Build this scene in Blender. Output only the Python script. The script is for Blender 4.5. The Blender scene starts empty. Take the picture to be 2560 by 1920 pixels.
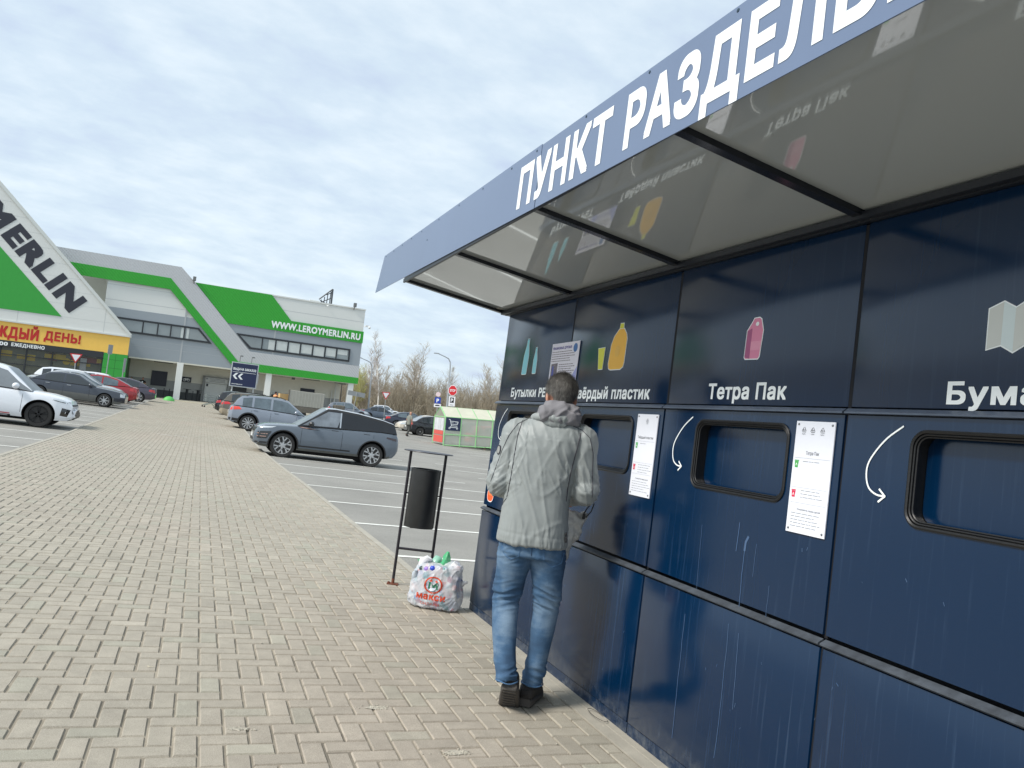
import bpy, bmesh, math, random
import numpy as np
from mathutils import Vector, Matrix, noise
from mathutils.geometry import delaunay_2d_cdt
from mathutils.bvhtree import BVHTree
random.seed(7)
R = math.radians
C = bpy.context.scene.collection
# ------------------------------------------------------------------ camera
cam_d = bpy.data.cameras.new("camera"); cam = bpy.data.objects.new("camera", cam_d); C.objects.link(cam)
cam_d.sensor_width = 36; cam_d.lens = 1923 / 2560 * 36; cam_d.clip_end = 3000; cam_d.clip_start = 0.05
CR = Vector((0.9177953115, -0.3746377563, 0.1315230690))
CU = Vector((-0.1470999507, -0.0131509201, 0.9890342046))
CF = Vector((0.3687999059, 0.9270779928, 0.0671790483))
m = Matrix((CR, CU, -CF)).transposed().to_4x4(); m.translation = (0, 0, 1.41)
cam.matrix_world = m
sc = bpy.context.scene; sc.camera = cam
# ------------------------------------------------------------------ world and sun
SUN_EL, SUN_DX, SUN_DY = 44, -0.95, -0.22
world = bpy.data.worlds.new("World"); sc.world = world; world.use_nodes = True
wn = world.node_tree; wn.nodes.clear()
def N(t, ty, **kw):
    n = t.nodes.new(ty)
    for k, v in kw.items():
        if k.startswith('i_'):
            n.inputs[k[2:].replace('_', ' ')].default_value = v
        else: setattr(n, k, v)
    return n
sky = N(wn, 'ShaderNodeTexSky', sky_type='NISHITA', sun_disc=False)
sky.sun_elevation = R(SUN_EL); sky.sun_rotation = math.atan2(SUN_DX, SUN_DY)
sky.air_density = 1.2; sky.dust_density = 1.5
tc = N(wn, 'ShaderNodeTexCoord'); sep = N(wn, 'ShaderNodeSeparateXYZ')
wn.links.new(tc.outputs['Generated'], sep.inputs[0])
def wmath(op, a, b=None):
    n = N(wn, 'ShaderNodeMath', operation=op)
    for i, v in enumerate((a, b)):
        if v is None: continue
        if isinstance(v, (int, float)): n.inputs[i].default_value = v
        else: wn.links.new(v, n.inputs[i])
    return n.outputs[0]
zz = wmath('ADD', wmath('MAXIMUM', sep.outputs[2], 0.0), 0.22)
px = wmath('DIVIDE', sep.outputs[0], zz); py = wmath('DIVIDE', sep.outputs[1], zz)
cmb = N(wn, 'ShaderNodeCombineXYZ'); wn.links.new(px, cmb.inputs[0]); wn.links.new(py, cmb.inputs[1])
def wnoise(scale, det, rough, sx, sy, rot=0, dist=0.0):
    mp = N(wn, 'ShaderNodeMapping'); mp.inputs['Scale'].default_value = (sx, sy, 1); mp.inputs['Rotation'].default_value = (0, 0, R(rot))
    wn.links.new(cmb.outputs[0], mp.inputs[0])
    n = N(wn, 'ShaderNodeTexNoise'); n.inputs['Scale'].default_value = scale; n.inputs['Detail'].default_value = det
    n.inputs['Roughness'].default_value = rough; n.inputs['Distortion'].default_value = dist
    wn.links.new(mp.outputs[0], n.inputs['Vector']); return n.outputs['Fac']
n1 = wnoise(2.8, 6, 0.52, 1, 1.15, 20, 0.0); n2 = wnoise(6.0, 6, 0.6, 1, 1.4, -18, 0.1); n3 = wnoise(0.6, 2, 0.5, 1, 1)
mixf = wmath('ADD', wmath('ADD', wmath('MULTIPLY', n1, 0.42), wmath('MULTIPLY', n2, 0.33)), wmath('MULTIPLY', n3, 0.25))
rmp = N(wn, 'ShaderNodeValToRGB'); wn.links.new(mixf, rmp.inputs[0])
e = rmp.color_ramp.elements
e[0].position = 0.34; e[0].color = (4.6, 5.4, 6.9, 1)
e[1].position = 0.62; e[1].color = (7.0, 7.8, 8.35, 1)
e2 = e.new(0.48); e2.color = (5.6, 6.6, 7.5, 1)
mx = N(wn, 'ShaderNodeMix', data_type='RGBA'); mx.inputs[0].default_value = 0.86
wn.links.new(sky.outputs[0], mx.inputs[6]); wn.links.new(rmp.outputs[0], mx.inputs[7])
bg = N(wn, 'ShaderNodeBackground'); bg.inputs[1].default_value = 0.1
wn.links.new(mx.outputs[2], bg.inputs[0])
wo = N(wn, 'ShaderNodeOutputWorld'); wn.links.new(bg.outputs[0], wo.inputs[0])
sd = bpy.data.lights.new("sun", 'SUN'); sd.energy = 2.8; sd.angle = R(14); sd.color = (1.0, 0.95, 0.87)
sun = bpy.data.objects.new("sun", sd); C.objects.link(sun)
ce = math.cos(R(SUN_EL)); hv = Vector((SUN_DX, SUN_DY)).normalized()
sun.rotation_euler = Vector((hv.x * ce, hv.y * ce, math.sin(R(SUN_EL)))).to_track_quat('Z', 'Y').to_euler()
vs = sc.view_settings; vs.view_transform = 'Standard'; vs.look = 'None'; vs.gamma = 1; vs.exposure = 0.44; vs.use_curve_mapping = False
# ------------------------------------------------------------------ helpers
def srgb(r, g, b):
    f = lambda c: (c / 255 / 12.92) if c <= 10 else ((c / 255 + 0.055) / 1.055) ** 2.4
    return (f(r), f(g), f(b), 1)
MATS = {}
def mat(name, col=(.5, .5, .5, 1), rough=.6, metal=0, spec=.5, coat=0, var=0, vs_=3.0, bump=0, bs=40.0, alpha=1, trans=0, emit=0, sheen=0, coord='Object', stretch=None):
    if name in MATS: return MATS[name]
    mt = bpy.data.materials.new(name); mt.use_nodes = True; t = mt.node_tree; b = t.nodes['Principled BSDF']
    b.inputs['Base Color'].default_value = col; b.inputs['Roughness'].default_value = rough; b.inputs['Metallic'].default_value = metal
    b.inputs['Specular IOR Level'].default_value = spec; b.inputs['Coat Weight'].default_value = coat; b.inputs['Coat Roughness'].default_value = .05
    b.inputs['Transmission Weight'].default_value = trans; b.inputs['Alpha'].default_value = alpha; b.inputs['Sheen Weight'].default_value = sheen
    if emit: b.inputs['Emission Color'].default_value = col; b.inputs['Emission Strength'].default_value = emit
    if var or bump:
        co = N(t, 'ShaderNodeTexCoord'); src = co.outputs[coord]
        if stretch:
            mp = N(t, 'ShaderNodeMapping'); mp.inputs['Scale'].default_value = stretch; t.links.new(src, mp.inputs[0]); src = mp.outputs[0]
    if var:
        n = N(t, 'ShaderNodeTexNoise'); n.inputs['Scale'].default_value = vs_; n.inputs['Detail'].default_value = 6; n.inputs['Roughness'].default_value = .62
        t.links.new(src, n.inputs['Vector'])
        mr = N(t, 'ShaderNodeMapRange'); mr.inputs[1].default_value = .3; mr.inputs[2].default_value = .7; mr.inputs[3].default_value = 1 - var; mr.inputs[4].default_value = 1 + var
        t.links.new(n.outputs['Fac'], mr.inputs[0])
        vm = N(t, 'ShaderNodeVectorMath', operation='SCALE'); vm.inputs[0].default_value = col[:3]; t.links.new(mr.outputs[0], vm.inputs['Scale'])
        t.links.new(vm.outputs[0], b.inputs['Base Color'])
    if bump:
        n = N(t, 'ShaderNodeTexNoise'); n.inputs['Scale'].default_value = bs; n.inputs['Detail'].default_value = 4
        t.links.new(src, n.inputs['Vector'])
        bp = N(t, 'ShaderNodeBump'); bp.inputs['Strength'].default_value = bump; bp.inputs['Distance'].default_value = .01
        t.links.new(n.outputs['Fac'], bp.inputs['Height']); t.links.new(bp.outputs[0], b.inputs['Normal'])
    MATS[name] = mt; return mt
class MB:
    def __init__(s): s.v = []; s.f = []; s.m = []; s.T = None
    def add(s, vs, fs, mi=0):
        o = len(s.v)
        if s.T is not None: vs = [tuple(s.T @ Vector(p)) for p in vs]
        s.v.extend(tuple(p) for p in vs); s.f.extend(tuple(i + o for i in f) for f in fs); s.m.extend([mi] * len(fs)); return s
    def box(s, x0, x1, y0, y1, z0, z1, mi=0, b=0):
        if b <= 0:
            vs = [(x, y, z) for x in (x0, x1) for y in (y0, y1) for z in (z0, z1)]
            return s.add(vs, [(0, 1, 3, 2), (4, 6, 7, 5), (0, 4, 5, 1), (2, 3, 7, 6), (0, 2, 6, 4), (1, 5, 7, 3)], mi)
        bm = bmesh.new(); bmesh.ops.create_cube(bm, size=1)
        for v in bm.verts: v.co = ((x0 + x1) / 2 + v.co.x * (x1 - x0), (y0 + y1) / 2 + v.co.y * (y1 - y0), (z0 + z1) / 2 + v.co.z * (z1 - z0))
        bmesh.ops.bevel(bm, geom=bm.edges[:], offset=b, segments=2, profile=.5, affect='EDGES')
        bm.verts.index_update(); s.add([v.co[:] for v in bm.verts], [[v.index for v in f.verts] for f in bm.faces], mi); bm.free(); return s
    def prism(s, poly, y0, y1, mp=None, mi=0):       # poly in (a,b); mp maps (a,b,y)->xyz
        mp = mp or (lambda a, b, y: (a, y, b)); n = len(poly)
        vs = [mp(a, b, y0) for a, b in poly] + [mp(a, b, y1) for a, b in poly]
        fs = [tuple(range(n)), tuple(range(2 * n - 1, n - 1, -1))] + [(i, i + n, (i + 1) % n + n, (i + 1) % n) for i in range(n)]
        return s.add(vs, fs, mi)
    def tube(s, path, r, n=8, mi=0, cap=True, flat=1.0):
        P = [Vector(p) for p in path]; k = len(P); rs = r if isinstance(r, (list, tuple)) else [r] * k; vs = []; up = None
        for i in range(k):
            t = ((P[min(i + 1, k - 1)] - P[max(i - 1, 0)])).normalized()
            if up is None: up = Vector((0, 0, 1)) if abs(t.z) < .9 else Vector((0, 1, 0))
            a = t.cross(up).normalized(); bb = a.cross(t).normalized(); up = bb
            for j in range(n):
                q = 2 * math.pi * j / n; vs.append(P[i] + (a * math.cos(q) + bb * math.sin(q) * flat) * rs[i])
        fs = [(i * n + j, i * n + (j + 1) % n, (i + 1) * n + (j + 1) % n, (i + 1) * n + j) for i in range(k - 1) for j in range(n)]
        if cap: fs += [tuple(range(n - 1, -1, -1)), tuple((k - 1) * n + j for j in range(n))]
        return s.add([v[:] for v in vs], fs, mi)
    def lathe(s, prof, n=24, T=None, mi=0):       # prof (r,z) around local z
        vs = [(r * math.cos(2 * math.pi * j / n), r * math.sin(2 * math.pi * j / n), z) for r, z in prof for j in range(n)]
        if T is not None: vs = [tuple(T @ Vector(p)) for p in vs]
        fs = [(i * n + j, i * n + (j + 1) % n, (i + 1) * n + (j + 1) % n, (i + 1) * n + j) for i in range(len(prof) - 1) for j in range(n)]
        if prof[0][0] > 1e-6: fs.append(tuple(range(n - 1, -1, -1)))
        if prof[-1][0] > 1e-6: fs.append(tuple((len(prof) - 1) * n + j for j in range(n)))
        return s.add(vs, fs, mi)
    def rings(s, rings, mi=0, cap=True):          # list of equal-length closed rings
        n = len(rings[0]); vs = [p for r in rings for p in r]
        fs = [(i * n + j, i * n + (j + 1) % n, (i + 1) * n + (j + 1) % n, (i + 1) * n + j) for i in range(len(rings) - 1) for j in range(n)]
        if cap: fs += [tuple(range(n - 1, -1, -1)), tuple((len(rings) - 1) * n + j for j in range(n))]
        return s.add(vs, fs, mi)
    def ell(s, c, r, n=16, mi=0, T=None):
        k = n // 2; prof = [(math.sin(math.pi * i / k), -math.cos(math.pi * i / k)) for i in range(k + 1)]
        vs = []; 
        for a, z in prof:
            for j in range(n):
                q = 2 * math.pi * j / n; p = Vector((a * math.cos(q) * r[0], a * math.sin(q) * r[1], z * r[2]))
                if T is not None: p = T @ p
                vs.append(tuple(p + Vector(c)))
        fs = [(i * n + j, i * n + (j + 1) % n, (i + 1) * n + (j + 1) % n, (i + 1) * n + j) for i in range(k) for j in range(n)]
        return s.add(vs, fs, mi)
    def mesh(s, name):
        me = bpy.data.meshes.new(name); me.from_pydata(s.v, [], s.f); me.update(); 
        if any(s.m): me.polygons.foreach_set('material_index', s.m)
        bm = bmesh.new(); bm.from_mesh(me); bmesh.ops.remove_doubles(bm, verts=bm.verts[:], dist=1e-5); bmesh.ops.recalc_face_normals(bm, faces=bm.faces[:]); bm.to_mesh(me); bm.free()
        return me
def smooth(me, ang=35):
    bm = bmesh.new(); bm.from_mesh(me); a = math.radians(ang)
    for f in bm.faces: f.smooth = True
    for e_ in bm.edges:
        if len(e_.link_faces) == 2: e_.smooth = e_.calc_face_angle(0) < a
        else: e_.smooth = False
    bm.to_mesh(me); bm.free()
def O(name, mb, mats, parent=None, loc=None, rot=None, sm=None, label=None, cat=None, group=None, kind=None):
    me = mb.mesh(name) if isinstance(mb, MB) else mb
    for q in (mats if isinstance(mats, (list, tuple)) else [mats]): me.materials.append(q)
    if sm: smooth(me, sm)
    o = bpy.data.objects.new(name, me); C.objects.link(o)
    if parent: o.parent = parent
    if loc is not None: o.location = loc
    if rot is not None: o.rotation_euler = rot
    return tag(o, label, cat, group, kind)
def tag(o, label=None, cat=None, group=None, kind=None):
    for k, v in (('label', label), ('category', cat), ('group', group), ('kind', kind)):
        if v: o[k] = v
    return o
def E(name, loc, rot=(0, 0, 0), label=None, cat=None, group=None):
    o = bpy.data.objects.new(name, None); C.objects.link(o); o.location = loc; o.rotation_euler = rot; o.empty_display_size = .1
    return tag(o, label, cat, group)
def copy_tree(o, parent=None):
    c = o.copy(); C.objects.link(c); c.parent = parent
    for ch in [q for q in bpy.data.objects if q.parent == o]: copy_tree(ch, c)
    return c
def G(x, y):                                       # height of the asphalt
    g = float(np.interp(y, [-50, 24, 30, 43, 60, 80, 120, 200, 400], [-.08, -.08, 0, .2, .46, .66, 1.15, 2.0, 3.5]))
    return g + .03 * min(max((y - 45) / 35, 0), 1) * x
_tc = {}
def glyph(ch, k, fres):
    """flat outline of one glyph, thickened by k: (verts, tris, advance)"""
    key = (ch, k, fres)
    if key in _tc: return _tc[key]
    cu = bpy.data.curves.new('t', 'FONT'); cu.body = ch; cu.resolution_u = fres; cu.fill_mode = 'NONE'
    ob = bpy.data.objects.new('t', cu); me = ob.to_mesh()
    vs = np.array([(v.co.x, v.co.y) for v in me.vertices]).reshape(-1, 2); es = np.array([tuple(e_.vertices) for e_ in me.edges]).reshape(-1, 2)
    ob.to_mesh_clear(); bpy.data.objects.remove(ob); bpy.data.curves.remove(cu)
    if not len(vs): _tc[key] = ([], []); return _tc[key]
    sh = [(0, 0)] if k <= 0 else [(k * i, k * j) for i in (-1, 0, 1) for j in (-1, 0, 1)]
    V, Ed = [], []
    for dx, dy in sh: Ed += [(int(a) + len(V), int(b_) + len(V)) for a, b_ in es]; V += [Vector((x + dx, y + dy)) for x, y in vs]
    r_ = delaunay_2d_cdt(V, Ed, [], 0, 1e-5); ov = [(v.x, v.y) for v in r_[0]]; tris = []
    A, B = vs[es[:, 0]], vs[es[:, 1]]
    def inside(px_, py_):
        c = (A[:, 1] > py_) != (B[:, 1] > py_); 
        with np.errstate(divide='ignore', invalid='ignore'): xi = (B[:, 0] - A[:, 0]) * (py_ - A[:, 1]) / (B[:, 1] - A[:, 1]) + A[:, 0]
        return int(np.sum(c & (px_ < xi))) % 2 == 1
    for f_ in r_[2]:
        cx = sum(ov[i][0] for i in f_) / 3; cy = sum(ov[i][1] for i in f_) / 3
        if any(inside(cx - dx, cy - dy) for dx, dy in sh): tris.append(tuple(f_))
    _tc[key] = (ov, tris); return _tc[key]
def text2d(s, k=0, fres=3):
    V, F = [], []
    cu = bpy.data.curves.new('t', 'FONT'); ob = bpy.data.objects.new('t', cu); cu.fill_mode = 'NONE'
    def width(st):
        cu.body = st; me = ob.to_mesh(); xs = [v.co.x for v in me.vertices]; ob.to_mesh_clear(); return (min(xs), max(xs)) if xs else (0, 0)
    for i, ch in enumerate(s):
        if ch == ' ': continue
        ov, tr_ = glyph(ch, k, fres)
        shift = width(s[:i + 1])[1] - width(ch)[1] + i * k * 1.2
        if i and s[i - 1] != ' ' and False: pass
        F += [tuple(j + len(V) for j in t_) for t_ in tr_]; V += [(x + shift, y) for x, y in ov]
    bpy.data.objects.remove(ob); bpy.data.curves.remove(cu); return V, F
def text(mb, s, a0, a1, b0, b1, mp, bold=.02, d=.002, mi=0, fres=3, step=0):
    """fit s into the box a0..a1 (left..right) with baseline b0 and capital top b1; mp(a,b,depth)->xyz"""
    k = bold if bold > .012 else 0; vs, fs = text2d(s, k, fres)
    xs = [vs[i][0] for f_ in fs for i in f_]; x0, x1 = min(xs), max(xs)
    hv_, hf = glyph('Н', k, 3); cv = [hv_[i][1] for f_ in hf for i in f_]; y0, y1 = min(cv), max(cv)
    if a1 is None: a1 = a0 + (x1 - x0) * (b1 - b0) / (y1 - y0)
    fa = lambda x: a0 + (x - x0) / (x1 - x0) * (a1 - a0)
    fb = lambda y: b0 + (y - y0) / (y1 - y0) * (b1 - b0)
    used = sorted(set(i for f_ in fs for i in f_)); re_ = {i: j for j, i in enumerate(used)}
    mb.add([mp(fa(vs[i][0]), fb(vs[i][1]), d) for i in used], [tuple(re_[i] for i in f_) for f_ in fs], mi)
def lines(mb, rows, a0, a1, b, step, mp, d, h=.004, mi=0, seed=1):   # rows of tiny print
    rr = random.Random(seed)
    for i in range(rows):
        a = a0; y = b - i * step; end = a0 + (a1 - a0) * rr.uniform(.72, 1)
        while abs(a - a0) < abs(end - a0):
            w = rr.uniform(.008, .03) * (1 if a1 > a0 else -1)
            mb.add([mp(a, y, d), mp(a + w, y, d), mp(a + w, y + h, d), mp(a, y + h, d)], [(0, 1, 2, 3)], mi); a += w + .004 * (1 if a1 > a0 else -1)
def remesh(mb, voxel, it=4, fac=.5):
    me = mb.mesh('t'); ob = bpy.data.objects.new('t', me); C.objects.link(ob)
    md = ob.modifiers.new('r', 'REMESH'); md.mode = 'VOXEL'; md.voxel_size = voxel
    if it: s_ = ob.modifiers.new('s', 'SMOOTH'); s_.iterations = it; s_.factor = fac
    dg = bpy.context.evaluated_depsgraph_get(); out = bpy.data.meshes.new_from_object(ob.evaluated_get(dg))
    bpy.data.objects.remove(ob); bpy.data.meshes.remove(me); return out
def displace(me, fn):
    me.update(); nv = [(v.co.copy(), v.normal.copy()) for v in me.vertices]
    for v, (c, n) in zip(me.vertices, nv): v.co = c + n * fn(c)
    me.update()
def bvh_of(me):
    return BVHTree.FromPolygons([v.co[:] for v in me.vertices], [p.vertices[:] for p in me.polygons])
# ------------------------------------------------------------------ ground
asph = mat('asphalt', srgb(140, 138, 132), .9, var=.15, vs_=.5, bump=.25, bs=220)
def ground_sheet():
    mb = MB(); ys = list(range(-40, 24, 8)) + [24, 27, 30, 34, 38, 43, 48, 54, 60, 66, 73, 80, 90, 100, 110, 120, 140, 170, 200, 300, 400, 900]
    xs = [-900, -200, -80, -40, -20, -10, -5, 0, 5, 10, 20, 30, 45, 60, 90, 140, 250, 900]
    vs = [(x, y, G(max(-200, min(x, 250)), y)) for y in ys for x in xs]; n = len(xs)
    mb.add(vs, [(j * n + i, j * n + i + 1, (j + 1) * n + i + 1, (j + 1) * n + i) for j in range(len(ys) - 1) for i in range(n - 1)])
    return mb
O('asphalt_ground', ground_sheet(), asph, sm=30, kind='structure')
# asphalt speckle + patches
t = asph.node_tree; b = t.nodes['Principled BSDF']
vo = N(t, 'ShaderNodeTexNoise'); vo.inputs['Scale'].default_value = 90; vo.inputs['Detail'].default_value = 3
co = N(t, 'ShaderNodeTexCoord'); t.links.new(co.outputs['Object'], vo.inputs['Vector'])
src = b.inputs['Base Color'].links[0].from_socket
mr = N(t, 'ShaderNodeMapRange'); mr.inputs[1].default_value = .3; mr.inputs[2].default_value = .7; mr.inputs[3].default_value = .72; mr.inputs[4].default_value = 1.28
t.links.new(vo.outputs['Fac'], mr.inputs[0]); vm = N(t, 'ShaderNodeVectorMath', operation='SCALE')
t.links.new(src, vm.inputs[0]); t.links.new(mr.outputs[0], vm.inputs['Scale']); t.links.new(vm.outputs[0], b.inputs['Base Color'])
# walkway of herringbone pavers --------------------------------------
def xr(y): return float(np.interp(y, [-5, 8, 10, 12.5, 15, 17, 19.5, 26, 60, 76], [2.2, 2.17, 2.14, 2.13, 2.1, 2.05, 2.0, 1.95, 2.1, 3.0]))
def xl(y): return float(np.interp(y, [-5, 15, 21, 26, 40, 62], [-2.94, -2.94, -3.02, -3.15, -3.2, -3.3]))
def W(y): return G(0, y) + .08 if y < 60 else G(0, y) + .08 - .03 * min((y - 60) / 10, 1)
YW0, YW1 = -2.0, 74.0
base = MB(); ys = list(np.arange(-2, 74.1, 2.0)); vs = []
for y in ys:
    z = W(y) - .007
    vs += [(xl(y) + .09, y, z), (xr(y) - .09, y, z)]
base.add(vs, [(2 * i, 2 * i + 1, 2 * i + 3, 2 * i + 2) for i in range(len(ys) - 1)])
walk = O('paved_walkway', base, mat('joint_sand', srgb(142, 134, 120), .95, var=.5, vs_=2.2, bump=.3, bs=200), kind='structure')
def pavers():
    S = .1; V = []; F = []; Cc = []
    rr = random.Random(3); j0, j1 = int(YW0 / S), int(YW1 / S); i0, i1 = -35, 32
    prof = [0]
    for j in range(j0, j1):
        y = j * S; L_, R_ = xl(y) + .095, xr(y) - .095
        for i in range(i0, i1):
            c = (i + j) % 4
            if c == 0: x0, x1, y0, y1 = i * S, (i + 2) * S, j * S, (j + 1) * S
            elif c == 2: x0, x1, y0, y1 = i * S, (i + 1) * S, j * S, (j + 2) * S
            else: continue
            x0 = max(x0, L_); x1 = min(x1, R_)
            if x1 - x0 < .02: continue
            g = .0026 + rr.random() * .0016; ch = .006
            far = y > 26
            z = W(y + .05) + rr.uniform(-.0012, .0012); tx = rr.uniform(-.006, .006); ty = rr.uniform(-.006, .006)
            if rr.random() < .035 and y < 14: z -= rr.uniform(.002, .005)
            cx, cy = (x0 + x1) / 2, (y0 + y1) / 2
            n = len(V); k = g + ch
            def zz(x, y): return z + tx * (x - cx) + ty * (y - cy)
            V += [(x, y, zz(x, y) - .0095) for x, y in ((x0 + g, y0 + g), (x1 - g, y0 + g), (x1 - g, y1 - g), (x0 + g, y1 - g))]
            V += [(x, y, zz(x, y)) for x, y in ((x0 + k, y0 + k), (x1 - k, y0 + k), (x1 - k, y1 - k), (x0 + k, y1 - k))]
            F += [(n + 4, n + 5, n + 6, n + 7), (n, n + 1, n + 5, n + 4), (n + 1, n + 2, n + 6, n + 5), (n + 2, n + 3, n + 7, n + 6), (n + 3, n, n + 4, n + 7)]
            q = rr.gauss(1, .04); w = noise.noise(Vector((cx * .45, cy * .35, 3))) * .05; pinkish = max(0, noise.noise(Vector((cx * .5 + 9, cy * .3, 7)))) * .035
            green = max(0, noise.noise(Vector((cx * .6 - 9, cy * .35, 17)))) * .04 + (.05 if rr.random() < .12 else 0)
            if rr.random() < .04: q *= rr.choice((.86, .9, 1.12))
            q += w
            Cc += [(q * (1 + pinkish - green * .6), q * (1 - pinkish * .3 + green * .2), q * (1 - pinkish * .2 - .02), 1)] * 20
    me = bpy.data.meshes.new('pavers'); me.from_pydata(V, [], F)
    at = me.color_attributes.new('tone', 'FLOAT_COLOR', 'CORNER'); at.data.foreach_set('color', np.array(Cc, dtype=np.float32).ravel())
    return me
pm = mat('paver_concrete', srgb(170, 162, 146), .92)
t = pm.node_tree; b = t.nodes['Principled BSDF']; co = N(t, 'ShaderNodeTexCoord')
at = N(t, 'ShaderNodeAttribute', attribute_name='tone')
na = N(t, 'ShaderNodeTexNoise'); na.inputs['Scale'].default_value = 260; na.inputs['Detail'].default_value = 3; t.links.new(co.outputs['Object'], na.inputs['Vector'])
nb = N(t, 'ShaderNodeTexNoise'); nb.inputs['Scale'].default_value = 9; nb.inputs['Detail'].default_value = 6; nb.inputs['Roughness'].default_value = .7; t.links.new(co.outputs['Object'], nb.inputs['Vector'])
ra = N(t, 'ShaderNodeMapRange'); ra.inputs[1].default_value = .35; ra.inputs[2].default_value = .7; ra.inputs[3].default_value = .8; ra.inputs[4].default_value = 1.22; t.links.new(na.outputs['Fac'], ra.inputs[0])
rb = N(t, 'ShaderNodeMapRange'); rb.inputs[1].default_value = .3; rb.inputs[2].default_value = .7; rb.inputs[3].default_value = .88; rb.inputs[4].default_value = 1.12; t.links.new(nb.outputs['Fac'], rb.inputs[0])
mu = N(t, 'ShaderNodeMath', operation='MULTIPLY'); t.links.new(ra.outputs[0], mu.inputs[0]); t.links.new(rb.outputs[0], mu.inputs[1])
v1 = N(t, 'ShaderNodeVectorMath', operation='MULTIPLY'); t.links.new(at.outputs['Color'], v1.inputs[0]); v1.inputs[1].default_value = srgb(162, 155, 143)[:3]
v2 = N(t, 'ShaderNodeVectorMath', operation='SCALE'); t.links.new(v1.outputs[0], v2.inputs[0]); t.links.new(mu.outputs[0], v2.inputs['Scale']); t.links.new(v2.outputs[0], b.inputs['Base Color'])
bp = N(t, 'ShaderNodeBump'); bp.inputs['Strength'].default_value = .35; bp.inputs['Distance'].default_value = .004; t.links.new(na.outputs['Fac'], bp.inputs['Height']); t.links.new(bp.outputs[0], b.inputs['Normal'])
O('paving_stones', pavers(), pm, kind='structure')
# kerbs
kerbm = mat('kerb_concrete', srgb(165, 160, 148), .9, var=.14, vs_=6, bump=.3, bs=120)
for nm, fx, sg in (('kerb', xr, 1), ('kerb', xl, -1)):
    kb = MB(); y = -2.0
    while y < 73:
        y2 = y + 1.0; a0, a1 = fx(y), fx(y2); w = .088
        z0, z1 = W(y), W(y2)
        pts = []
        for (yy, a, z) in ((y + .004, a0, z0), (y2 - .004, a1, z1)):
            xin, xo = a - sg * w, a
            pts.append([(xin, yy, z - .2), (xin, yy, z + .001), (xo - sg * .012, yy, z + .001), (xo, yy, z - .012), (xo, yy, z - .25)])
        kb.rings(pts); y = y2
    O(nm, kb, kerbm, sm=30, kind='structure')
# forecourt in front of the shop
fc = MB(); 
pts = [(-40, 73.5), (45, 73.5)]
vs = []
xs = np.linspace(-40, 60, 12)
for yy in (73.9, 88):
    for x in xs: vs.append((x, yy, G(x, yy) + .05))
fc.add(vs, [(i, i + 1, 12 + i + 1, 12 + i) for i in range(11)])
for i in range(11):
    fc.add([(xs[i], 73.9, G(xs[i], 73.9) - .1), (xs[i + 1], 73.9, G(xs[i + 1], 73.9) - .1), (xs[i + 1], 73.9, G(xs[i + 1], 73.9) + .05), (xs[i], 73.9, G(xs[i], 73.9) + .05)], [(0, 1, 2, 3)])
O('forecourt_pavement', fc, mat('forecourt', srgb(160, 154, 140), .9, var=.1, vs_=1.2), kind='structure')
# pale band across the end of the walkway
bd = MB(); bd.add([(x, y, W(y) + .006) for x, y in ((-3.0, 72.6), (2.7, 72.6), (2.7, 73.5), (-3.0, 73.5))], [(0, 1, 2, 3)])
O('pale_paving_band', bd, mat('pale_band', srgb(196, 186, 150), .9, var=.1), kind='structure')
# parking lines
lm = mat('line_paint', srgb(225, 225, 218), .8, var=.12, vs_=14)
def pline(mb, x0, x1, y, w=.1, n=6):
    for i in range(n):
        a, b_ = x0 + (x1 - x0) * i / n, x0 + (x1 - x0) * (i + 1) / n
        q = [(a, y - w / 2), (b_, y - w / 2), (b_, y + w / 2), (a, y + w / 2)]
        mb.add([(u, v, G(u, v) + .005 + max(0, (v - 24)) * .0006) for u, v in q], [(0, 1, 2, 3)])
lb = MB()
for y in [3.5, 6.0, 8.45, 10.82, 13.17, 15.7, 18.2, 20.64] + [23.1 + 2.48 * k for k in range(16)]: pline(lb, xr(y) + .08, 7.2, y)
for k in range(-2, 17): pline(lb, -8.3, xl(20) - .12, 17.66 + 2.47 * k)
for k in range(10): pline(lb, 13.5, 18.6, 26 + 2.5 * k)
for k in range(14): pline(lb, 8.6, 13, 16 + 2.48 * k, n=3) if k in (3, 4, 5) else None
O('parking_lines', lb, lm, kind='structure')
# old paint dashes and cement patches on the walkway
dp = MB()
for x, y, w, h in ((-1.08, 26.3, .42, .06), (-.6, 26.35, .4, .06)):
    dp.add([(x, y, W(y) + .004), (x + w, y - .03, W(y) + .004), (x + w, y + h, W(y) + .004), (x, y + h, W(y) + .004)], [(0, 1, 2, 3)])
O('paint_marks', dp, lm, kind='structure')
def crumb_patch(name, x, y, w, h, seed):
    mb = MB(); rr = random.Random(seed)
    for i in range(70):
        a = rr.gauss(0, .3) * w; c = rr.gauss(0, .3) * h; r = rr.uniform(.002, .006)
        mb.ell((x + a, y + c, W(y) + r * .3), (r, r * rr.uniform(.7, 1.2), r * .6), 6)
    n = 14; ring = [(x + math.cos(2 * math.pi * i / n) * w * .5 * rr.uniform(.65, 1.1), y + math.sin(2 * math.pi * i / n) * h * .5 * rr.uniform(.65, 1.1), W(y) + .0022) for i in range(n)]
    mb.add(ring, [tuple(range(n))])
    return O(name, mb, mat('crumbled_mortar', srgb(178, 172, 158), .95, var=.35, vs_=60, bump=.6, bs=150), kind='structure')
for k, (x, y, w, h) in enumerate(((.36, 3.55, .10, .03), (1.02, 3.78, .12, .05), (1.26, 3.25, .14, .05), (-1.25, 5.4, .16, .1))): crumb_patch('mortar_patch', x, y, w, h, k)
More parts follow.
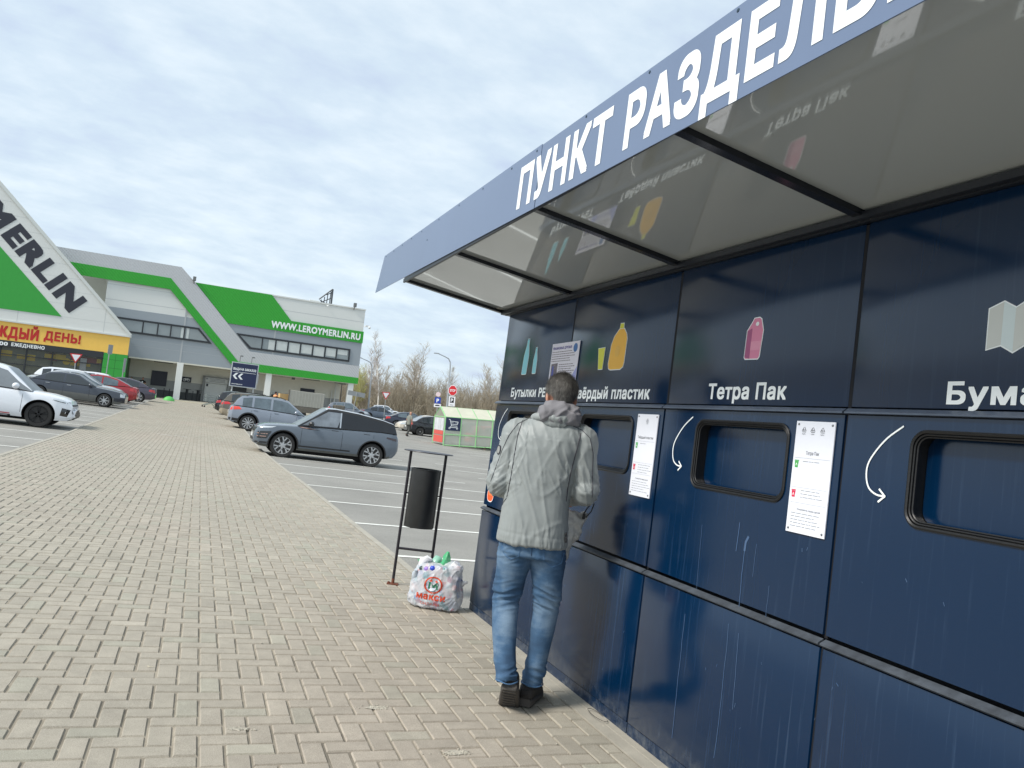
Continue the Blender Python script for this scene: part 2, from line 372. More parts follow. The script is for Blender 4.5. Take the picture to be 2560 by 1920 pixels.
# earth verge and grass under the trees
vg = MB(); xs = np.linspace(-60, 140, 20); vs = []
for yy in (128, 150, 190):
    for x in xs: vs.append((x, yy, G(x, yy) + (.03 if yy == 128 else .6)))
vg.add(vs, [(j * 20 + i, j * 20 + i + 1, (j + 1) * 20 + i + 1, (j + 1) * 20 + i) for j in range(2) for i in range(19)])
O('grass_verge', vg, mat('dry_grass', srgb(128, 118, 84), .95, var=.3, vs_=.8), kind='structure')
# ------------------------------------------------------------------ kiosk
XK = 2.228; COLS = [5.845, 4.625, 3.40, 2.19, .975, -.24, -1.455]
navy = mat('navy_panel_paint', srgb(20, 56, 104), .24, spec=.6)
t = navy.node_tree; b = t.nodes['Principled BSDF']; co = N(t, 'ShaderNodeTexCoord')
mp = N(t, 'ShaderNodeMapping'); mp.inputs['Scale'].default_value = (1, 22, .7); t.links.new(co.outputs['Object'], mp.inputs[0])
ns = N(t, 'ShaderNodeTexNoise'); ns.inputs['Scale'].default_value = 2.2; ns.inputs['Detail'].default_value = 7; ns.inputs['Roughness'].default_value = .65; t.links.new(mp.outputs[0], ns.inputs['Vector'])
nd = N(t, 'ShaderNodeTexNoise'); nd.inputs['Scale'].default_value = 1.6; nd.inputs['Detail'].default_value = 5; t.links.new(co.outputs['Object'], nd.inputs['Vector'])
cr = N(t, 'ShaderNodeValToRGB'); cr.color_ramp.elements[0].position = .56; cr.color_ramp.elements[0].color = (0, 0, 0, 1); cr.color_ramp.elements[1].position = .82; cr.color_ramp.elements[1].color = (1, 1, 1, 1); t.links.new(ns.outputs['Fac'], cr.inputs[0])
sp_ = N(t, 'ShaderNodeSeparateXYZ'); t.links.new(co.outputs['Object'], sp_.inputs[0])
lo = N(t, 'ShaderNodeMapRange'); lo.inputs[1].default_value = 1.75; lo.inputs[2].default_value = .5; lo.inputs[3].default_value = .12; lo.inputs[4].default_value = .34; t.links.new(sp_.outputs[2], lo.inputs[0])
mm = N(t, 'ShaderNodeMath', operation='MULTIPLY'); t.links.new(cr.outputs[0], mm.inputs[0]); t.links.new(lo.outputs[0], mm.inputs[1])
mc = N(t, 'ShaderNodeMix', data_type='RGBA'); t.links.new(mm.outputs[0], mc.inputs[0]); mc.inputs[6].default_value = srgb(0, 35, 66); mc.inputs[7].default_value = srgb(84, 108, 138)
dl = N(t, 'ShaderNodeMapRange'); dl.inputs[1].default_value = .16; dl.inputs[2].default_value = .0; dl.inputs[3].default_value = 0; dl.inputs[4].default_value = .55; t.links.new(sp_.outputs[2], dl.inputs[0])
dn = N(t, 'ShaderNodeTexNoise'); dn.inputs['Scale'].default_value = 14; dn.inputs['Detail'].default_value = 6; dn.inputs['Roughness'].default_value = .7; t.links.new(co.outputs['Object'], dn.inputs['Vector'])
dr_ = N(t, 'ShaderNodeMapRange'); dr_.inputs[1].default_value = .45; dr_.inputs[2].default_value = .7; t.links.new(dn.outputs['Fac'], dr_.inputs[0])
dm_ = N(t, 'ShaderNodeMath', operation='MULTIPLY'); t.links.new(dl.outputs[0], dm_.inputs[0]); t.links.new(dr_.outputs[0], dm_.inputs[1])
md2 = N(t, 'ShaderNodeMix', data_type='RGBA'); t.links.new(dm_.outputs[0], md2.inputs[0]); t.links.new(mc.outputs[2], md2.inputs[6]); md2.inputs[7].default_value = srgb(120, 124, 124); t.links.new(md2.outputs[2], b.inputs['Base Color'])
rr_ = N(t, 'ShaderNodeMapRange'); rr_.inputs[1].default_value = .3; rr_.inputs[2].default_value = .75; rr_.inputs[3].default_value = .13; rr_.inputs[4].default_value = .24; t.links.new(nd.outputs['Fac'], rr_.inputs[0]); t.links.new(rr_.outputs[0], b.inputs['Roughness'])
bp = N(t, 'ShaderNodeBump'); bp.inputs['Strength'].default_value = .07; bp.inputs['Distance'].default_value = .02; nw = N(t, 'ShaderNodeTexNoise'); nw.inputs['Scale'].default_value = 1.3; t.links.new(co.outputs['Object'], nw.inputs['Vector']); t.links.new(nw.outputs['Fac'], bp.inputs['Height']); t.links.new(bp.outputs[0], b.inputs['Normal'])
dark = mat('dark_gap', srgb(12, 14, 22), .8)
rubber = mat('black_rubber', srgb(24, 25, 27), .42, bump=.1, bs=60)
frame_m = mat('black_steel_frame', srgb(26, 30, 38), .4)
white_v = mat('white_vinyl', srgb(248, 252, 252), .45)
ledge_m = mat('ledge_trim', srgb(78, 88, 104), .32, var=.2, vs_=9)
dusty_l = mat('dusty_ledge', srgb(66, 72, 80), .6, var=.4, vs_=14)
kiosk = E('recycling_kiosk', (XK, 5.845, 0), label='long dark navy recycling collection point with canopy and deposit slots, man standing at it', cat='kiosk')
KO = (-XK, -5.845, 0)
def KP(name, mb, m_, parent=None, **kw):
    o = O(name, mb, m_, parent=parent or kiosk, **kw)
    if (parent or kiosk) is kiosk: o.location = KO
    return o
def fk(a, b_, d): return (XK - d, a, b_)         # a = world Y, d = distance out of the wall
shell = MB(); shell.box(XK + .085, XK + 1.9, COLS[-1], COLS[0] - .006, .0, 2.40); KP('shell', shell, frame_m)
# side wall facing away is navy too
sdw = MB(); sdw.box(XK + .02, XK + 1.88, COLS[0] - .004, COLS[0] + .006, .02, 2.38); KP('end_wall', sdw, navy)
pl = MB(); pl.box(XK - .06, XK + 1.9, COLS[-1], COLS[0] + .02, -.085, .003); KP('plinth', pl, mat('kerb_concrete'))
names = ['bottles', 'hard plastic', 'cartons', 'paper', 'metal', 'glass']
SL = .315
def rrect(cx, cz, hw, hh, r, n=6):
    P = []
    for sx, sz, a in ((1, 1, 0), (-1, 1, 90), (-1, -1, 180), (1, -1, 270)):
        for i in range(n + 1):
            q = R(a + 90 * i / n); P.append((cx + sx * (hw - r) + r * math.cos(q), cz + sz * (hh - r) + r * math.sin(q)))
    return P
for c in range(6):
    y1, y0 = COLS[c] - (.008 if c else 0), COLS[c + 1] + .008
    up_ = MB(); up_.box(XK - .001, XK + .03, y0, y1, 1.683, 2.385, b=.003); KP('upper_panel', up_, navy, sm=30)
    lw = MB(); lw.box(XK - .018, XK + .03, y0, y1, .062, .795, b=.003); lw.box(XK - .013, XK + .03, y0 - .004, y1 + .004, .0, .058); lwo = KP('lower_panel', lw, navy, sm=30)
    if c: gp_ = MB(); gp_.box(XK + .0, XK + .02, COLS[c] - .0078, COLS[c] + .0078, .83, 2.38); KP('panel_gap', gp_, dark); gp_ = MB(); gp_.box(XK - .008, XK + .02, COLS[c] - .0078, COLS[c] + .0078, .062, .795); KP('panel_gap', gp_, dark)
    # middle door with an opening
    md_ = MB(); cx = (y0 + y1) / 2 - .004 ; cz = 1.447; hh = .158
    outer = [(y1, 1.652), (y0, 1.652), (y0, .842), (y1, .842)]
    inner = rrect(cx, cz, SL, hh, .055)
    # ring face built from 4 quads of strips plus the rounded hole
    n_in = len(inner); k = 7
    mid = lambda i: inner[i % n_in]
    corners = {0: (y1, 1.652), 1: (y0, 1.652), 2: (y0, .842), 3: (y1, .842)}
    for xx in (-.010,):
        vs = [fk(a, z, .010) for a, z in inner] + [fk(corners[i][0], corners[i][1], .010) for i in range(4)]
        fs = []
        for q in range(4):
            for i in range(k - 1): fs.append((q * k + i, q * k + i + 1, n_in + q))
            fs.append((q * k + k - 1, (q * k + k) % n_in, n_in + (q + 1) % 4, n_in + q))
        md_.add(vs, fs)
        fs2 = []; vs2 = [fk(a, z, .010) for a, z in outer] + [fk(a, z, -.02) for a, z in outer]
        for i in range(4): fs2.append((i, (i + 1) % 4, (i + 1) % 4 + 4, i + 4))
        md_.add(vs2, fs2)
    door = KP('deposit_door', md_, navy)
    # rubber gasket: two rolls and a recessed wall
    gk = MB(); ring = rrect(cx, cz, SL, hh, .055, 8); ring2 = rrect(cx, cz, SL - .014, hh - .014, .045, 8)
    def loop(mb, pts, d, r, n=6):
        P = [Vector(fk(a, z, d)) for a, z in pts]; kk = len(P); vs = []
        for i in range(kk):
            tn = (P[(i + 1) % kk] - P[i - 1]).normalized(); a = Vector((1, 0, 0)); bb = tn.cross(a)
            for j in range(n): q = 2 * math.pi * j / n; vs.append(tuple(P[i] + (a * math.cos(q) + bb * math.sin(q)) * r))
        mb.add(vs, [(i * n + j, i * n + (j + 1) % n, ((i + 1) % kk) * n + (j + 1) % n, ((i + 1) % kk) * n + j) for i in range(kk) for j in range(n)])
    loop(gk, ring, .012, .0065); loop(gk, rrect(cx, cz, SL - .010, hh - .010, .048, 8), .009, .004); loop(gk, rrect(cx, cz, SL - .017, hh - .017, .042, 8), .003, .004)
    g2 = rrect(cx, cz, SL - .008, hh - .008, .05, 8)
    vs = [fk(a, z, .01) for a, z in g2] + [fk(a, z, -.075) for a, z in g2]; n_ = len(g2)
    gk.add(vs, [(i, (i + 1) % n_, (i + 1) % n_ + n_, i + n_) for i in range(n_)])
    KP('rubber_gasket', gk, rubber, sm=50, parent=door)
    fl = MB(); fl.prism(rrect(cx, cz, SL - .01, hh - .01, .05, 6), -.052, -.058, fk); KP('slot_flap', fl, navy, parent=door)
    # ledges
    for z0, out_, h in ((.799, .032, .028), (1.655, .030, .022)):
        lg = MB(); P = [(0, 0), (out_ * .55, 0), (out_, .008), (out_, .014), (.006, h)]
        if z0 > 1: P = [(0, 0), (out_, .002), (out_, .008), (.012, h), (0, h)]
        lg.rings([[(XK - d, yy, z0 + z) for d, z in P] for yy in (y0 - .003, y1 + .003)]); KP('drip_ledge', lg, ledge_m if z0 > 1 else dusty_l)
    # arrow
    ar = MB(); A = [(.153, .172), (.215, .128), (.262, .075), (.287, .03), (.288, -.015), (.272, -.052), (.238, -.071), (.205, -.073)]
    import_pts = [(cx + SL + a - .112 + .0, cz + z) for a, z in A]
    P = import_pts
    def strip(mb, P, w, d, mi=0, f=fk):
        for i in range(len(P) - 1):
            a, b2 = Vector(P[i]), Vector(P[i + 1]); tn = (b2 - a).normalized(); nn = Vector((-tn.y, tn.x)) * w / 2; e_ = tn * w * .2
            q = [a - e_ + nn, b2 + e_ + nn, b2 + e_ - nn, a - e_ - nn]; mb.add([f(v.x, v.y, d + i * 1e-5) for v in q], [(0, 1, 2, 3)], mi)
    P = [tuple(Vector(P[max(i - 1, 0)]) * (-.5 * t_ + t_ * t_ - .5 * t_ ** 3) + Vector(P[i]) * (1 - 2.5 * t_ * t_ + 1.5 * t_ ** 3) + Vector(P[i + 1]) * (.5 * t_ + 2 * t_ * t_ - 1.5 * t_ ** 3) + Vector(P[min(i + 2, len(P) - 1)]) * (-.5 * t_ * t_ + .5 * t_ ** 3)) for i in range(len(P) - 1) for t_ in (0, .25, .5, .75)] + [P[-1]]
    strip(ar, P, .0062, .0125)
    tip = P[-1]; strip(ar, [(tip[0] + .022, tip[1] + .022), (tip[0] - .004, tip[1]), (tip[0] + .022, tip[1] - .022)], .0068, .0132)
    KP('arrow_decal', ar, white_v, parent=door)
    # information sheet
    if c >= 1:
        sh = MB(); a1 = COLS[c + 1] + .245; a0 = COLS[c + 1] + .042
        sh.box(XK - .017, XK - .0125, a0, a1, 1.183, 1.622); sheet = KP('information_sheet', sh, mat('white_sheet', srgb(232, 235, 245), .35, var=.02), parent=door)
        pr = MB(); tits = {1: 'Твёрдый пластик', 2: 'Тетра Пак', 3: 'Бумага', 4: 'Металл', 5: 'Стекло'}
        w = a1 - a0
        text(pr, tits[c], a1 - w * (.12 if c == 1 else .33), a0 + w * (.12 if c == 1 else .33), 1.49, 1.504, fk, .01, .0177)
        nt = 3 if c != 1 else 1
        for i in range(nt):
            ctr = a1 - w * ((.22, .45, .7)[i] if nt == 3 else .5); zc = 1.588
            tri = [(ctr + .013, zc - .009), (ctr, zc + .013), (ctr - .013, zc - .009)]
            for u in range(3):
                p, q = Vector(tri[u]), Vector(tri[(u + 1) % 3]); strip(pr, [tuple(p.lerp(q, .12)), tuple(p.lerp(q, .82))], .0022, .0176, mi=0)
            text(pr, ('82', '84', '81')[i] if nt == 3 else '2', ctr + .006, ctr - .006, zc - .005, zc + .002, fk, .01, .0177)
            text(pr, ('PapPet', 'C/PAP', 'PapPet')[i] if nt == 3 else 'HDPE', ctr + .009, ctr - .009, zc - .019, zc - .014, fk, .01, .0177)
        for z in (1.476, 1.36, 1.30): strip(pr, [(a1 - .01, z), (a0 + .01, z)], .0008, .0176, mi=3)
        lines(pr, 1, a1 - .055, a0 + .07, 1.462, .012, fk, .0177, .0022, mi=3, seed=c)
        lines(pr, 4 if c == 1 else 3, a1 - .06, a0 + .03, 1.348, .013, fk, .0177, .0022, mi=3, seed=c + 9)
        text(pr, 'Пожалуйста, перед сдачей:', a1 - .05, a0 + .03, 1.272, 1.279, fk, .01, .0177)
        lines(pr, 5, a1 - .02, a0 + .02, 1.258, .0125, fk, .0177, .0022, mi=3, seed=c + 3)
        for zc, mi in ((1.455, 1), (1.338, 2)):
            a = a1 - .022
            pr.add([fk(a + .012, zc + .012, .0177), fk(a - .012, zc + .012, .0177), fk(a - .012, zc + .008, .0177), fk(a + .012, zc + .008, .0177)], [(0, 1, 2, 3)], mi)
            pr.add([fk(a + .0105, zc + .007, .0177), fk(a - .0105, zc + .007, .0177), fk(a - .008, zc - .018, .0177), fk(a + .008, zc - .018, .0177)], [(0, 1, 2, 3)], mi)
            strip(pr, [(a + .004, zc - .01), (a, zc - .001), (a - .004, zc - .01)], .002, .0179, mi=4)
        for a, z in ((a1 - .013, 1.609), (a0 + .013, 1.609), (a1 - .013, 1.197), (a0 + .013, 1.197)):
            pr.lathe([(.0001, .003), (.004, .002), (.005, 0)], 8, Matrix.Translation((XK - .0172, a, z)) @ Matrix.Rotation(-math.pi / 2, 4, 'Y'), mi=5)
        KP('print', pr, [mat('print_dark', srgb(50, 56, 66), .6), mat('print_green', srgb(74, 170, 84), .6), mat('print_red', srgb(214, 50, 84), .6), mat('print_grey', srgb(140, 145, 152), .6), white_v, mat('screw_steel', srgb(150, 150, 150), .3, metal=1)], parent=sheet)
# sub-parts keep kiosk coordinates: their parents already sit at KO
# labels and pictograms on the upper panels
def pic(name, layers, mats_):
    mb = MB()
    for i, (poly, mi) in enumerate(layers): mb.add([fk(a, z, .0022 + i * .0004) for a, z in poly], [tuple(range(len(poly)))], mi)
    return KP(name, mb, mats_)
def grow(poly, k):
    cx = sum(p[0] for p in poly) / len(poly); cz = sum(p[1] for p in poly) / len(poly); out = []
    n = len(poly)
    for i in range(n):
        p, a, c_ = Vector(poly[i]), Vector(poly[i - 1]), Vector(poly[(i + 1) % n])
        d = ((p - a).normalized() - (c_ - p).normalized()); e1 = (p - a).normalized(); nrm = Vector((e1.y, -e1.x)); e2_ = (c_ - p).normalized(); n2_ = Vector((e2_.y, -e2_.x)); s = (nrm + n2_)
        s = s.normalized() if s.length > 1e-4 else nrm
        if s.dot(p - Vector((cx, cz))) < 0 and False: s = -s
        out.append((p.x + s.x * k, p.y + s.y * k))
    A = lambda P: abs(sum(P[i - 1][0] * P[i][1] - P[i][0] * P[i - 1][1] for i in range(len(P))))
    if A(out) < A(poly): out = [(2 * p[0] - o[0], 2 * p[1] - o[1]) for p, o in zip(poly, out)]
    return out
def bottle(cx, z0, z1, w, nw, lean=0):
    H_ = z1 - z0; P = [(-.5, .02), (-.42, 0), (.42, 0), (.5, .02), (.5, .52), (.3, .74), (.5 * nw, .82), (.5 * nw, 1), (-.5 * nw, 1), (-.5 * nw, .82), (-.3, .74), (-.5, .52)]
    return [(cx - a * w - lean * b_, z0 + b_ * H_) for a, b_ in P]
cy, wo_, dcy = mat('vinyl_cyan', srgb(140, 214, 226), .45), white_v, mat('vinyl_teal', srgb(90, 165, 182), .45)
b1 = bottle(5.385, 1.888, 2.157, .088, .42, .02); b2 = bottle(5.195, 1.89, 2.082, .062, .44, .0)
cap = lambda P: [P[7], P[8], (P[8][0] * .75 + P[9][0] * .25, P[8][1] * .8 + P[9][1] * .2), (P[7][0] * .75 + P[6][0] * .25, P[7][1] * .8 + P[6][1] * .2)]
pic('bottle_pictogram', [(grow(b1, .005), 0), (grow(b2, .005), 0), (b1, 1), (b2, 1), (cap(b1), 2), (cap(b2), 2)], [wo_, cy, dcy])
det = [(3.935, 1.882), (3.905, 1.895), (3.897, 1.92), (3.893, 2.06), (3.905, 2.09), (3.938, 2.122), (3.945, 2.124), (3.99, 2.124), (4.0, 2.118), (4.045, 2.08), (4.07, 2.03), (4.082, 1.92), (4.072, 1.89), (4.05, 1.882)]
neck = [(3.945, 2.127), (3.948, 2.155), (3.985, 2.156), (3.99, 2.127)]
cup = [(4.148, 1.888), (4.142, 2.02), (4.226, 2.018), (4.2, 1.888)]
oval = [(3.985 + .028 * math.cos(R(a)), 1.99 + .035 * math.sin(R(a))) for a in range(0, 360, 24)]
pic('container_pictogram', [(grow(det, .005), 0), (grow(neck, .005), 0), (grow(cup, .005), 0), (det, 1), (neck, 2), (cup, 2), (oval, 3)], [wo_, mat('vinyl_amber', srgb(244, 186, 62), .45), mat('vinyl_lime', srgb(220, 218, 62), .45), mat('vinyl_amber_light', srgb(236, 184, 78), .45)])
cart = [(2.825, 1.9), (2.818, 1.893), (2.735, 1.891), (2.727, 1.9), (2.718, 2.015), (2.728, 2.045), (2.737, 2.068), (2.75, 2.075), (2.782, 2.074), (2.79, 2.06), (2.822, 2.02)]
pic('carton_pictogram', [(grow(cart, .005), 0), (cart, 1), ([(2.825, 1.9), (2.79, 1.892), (2.79, 2.03), (2.822, 2.02)], 2), ([(2.79, 1.93), (2.723, 1.93), (2.721, 1.97), (2.79, 1.97)], 3), ([(2.768 + .011 * math.cos(R(a)) - .01, 2.048 + .01 * math.sin(R(a))) for a in range(0, 360, 36)], 0)],
    [wo_, mat('vinyl_pink', srgb(226, 136, 168), .45), mat('vinyl_plum', srgb(170, 84, 128), .45), mat('vinyl_rose', srgb(234, 156, 182), .45)])
fold = []; mpm = [wo_, mat('vinyl_stone', srgb(212, 214, 208), .45), mat('vinyl_mist', srgb(218, 230, 230), .45)]
xs = [1.668, 1.622, 1.583, 1.542, 1.5, 1.46]; tz = [2.0, 2.018, 1.995, 2.018, 1.995, 2.012]; bz = [1.872, 1.884, 1.86, 1.884, 1.86, 1.872]
outl = list(zip(xs, tz)) + list(zip(xs[::-1], bz[::-1]))
pic('paper_pictogram', [(grow(outl, .005), 0)] + [([(xs[i], tz[i]), (xs[i + 1], tz[i + 1]), (xs[i + 1], bz[i + 1]), (xs[i], bz[i])], 1 + i % 2) for i in range(5)], mpm)
lt = MB()
text(lt, 'Бутылки PET', 5.588, 4.87, 1.714, 1.786, fk, .028, .0022, fres=4)
text(lt, 'Твёрдый пластик', 4.505, 3.578, 1.705, 1.778, fk, .028, .0022, fres=4)
text(lt, 'Тетра Пак', 3.062, 2.532, 1.709, 1.784, fk, .028, .0022, fres=4)
text(lt, 'Бумага', 1.79, 1.36, 1.698, 1.773, fk, .028, .0022, fres=4)
text(lt, 'Металл', .60, .16, 1.698, 1.773, fk, .028, .0022)
KP('lettering', lt, white_v)
capm = MB(); text(capm, 'Крышечки', 5.795, 5.40, 1.02, 1.062, fk, .02, .0125)
P = rrect(5.715, .93, .062, .05, .045); capm.add([fk(a, z, .0125) for a, z in grow(P, .006)], [tuple(range(len(P)))], 0); capm.add([fk(a, z, .0129) for a, z in P], [tuple(range(len(P)))], 1)
capm.add([fk(a, z, .0132) for a, z in rrect(5.715, .947, .045, .022, .02)], [tuple(range(28))], 2)
KP('caps_decal', capm, [white_v, mat('vinyl_orange', srgb(244, 96, 44), .45), mat('vinyl_orange_light', srgb(250, 128, 72), .45)])
# poster taped over the seam
po = MB(); po.box(XK - .006, XK - .0035, 4.488, 4.911, 1.797, 2.088)
poster = KP('taped_notice', po, mat('notice_paper', srgb(232, 228, 238), .6, var=.04, vs_=8))
pp = MB()
text(pp, 'УВАЖАЕМЫЕ ДРУЗЬЯ!', 4.895, 4.60, 2.045, 2.063, fk, .03, .0068, mi=0)
pp.lathe([(.0001, .0004), (.030, .0002)], 20, Matrix.Translation((XK - .0066, 4.545, 2.045)) @ Matrix.Rotation(-math.pi / 2, 4, 'Y'), mi=1)
lines(pp, 5, 4.90, 4.54, 2.025, .016, fk, .0068, .005, mi=2, seed=4); lines(pp, 5, 4.77, 4.53, 1.935, .015, fk, .0068, .005, mi=2, seed=5); lines(pp, 4, 4.76, 4.53, 1.85, .012, fk, .0068, .004, mi=3, seed=6)
pp.add([fk(4.89, 1.945, .0067), fk(4.79, 1.95, .0067), fk(4.79, 1.84, .0067), fk(4.89, 1.835, .0067)], [(0, 1, 2, 3)], 4)
pp.add([fk(4.87, 1.93, .007), fk(4.85, 1.93, .007), fk(4.84, 1.86, .007), fk(4.875, 1.86, .007)], [(0, 1, 2, 3)], 3)
pp.add([fk(4.60, 1.80, .0066), fk(4.49, 1.80, .0066), fk(4.49, 1.92, .0066), fk(4.53, 1.88, .0066)], [(0, 1, 2, 3)], 5)
pp.add([fk(4.84, 1.80, .0069), fk(4.76, 1.80, .0069), fk(4.77, 1.85, .0069), fk(4.80, 1.88, .0069), fk(4.83, 1.85, .0069)], [(0, 1, 2, 3, 4)], 5)
KP('print', pp, [mat('ink_violet', srgb(92, 84, 158), .6), mat('ink_blue', srgb(76, 118, 176), .6), mat('ink_grey', srgb(130, 118, 126), .6), mat('ink_indigo', srgb(84, 92, 170), .6), mat('photo_print', srgb(120, 112, 120), .6, var=.6, vs_=60), mat('ink_lilac', srgb(170, 174, 224), .6)], parent=poster)
# ---- canopy
XF = 1.33
def zf(y): return 2.476 + (y - 1.2) * .0125
fasc = mat('blue_grey_fascia', srgb(106, 122, 150), .32, spec=.5, var=.04, vs_=1.5)
joints = [7.0, 3.36, 3.352, -.3]
fa = MB()
def fbox(mb, ya, yb, tip=0):
    for_ = [(XF, ya, zf(ya)), (XF, yb, zf(yb)), (XF, yb, zf(yb) + .318), (XF, ya - tip, zf(ya) + .312)]
    mb.add(for_ + [(x + .004, y, z) for x, y, z in for_], [(0, 1, 2, 3), (7, 6, 5, 4), (0, 4, 5, 1), (1, 5, 6, 2), (2, 6, 7, 3), (3, 7, 4, 0)])
fbox(fa, 7.01, 3.364, .19); fo1 = KP('fascia_panel', fa, fasc)
fa = MB(); fbox(fa, 3.354, -.4); KP('fascia_panel', fa, fasc)
fb_ = MB()
for y in [6.75, 6.45, 6.15, 5.85, 5.55, 5.1, 4.65, 4.2, 3.75, 3.42, 2.9, 2.4, 1.9, 1.4]:
    fb_ = MB(); fb_.lathe([(.0001, .003), (.006, .0015), (.007, 0)], 8, Matrix.Translation((XF - .0002, y, zf(y) + .30)) @ Matrix.Rotation(-math.pi / 2, 4, 'Y')); KP('fascia_bolt', fb_, mat('bolt_steel', srgb(60, 78, 92), .4, metal=.6))
fb_ = MB(); fb_.lathe([(.0001, .003), (.006, .0015), (.007, 0)], 8, Matrix.Translation((XF - .0002, 5.35, zf(5.35) + .2)) @ Matrix.Rotation(-math.pi / 2, 4, 'Y'))
KP('fascia_bolt', fb_, mat('bolt_steel', srgb(60, 78, 92), .4, metal=.6))
ft = MB(); ff = lambda a, b_, d: (XF - d, a, zf(a) + b_)
text(ft, 'ПУНКТ', 3.60, 2.65, .042, .262, ff, .035, .0015, fres=5)
text(ft, 'РАЗДЕЛЬНОГО', 2.535, .62, .042, .262, ff, .035, .0015, fres=5)
KP('lettering', ft, mat('white_fascia_vinyl', srgb(240, 244, 246), .4))
def zu(x): return 2.495 - .12 * (x - XF)      # underside plane
under = mat('canopy_soffit_panel', srgb(180, 186, 186), .05, spec=.6)
t = under.node_tree; b = t.nodes['Principled BSDF']; co = N(t, 'ShaderNodeTexCoord'); nw = N(t, 'ShaderNodeTexNoise'); nw.inputs['Scale'].default_value = 1.6; nw.inputs['Detail'].default_value = 1
t.links.new(co.outputs['Object'], nw.inputs['Vector']); bp = N(t, 'ShaderNodeBump'); bp.inputs['Strength'].default_value = .11; bp.inputs['Distance'].default_value = .04; t.links.new(nw.outputs['Fac'], bp.inputs['Height']); t.links.new(bp.outputs[0], b.inputs['Normal'])
b.inputs['Coat Weight'].default_value = 1; b.inputs['Coat Roughness'].default_value = .02; b.inputs['Coat IOR'].default_value = 1.75
beams = [5.93, 4.66, 3.40, 2.20, .975, -.24]
for i in range(len(beams) - 1):
    u = MB(); y1, y0 = beams[i], beams[i + 1]
    u.add([(XF + .006, y1, zu(XF) + .035), (XK + .2, y1, zu(XK + .2) + .035), (XK + .2, y0, zu(XK + .2) + .035), (XF + .006, y0, zu(XF) + .035)] + [(XF + .006, y1, zu(XF) + .05), (XK + .2, y1, zu(XK + .2) + .05), (XK + .2, y0, zu(XK + .2) + .05), (XF + .006, y0, zu(XF) + .05)], [(3, 2, 1, 0), (4, 5, 6, 7), (0, 1, 5, 4), (1, 2, 6, 5), (2, 3, 7, 6), (3, 0, 4, 7)])
    KP('soffit_panel', u, under)
for i, y in enumerate(beams):
    bb = MB(); w = .021
    bb.add([(x, yy, zu(x) + dz) for x in (XF + .01, XK + .06) for yy in (y - w, y + w) for dz in (.012, .05)], [(0, 1, 3, 2), (4, 6, 7, 5), (0, 4, 5, 1), (2, 3, 7, 6), (0, 2, 6, 4), (1, 5, 7, 3)])
    KP('canopy_beam', bb, mat('black_gloss_steel', srgb(22, 26, 34), .18))
wb_ = MB(); wb_.box(XK - .05, XK + .05, -.4, 5.93, 2.392, 2.418); wb_.box(XK - .022, XK + .05, -.4, 5.9, 2.386, 2.394); wb_.box(XF + .006, XF + .02, -.4, 5.96, 2.50, 2.53)
KP('wall_beam', wb_, frame_m)
rf = MB(); rf.add([(XF + .01, 6.0, 2.60), (XK + 1.95, 6.0, 2.44), (XK + 1.95, -1.4, 2.44), (XF + .01, -1.4, 2.60)] + [(XF + .01, 6.0, 2.64), (XK + 1.95, 6.0, 2.48), (XK + 1.95, -1.4, 2.48), (XF + .01, -1.4, 2.64)], [(3, 2, 1, 0), (4, 5, 6, 7), (0, 1, 5, 4), (1, 2, 6, 5), (2, 3, 7, 6), (3, 0, 4, 7)])
KP('canopy_roof', rf, frame_m)
br = MB(); br.box(XK - .10, XK - .02, 5.86, 5.98, 2.43, 2.455); KP('corner_bracket', br, mat('galvanised', srgb(165, 160, 150), .5, metal=.5, var=.2))
bo = MB()
for yy in COLS[1:5]:
    for dy in (-.03, .025): bo = MB(); bo.lathe([(.0001, .006), (.007, .005), (.009, 0)], 8, Matrix.Translation((XK - .023, yy + dy, 2.40)) @ Matrix.Rotation(-math.pi / 2, 4, 'Y')); KP('beam_bolt', bo, mat('galvanised'))
# drips and scratches on the doors
dr = MB(); rr = random.Random(12)
def drip(y, z, L_, w=.003, d=.0112):
    P = [(y, z)]; 
    while z - P[-1][1] < L_: P.append((P[-1][0] + rr.uniform(-.004, .004), P[-1][1] - rr.uniform(.03, .09)))
    strip(dr, P, w, d)
strip(dr, [(2.655, 1.12), (2.668, 1.095), (2.67, 1.06)], .012, .0112)
for y, z, L_, w in ((2.67, 1.06, .2, .0035), (2.60, 1.1, .12, .002), (2.98, 1.12, .22, .002), (2.50, .95, .1, .002), (2.72, 1.17, .1, .004)): drip(y, z, L_, w)
for y, z, L_ in ((2.71, .74, .5), (3.02, .7, .5), (2.64, .72, .3), (1.5, .6, .2)): drip(y, z, L_, .0028, .0192)
for i in range(44):
    y = rr.uniform(1.2, 5.2); z = rr.uniform(.1, 1.2); d = .0112 if z > .85 else .0192
    if .78 < z < .86: continue
    L_ = rr.uniform(.004, .02); strip(dr, [(y, z), (y + rr.uniform(-.01, .01), z - L_)], rr.uniform(.001, .003), d)
KP('dried_drips', dr, mat('dried_drip', srgb(70, 94, 126), .7))
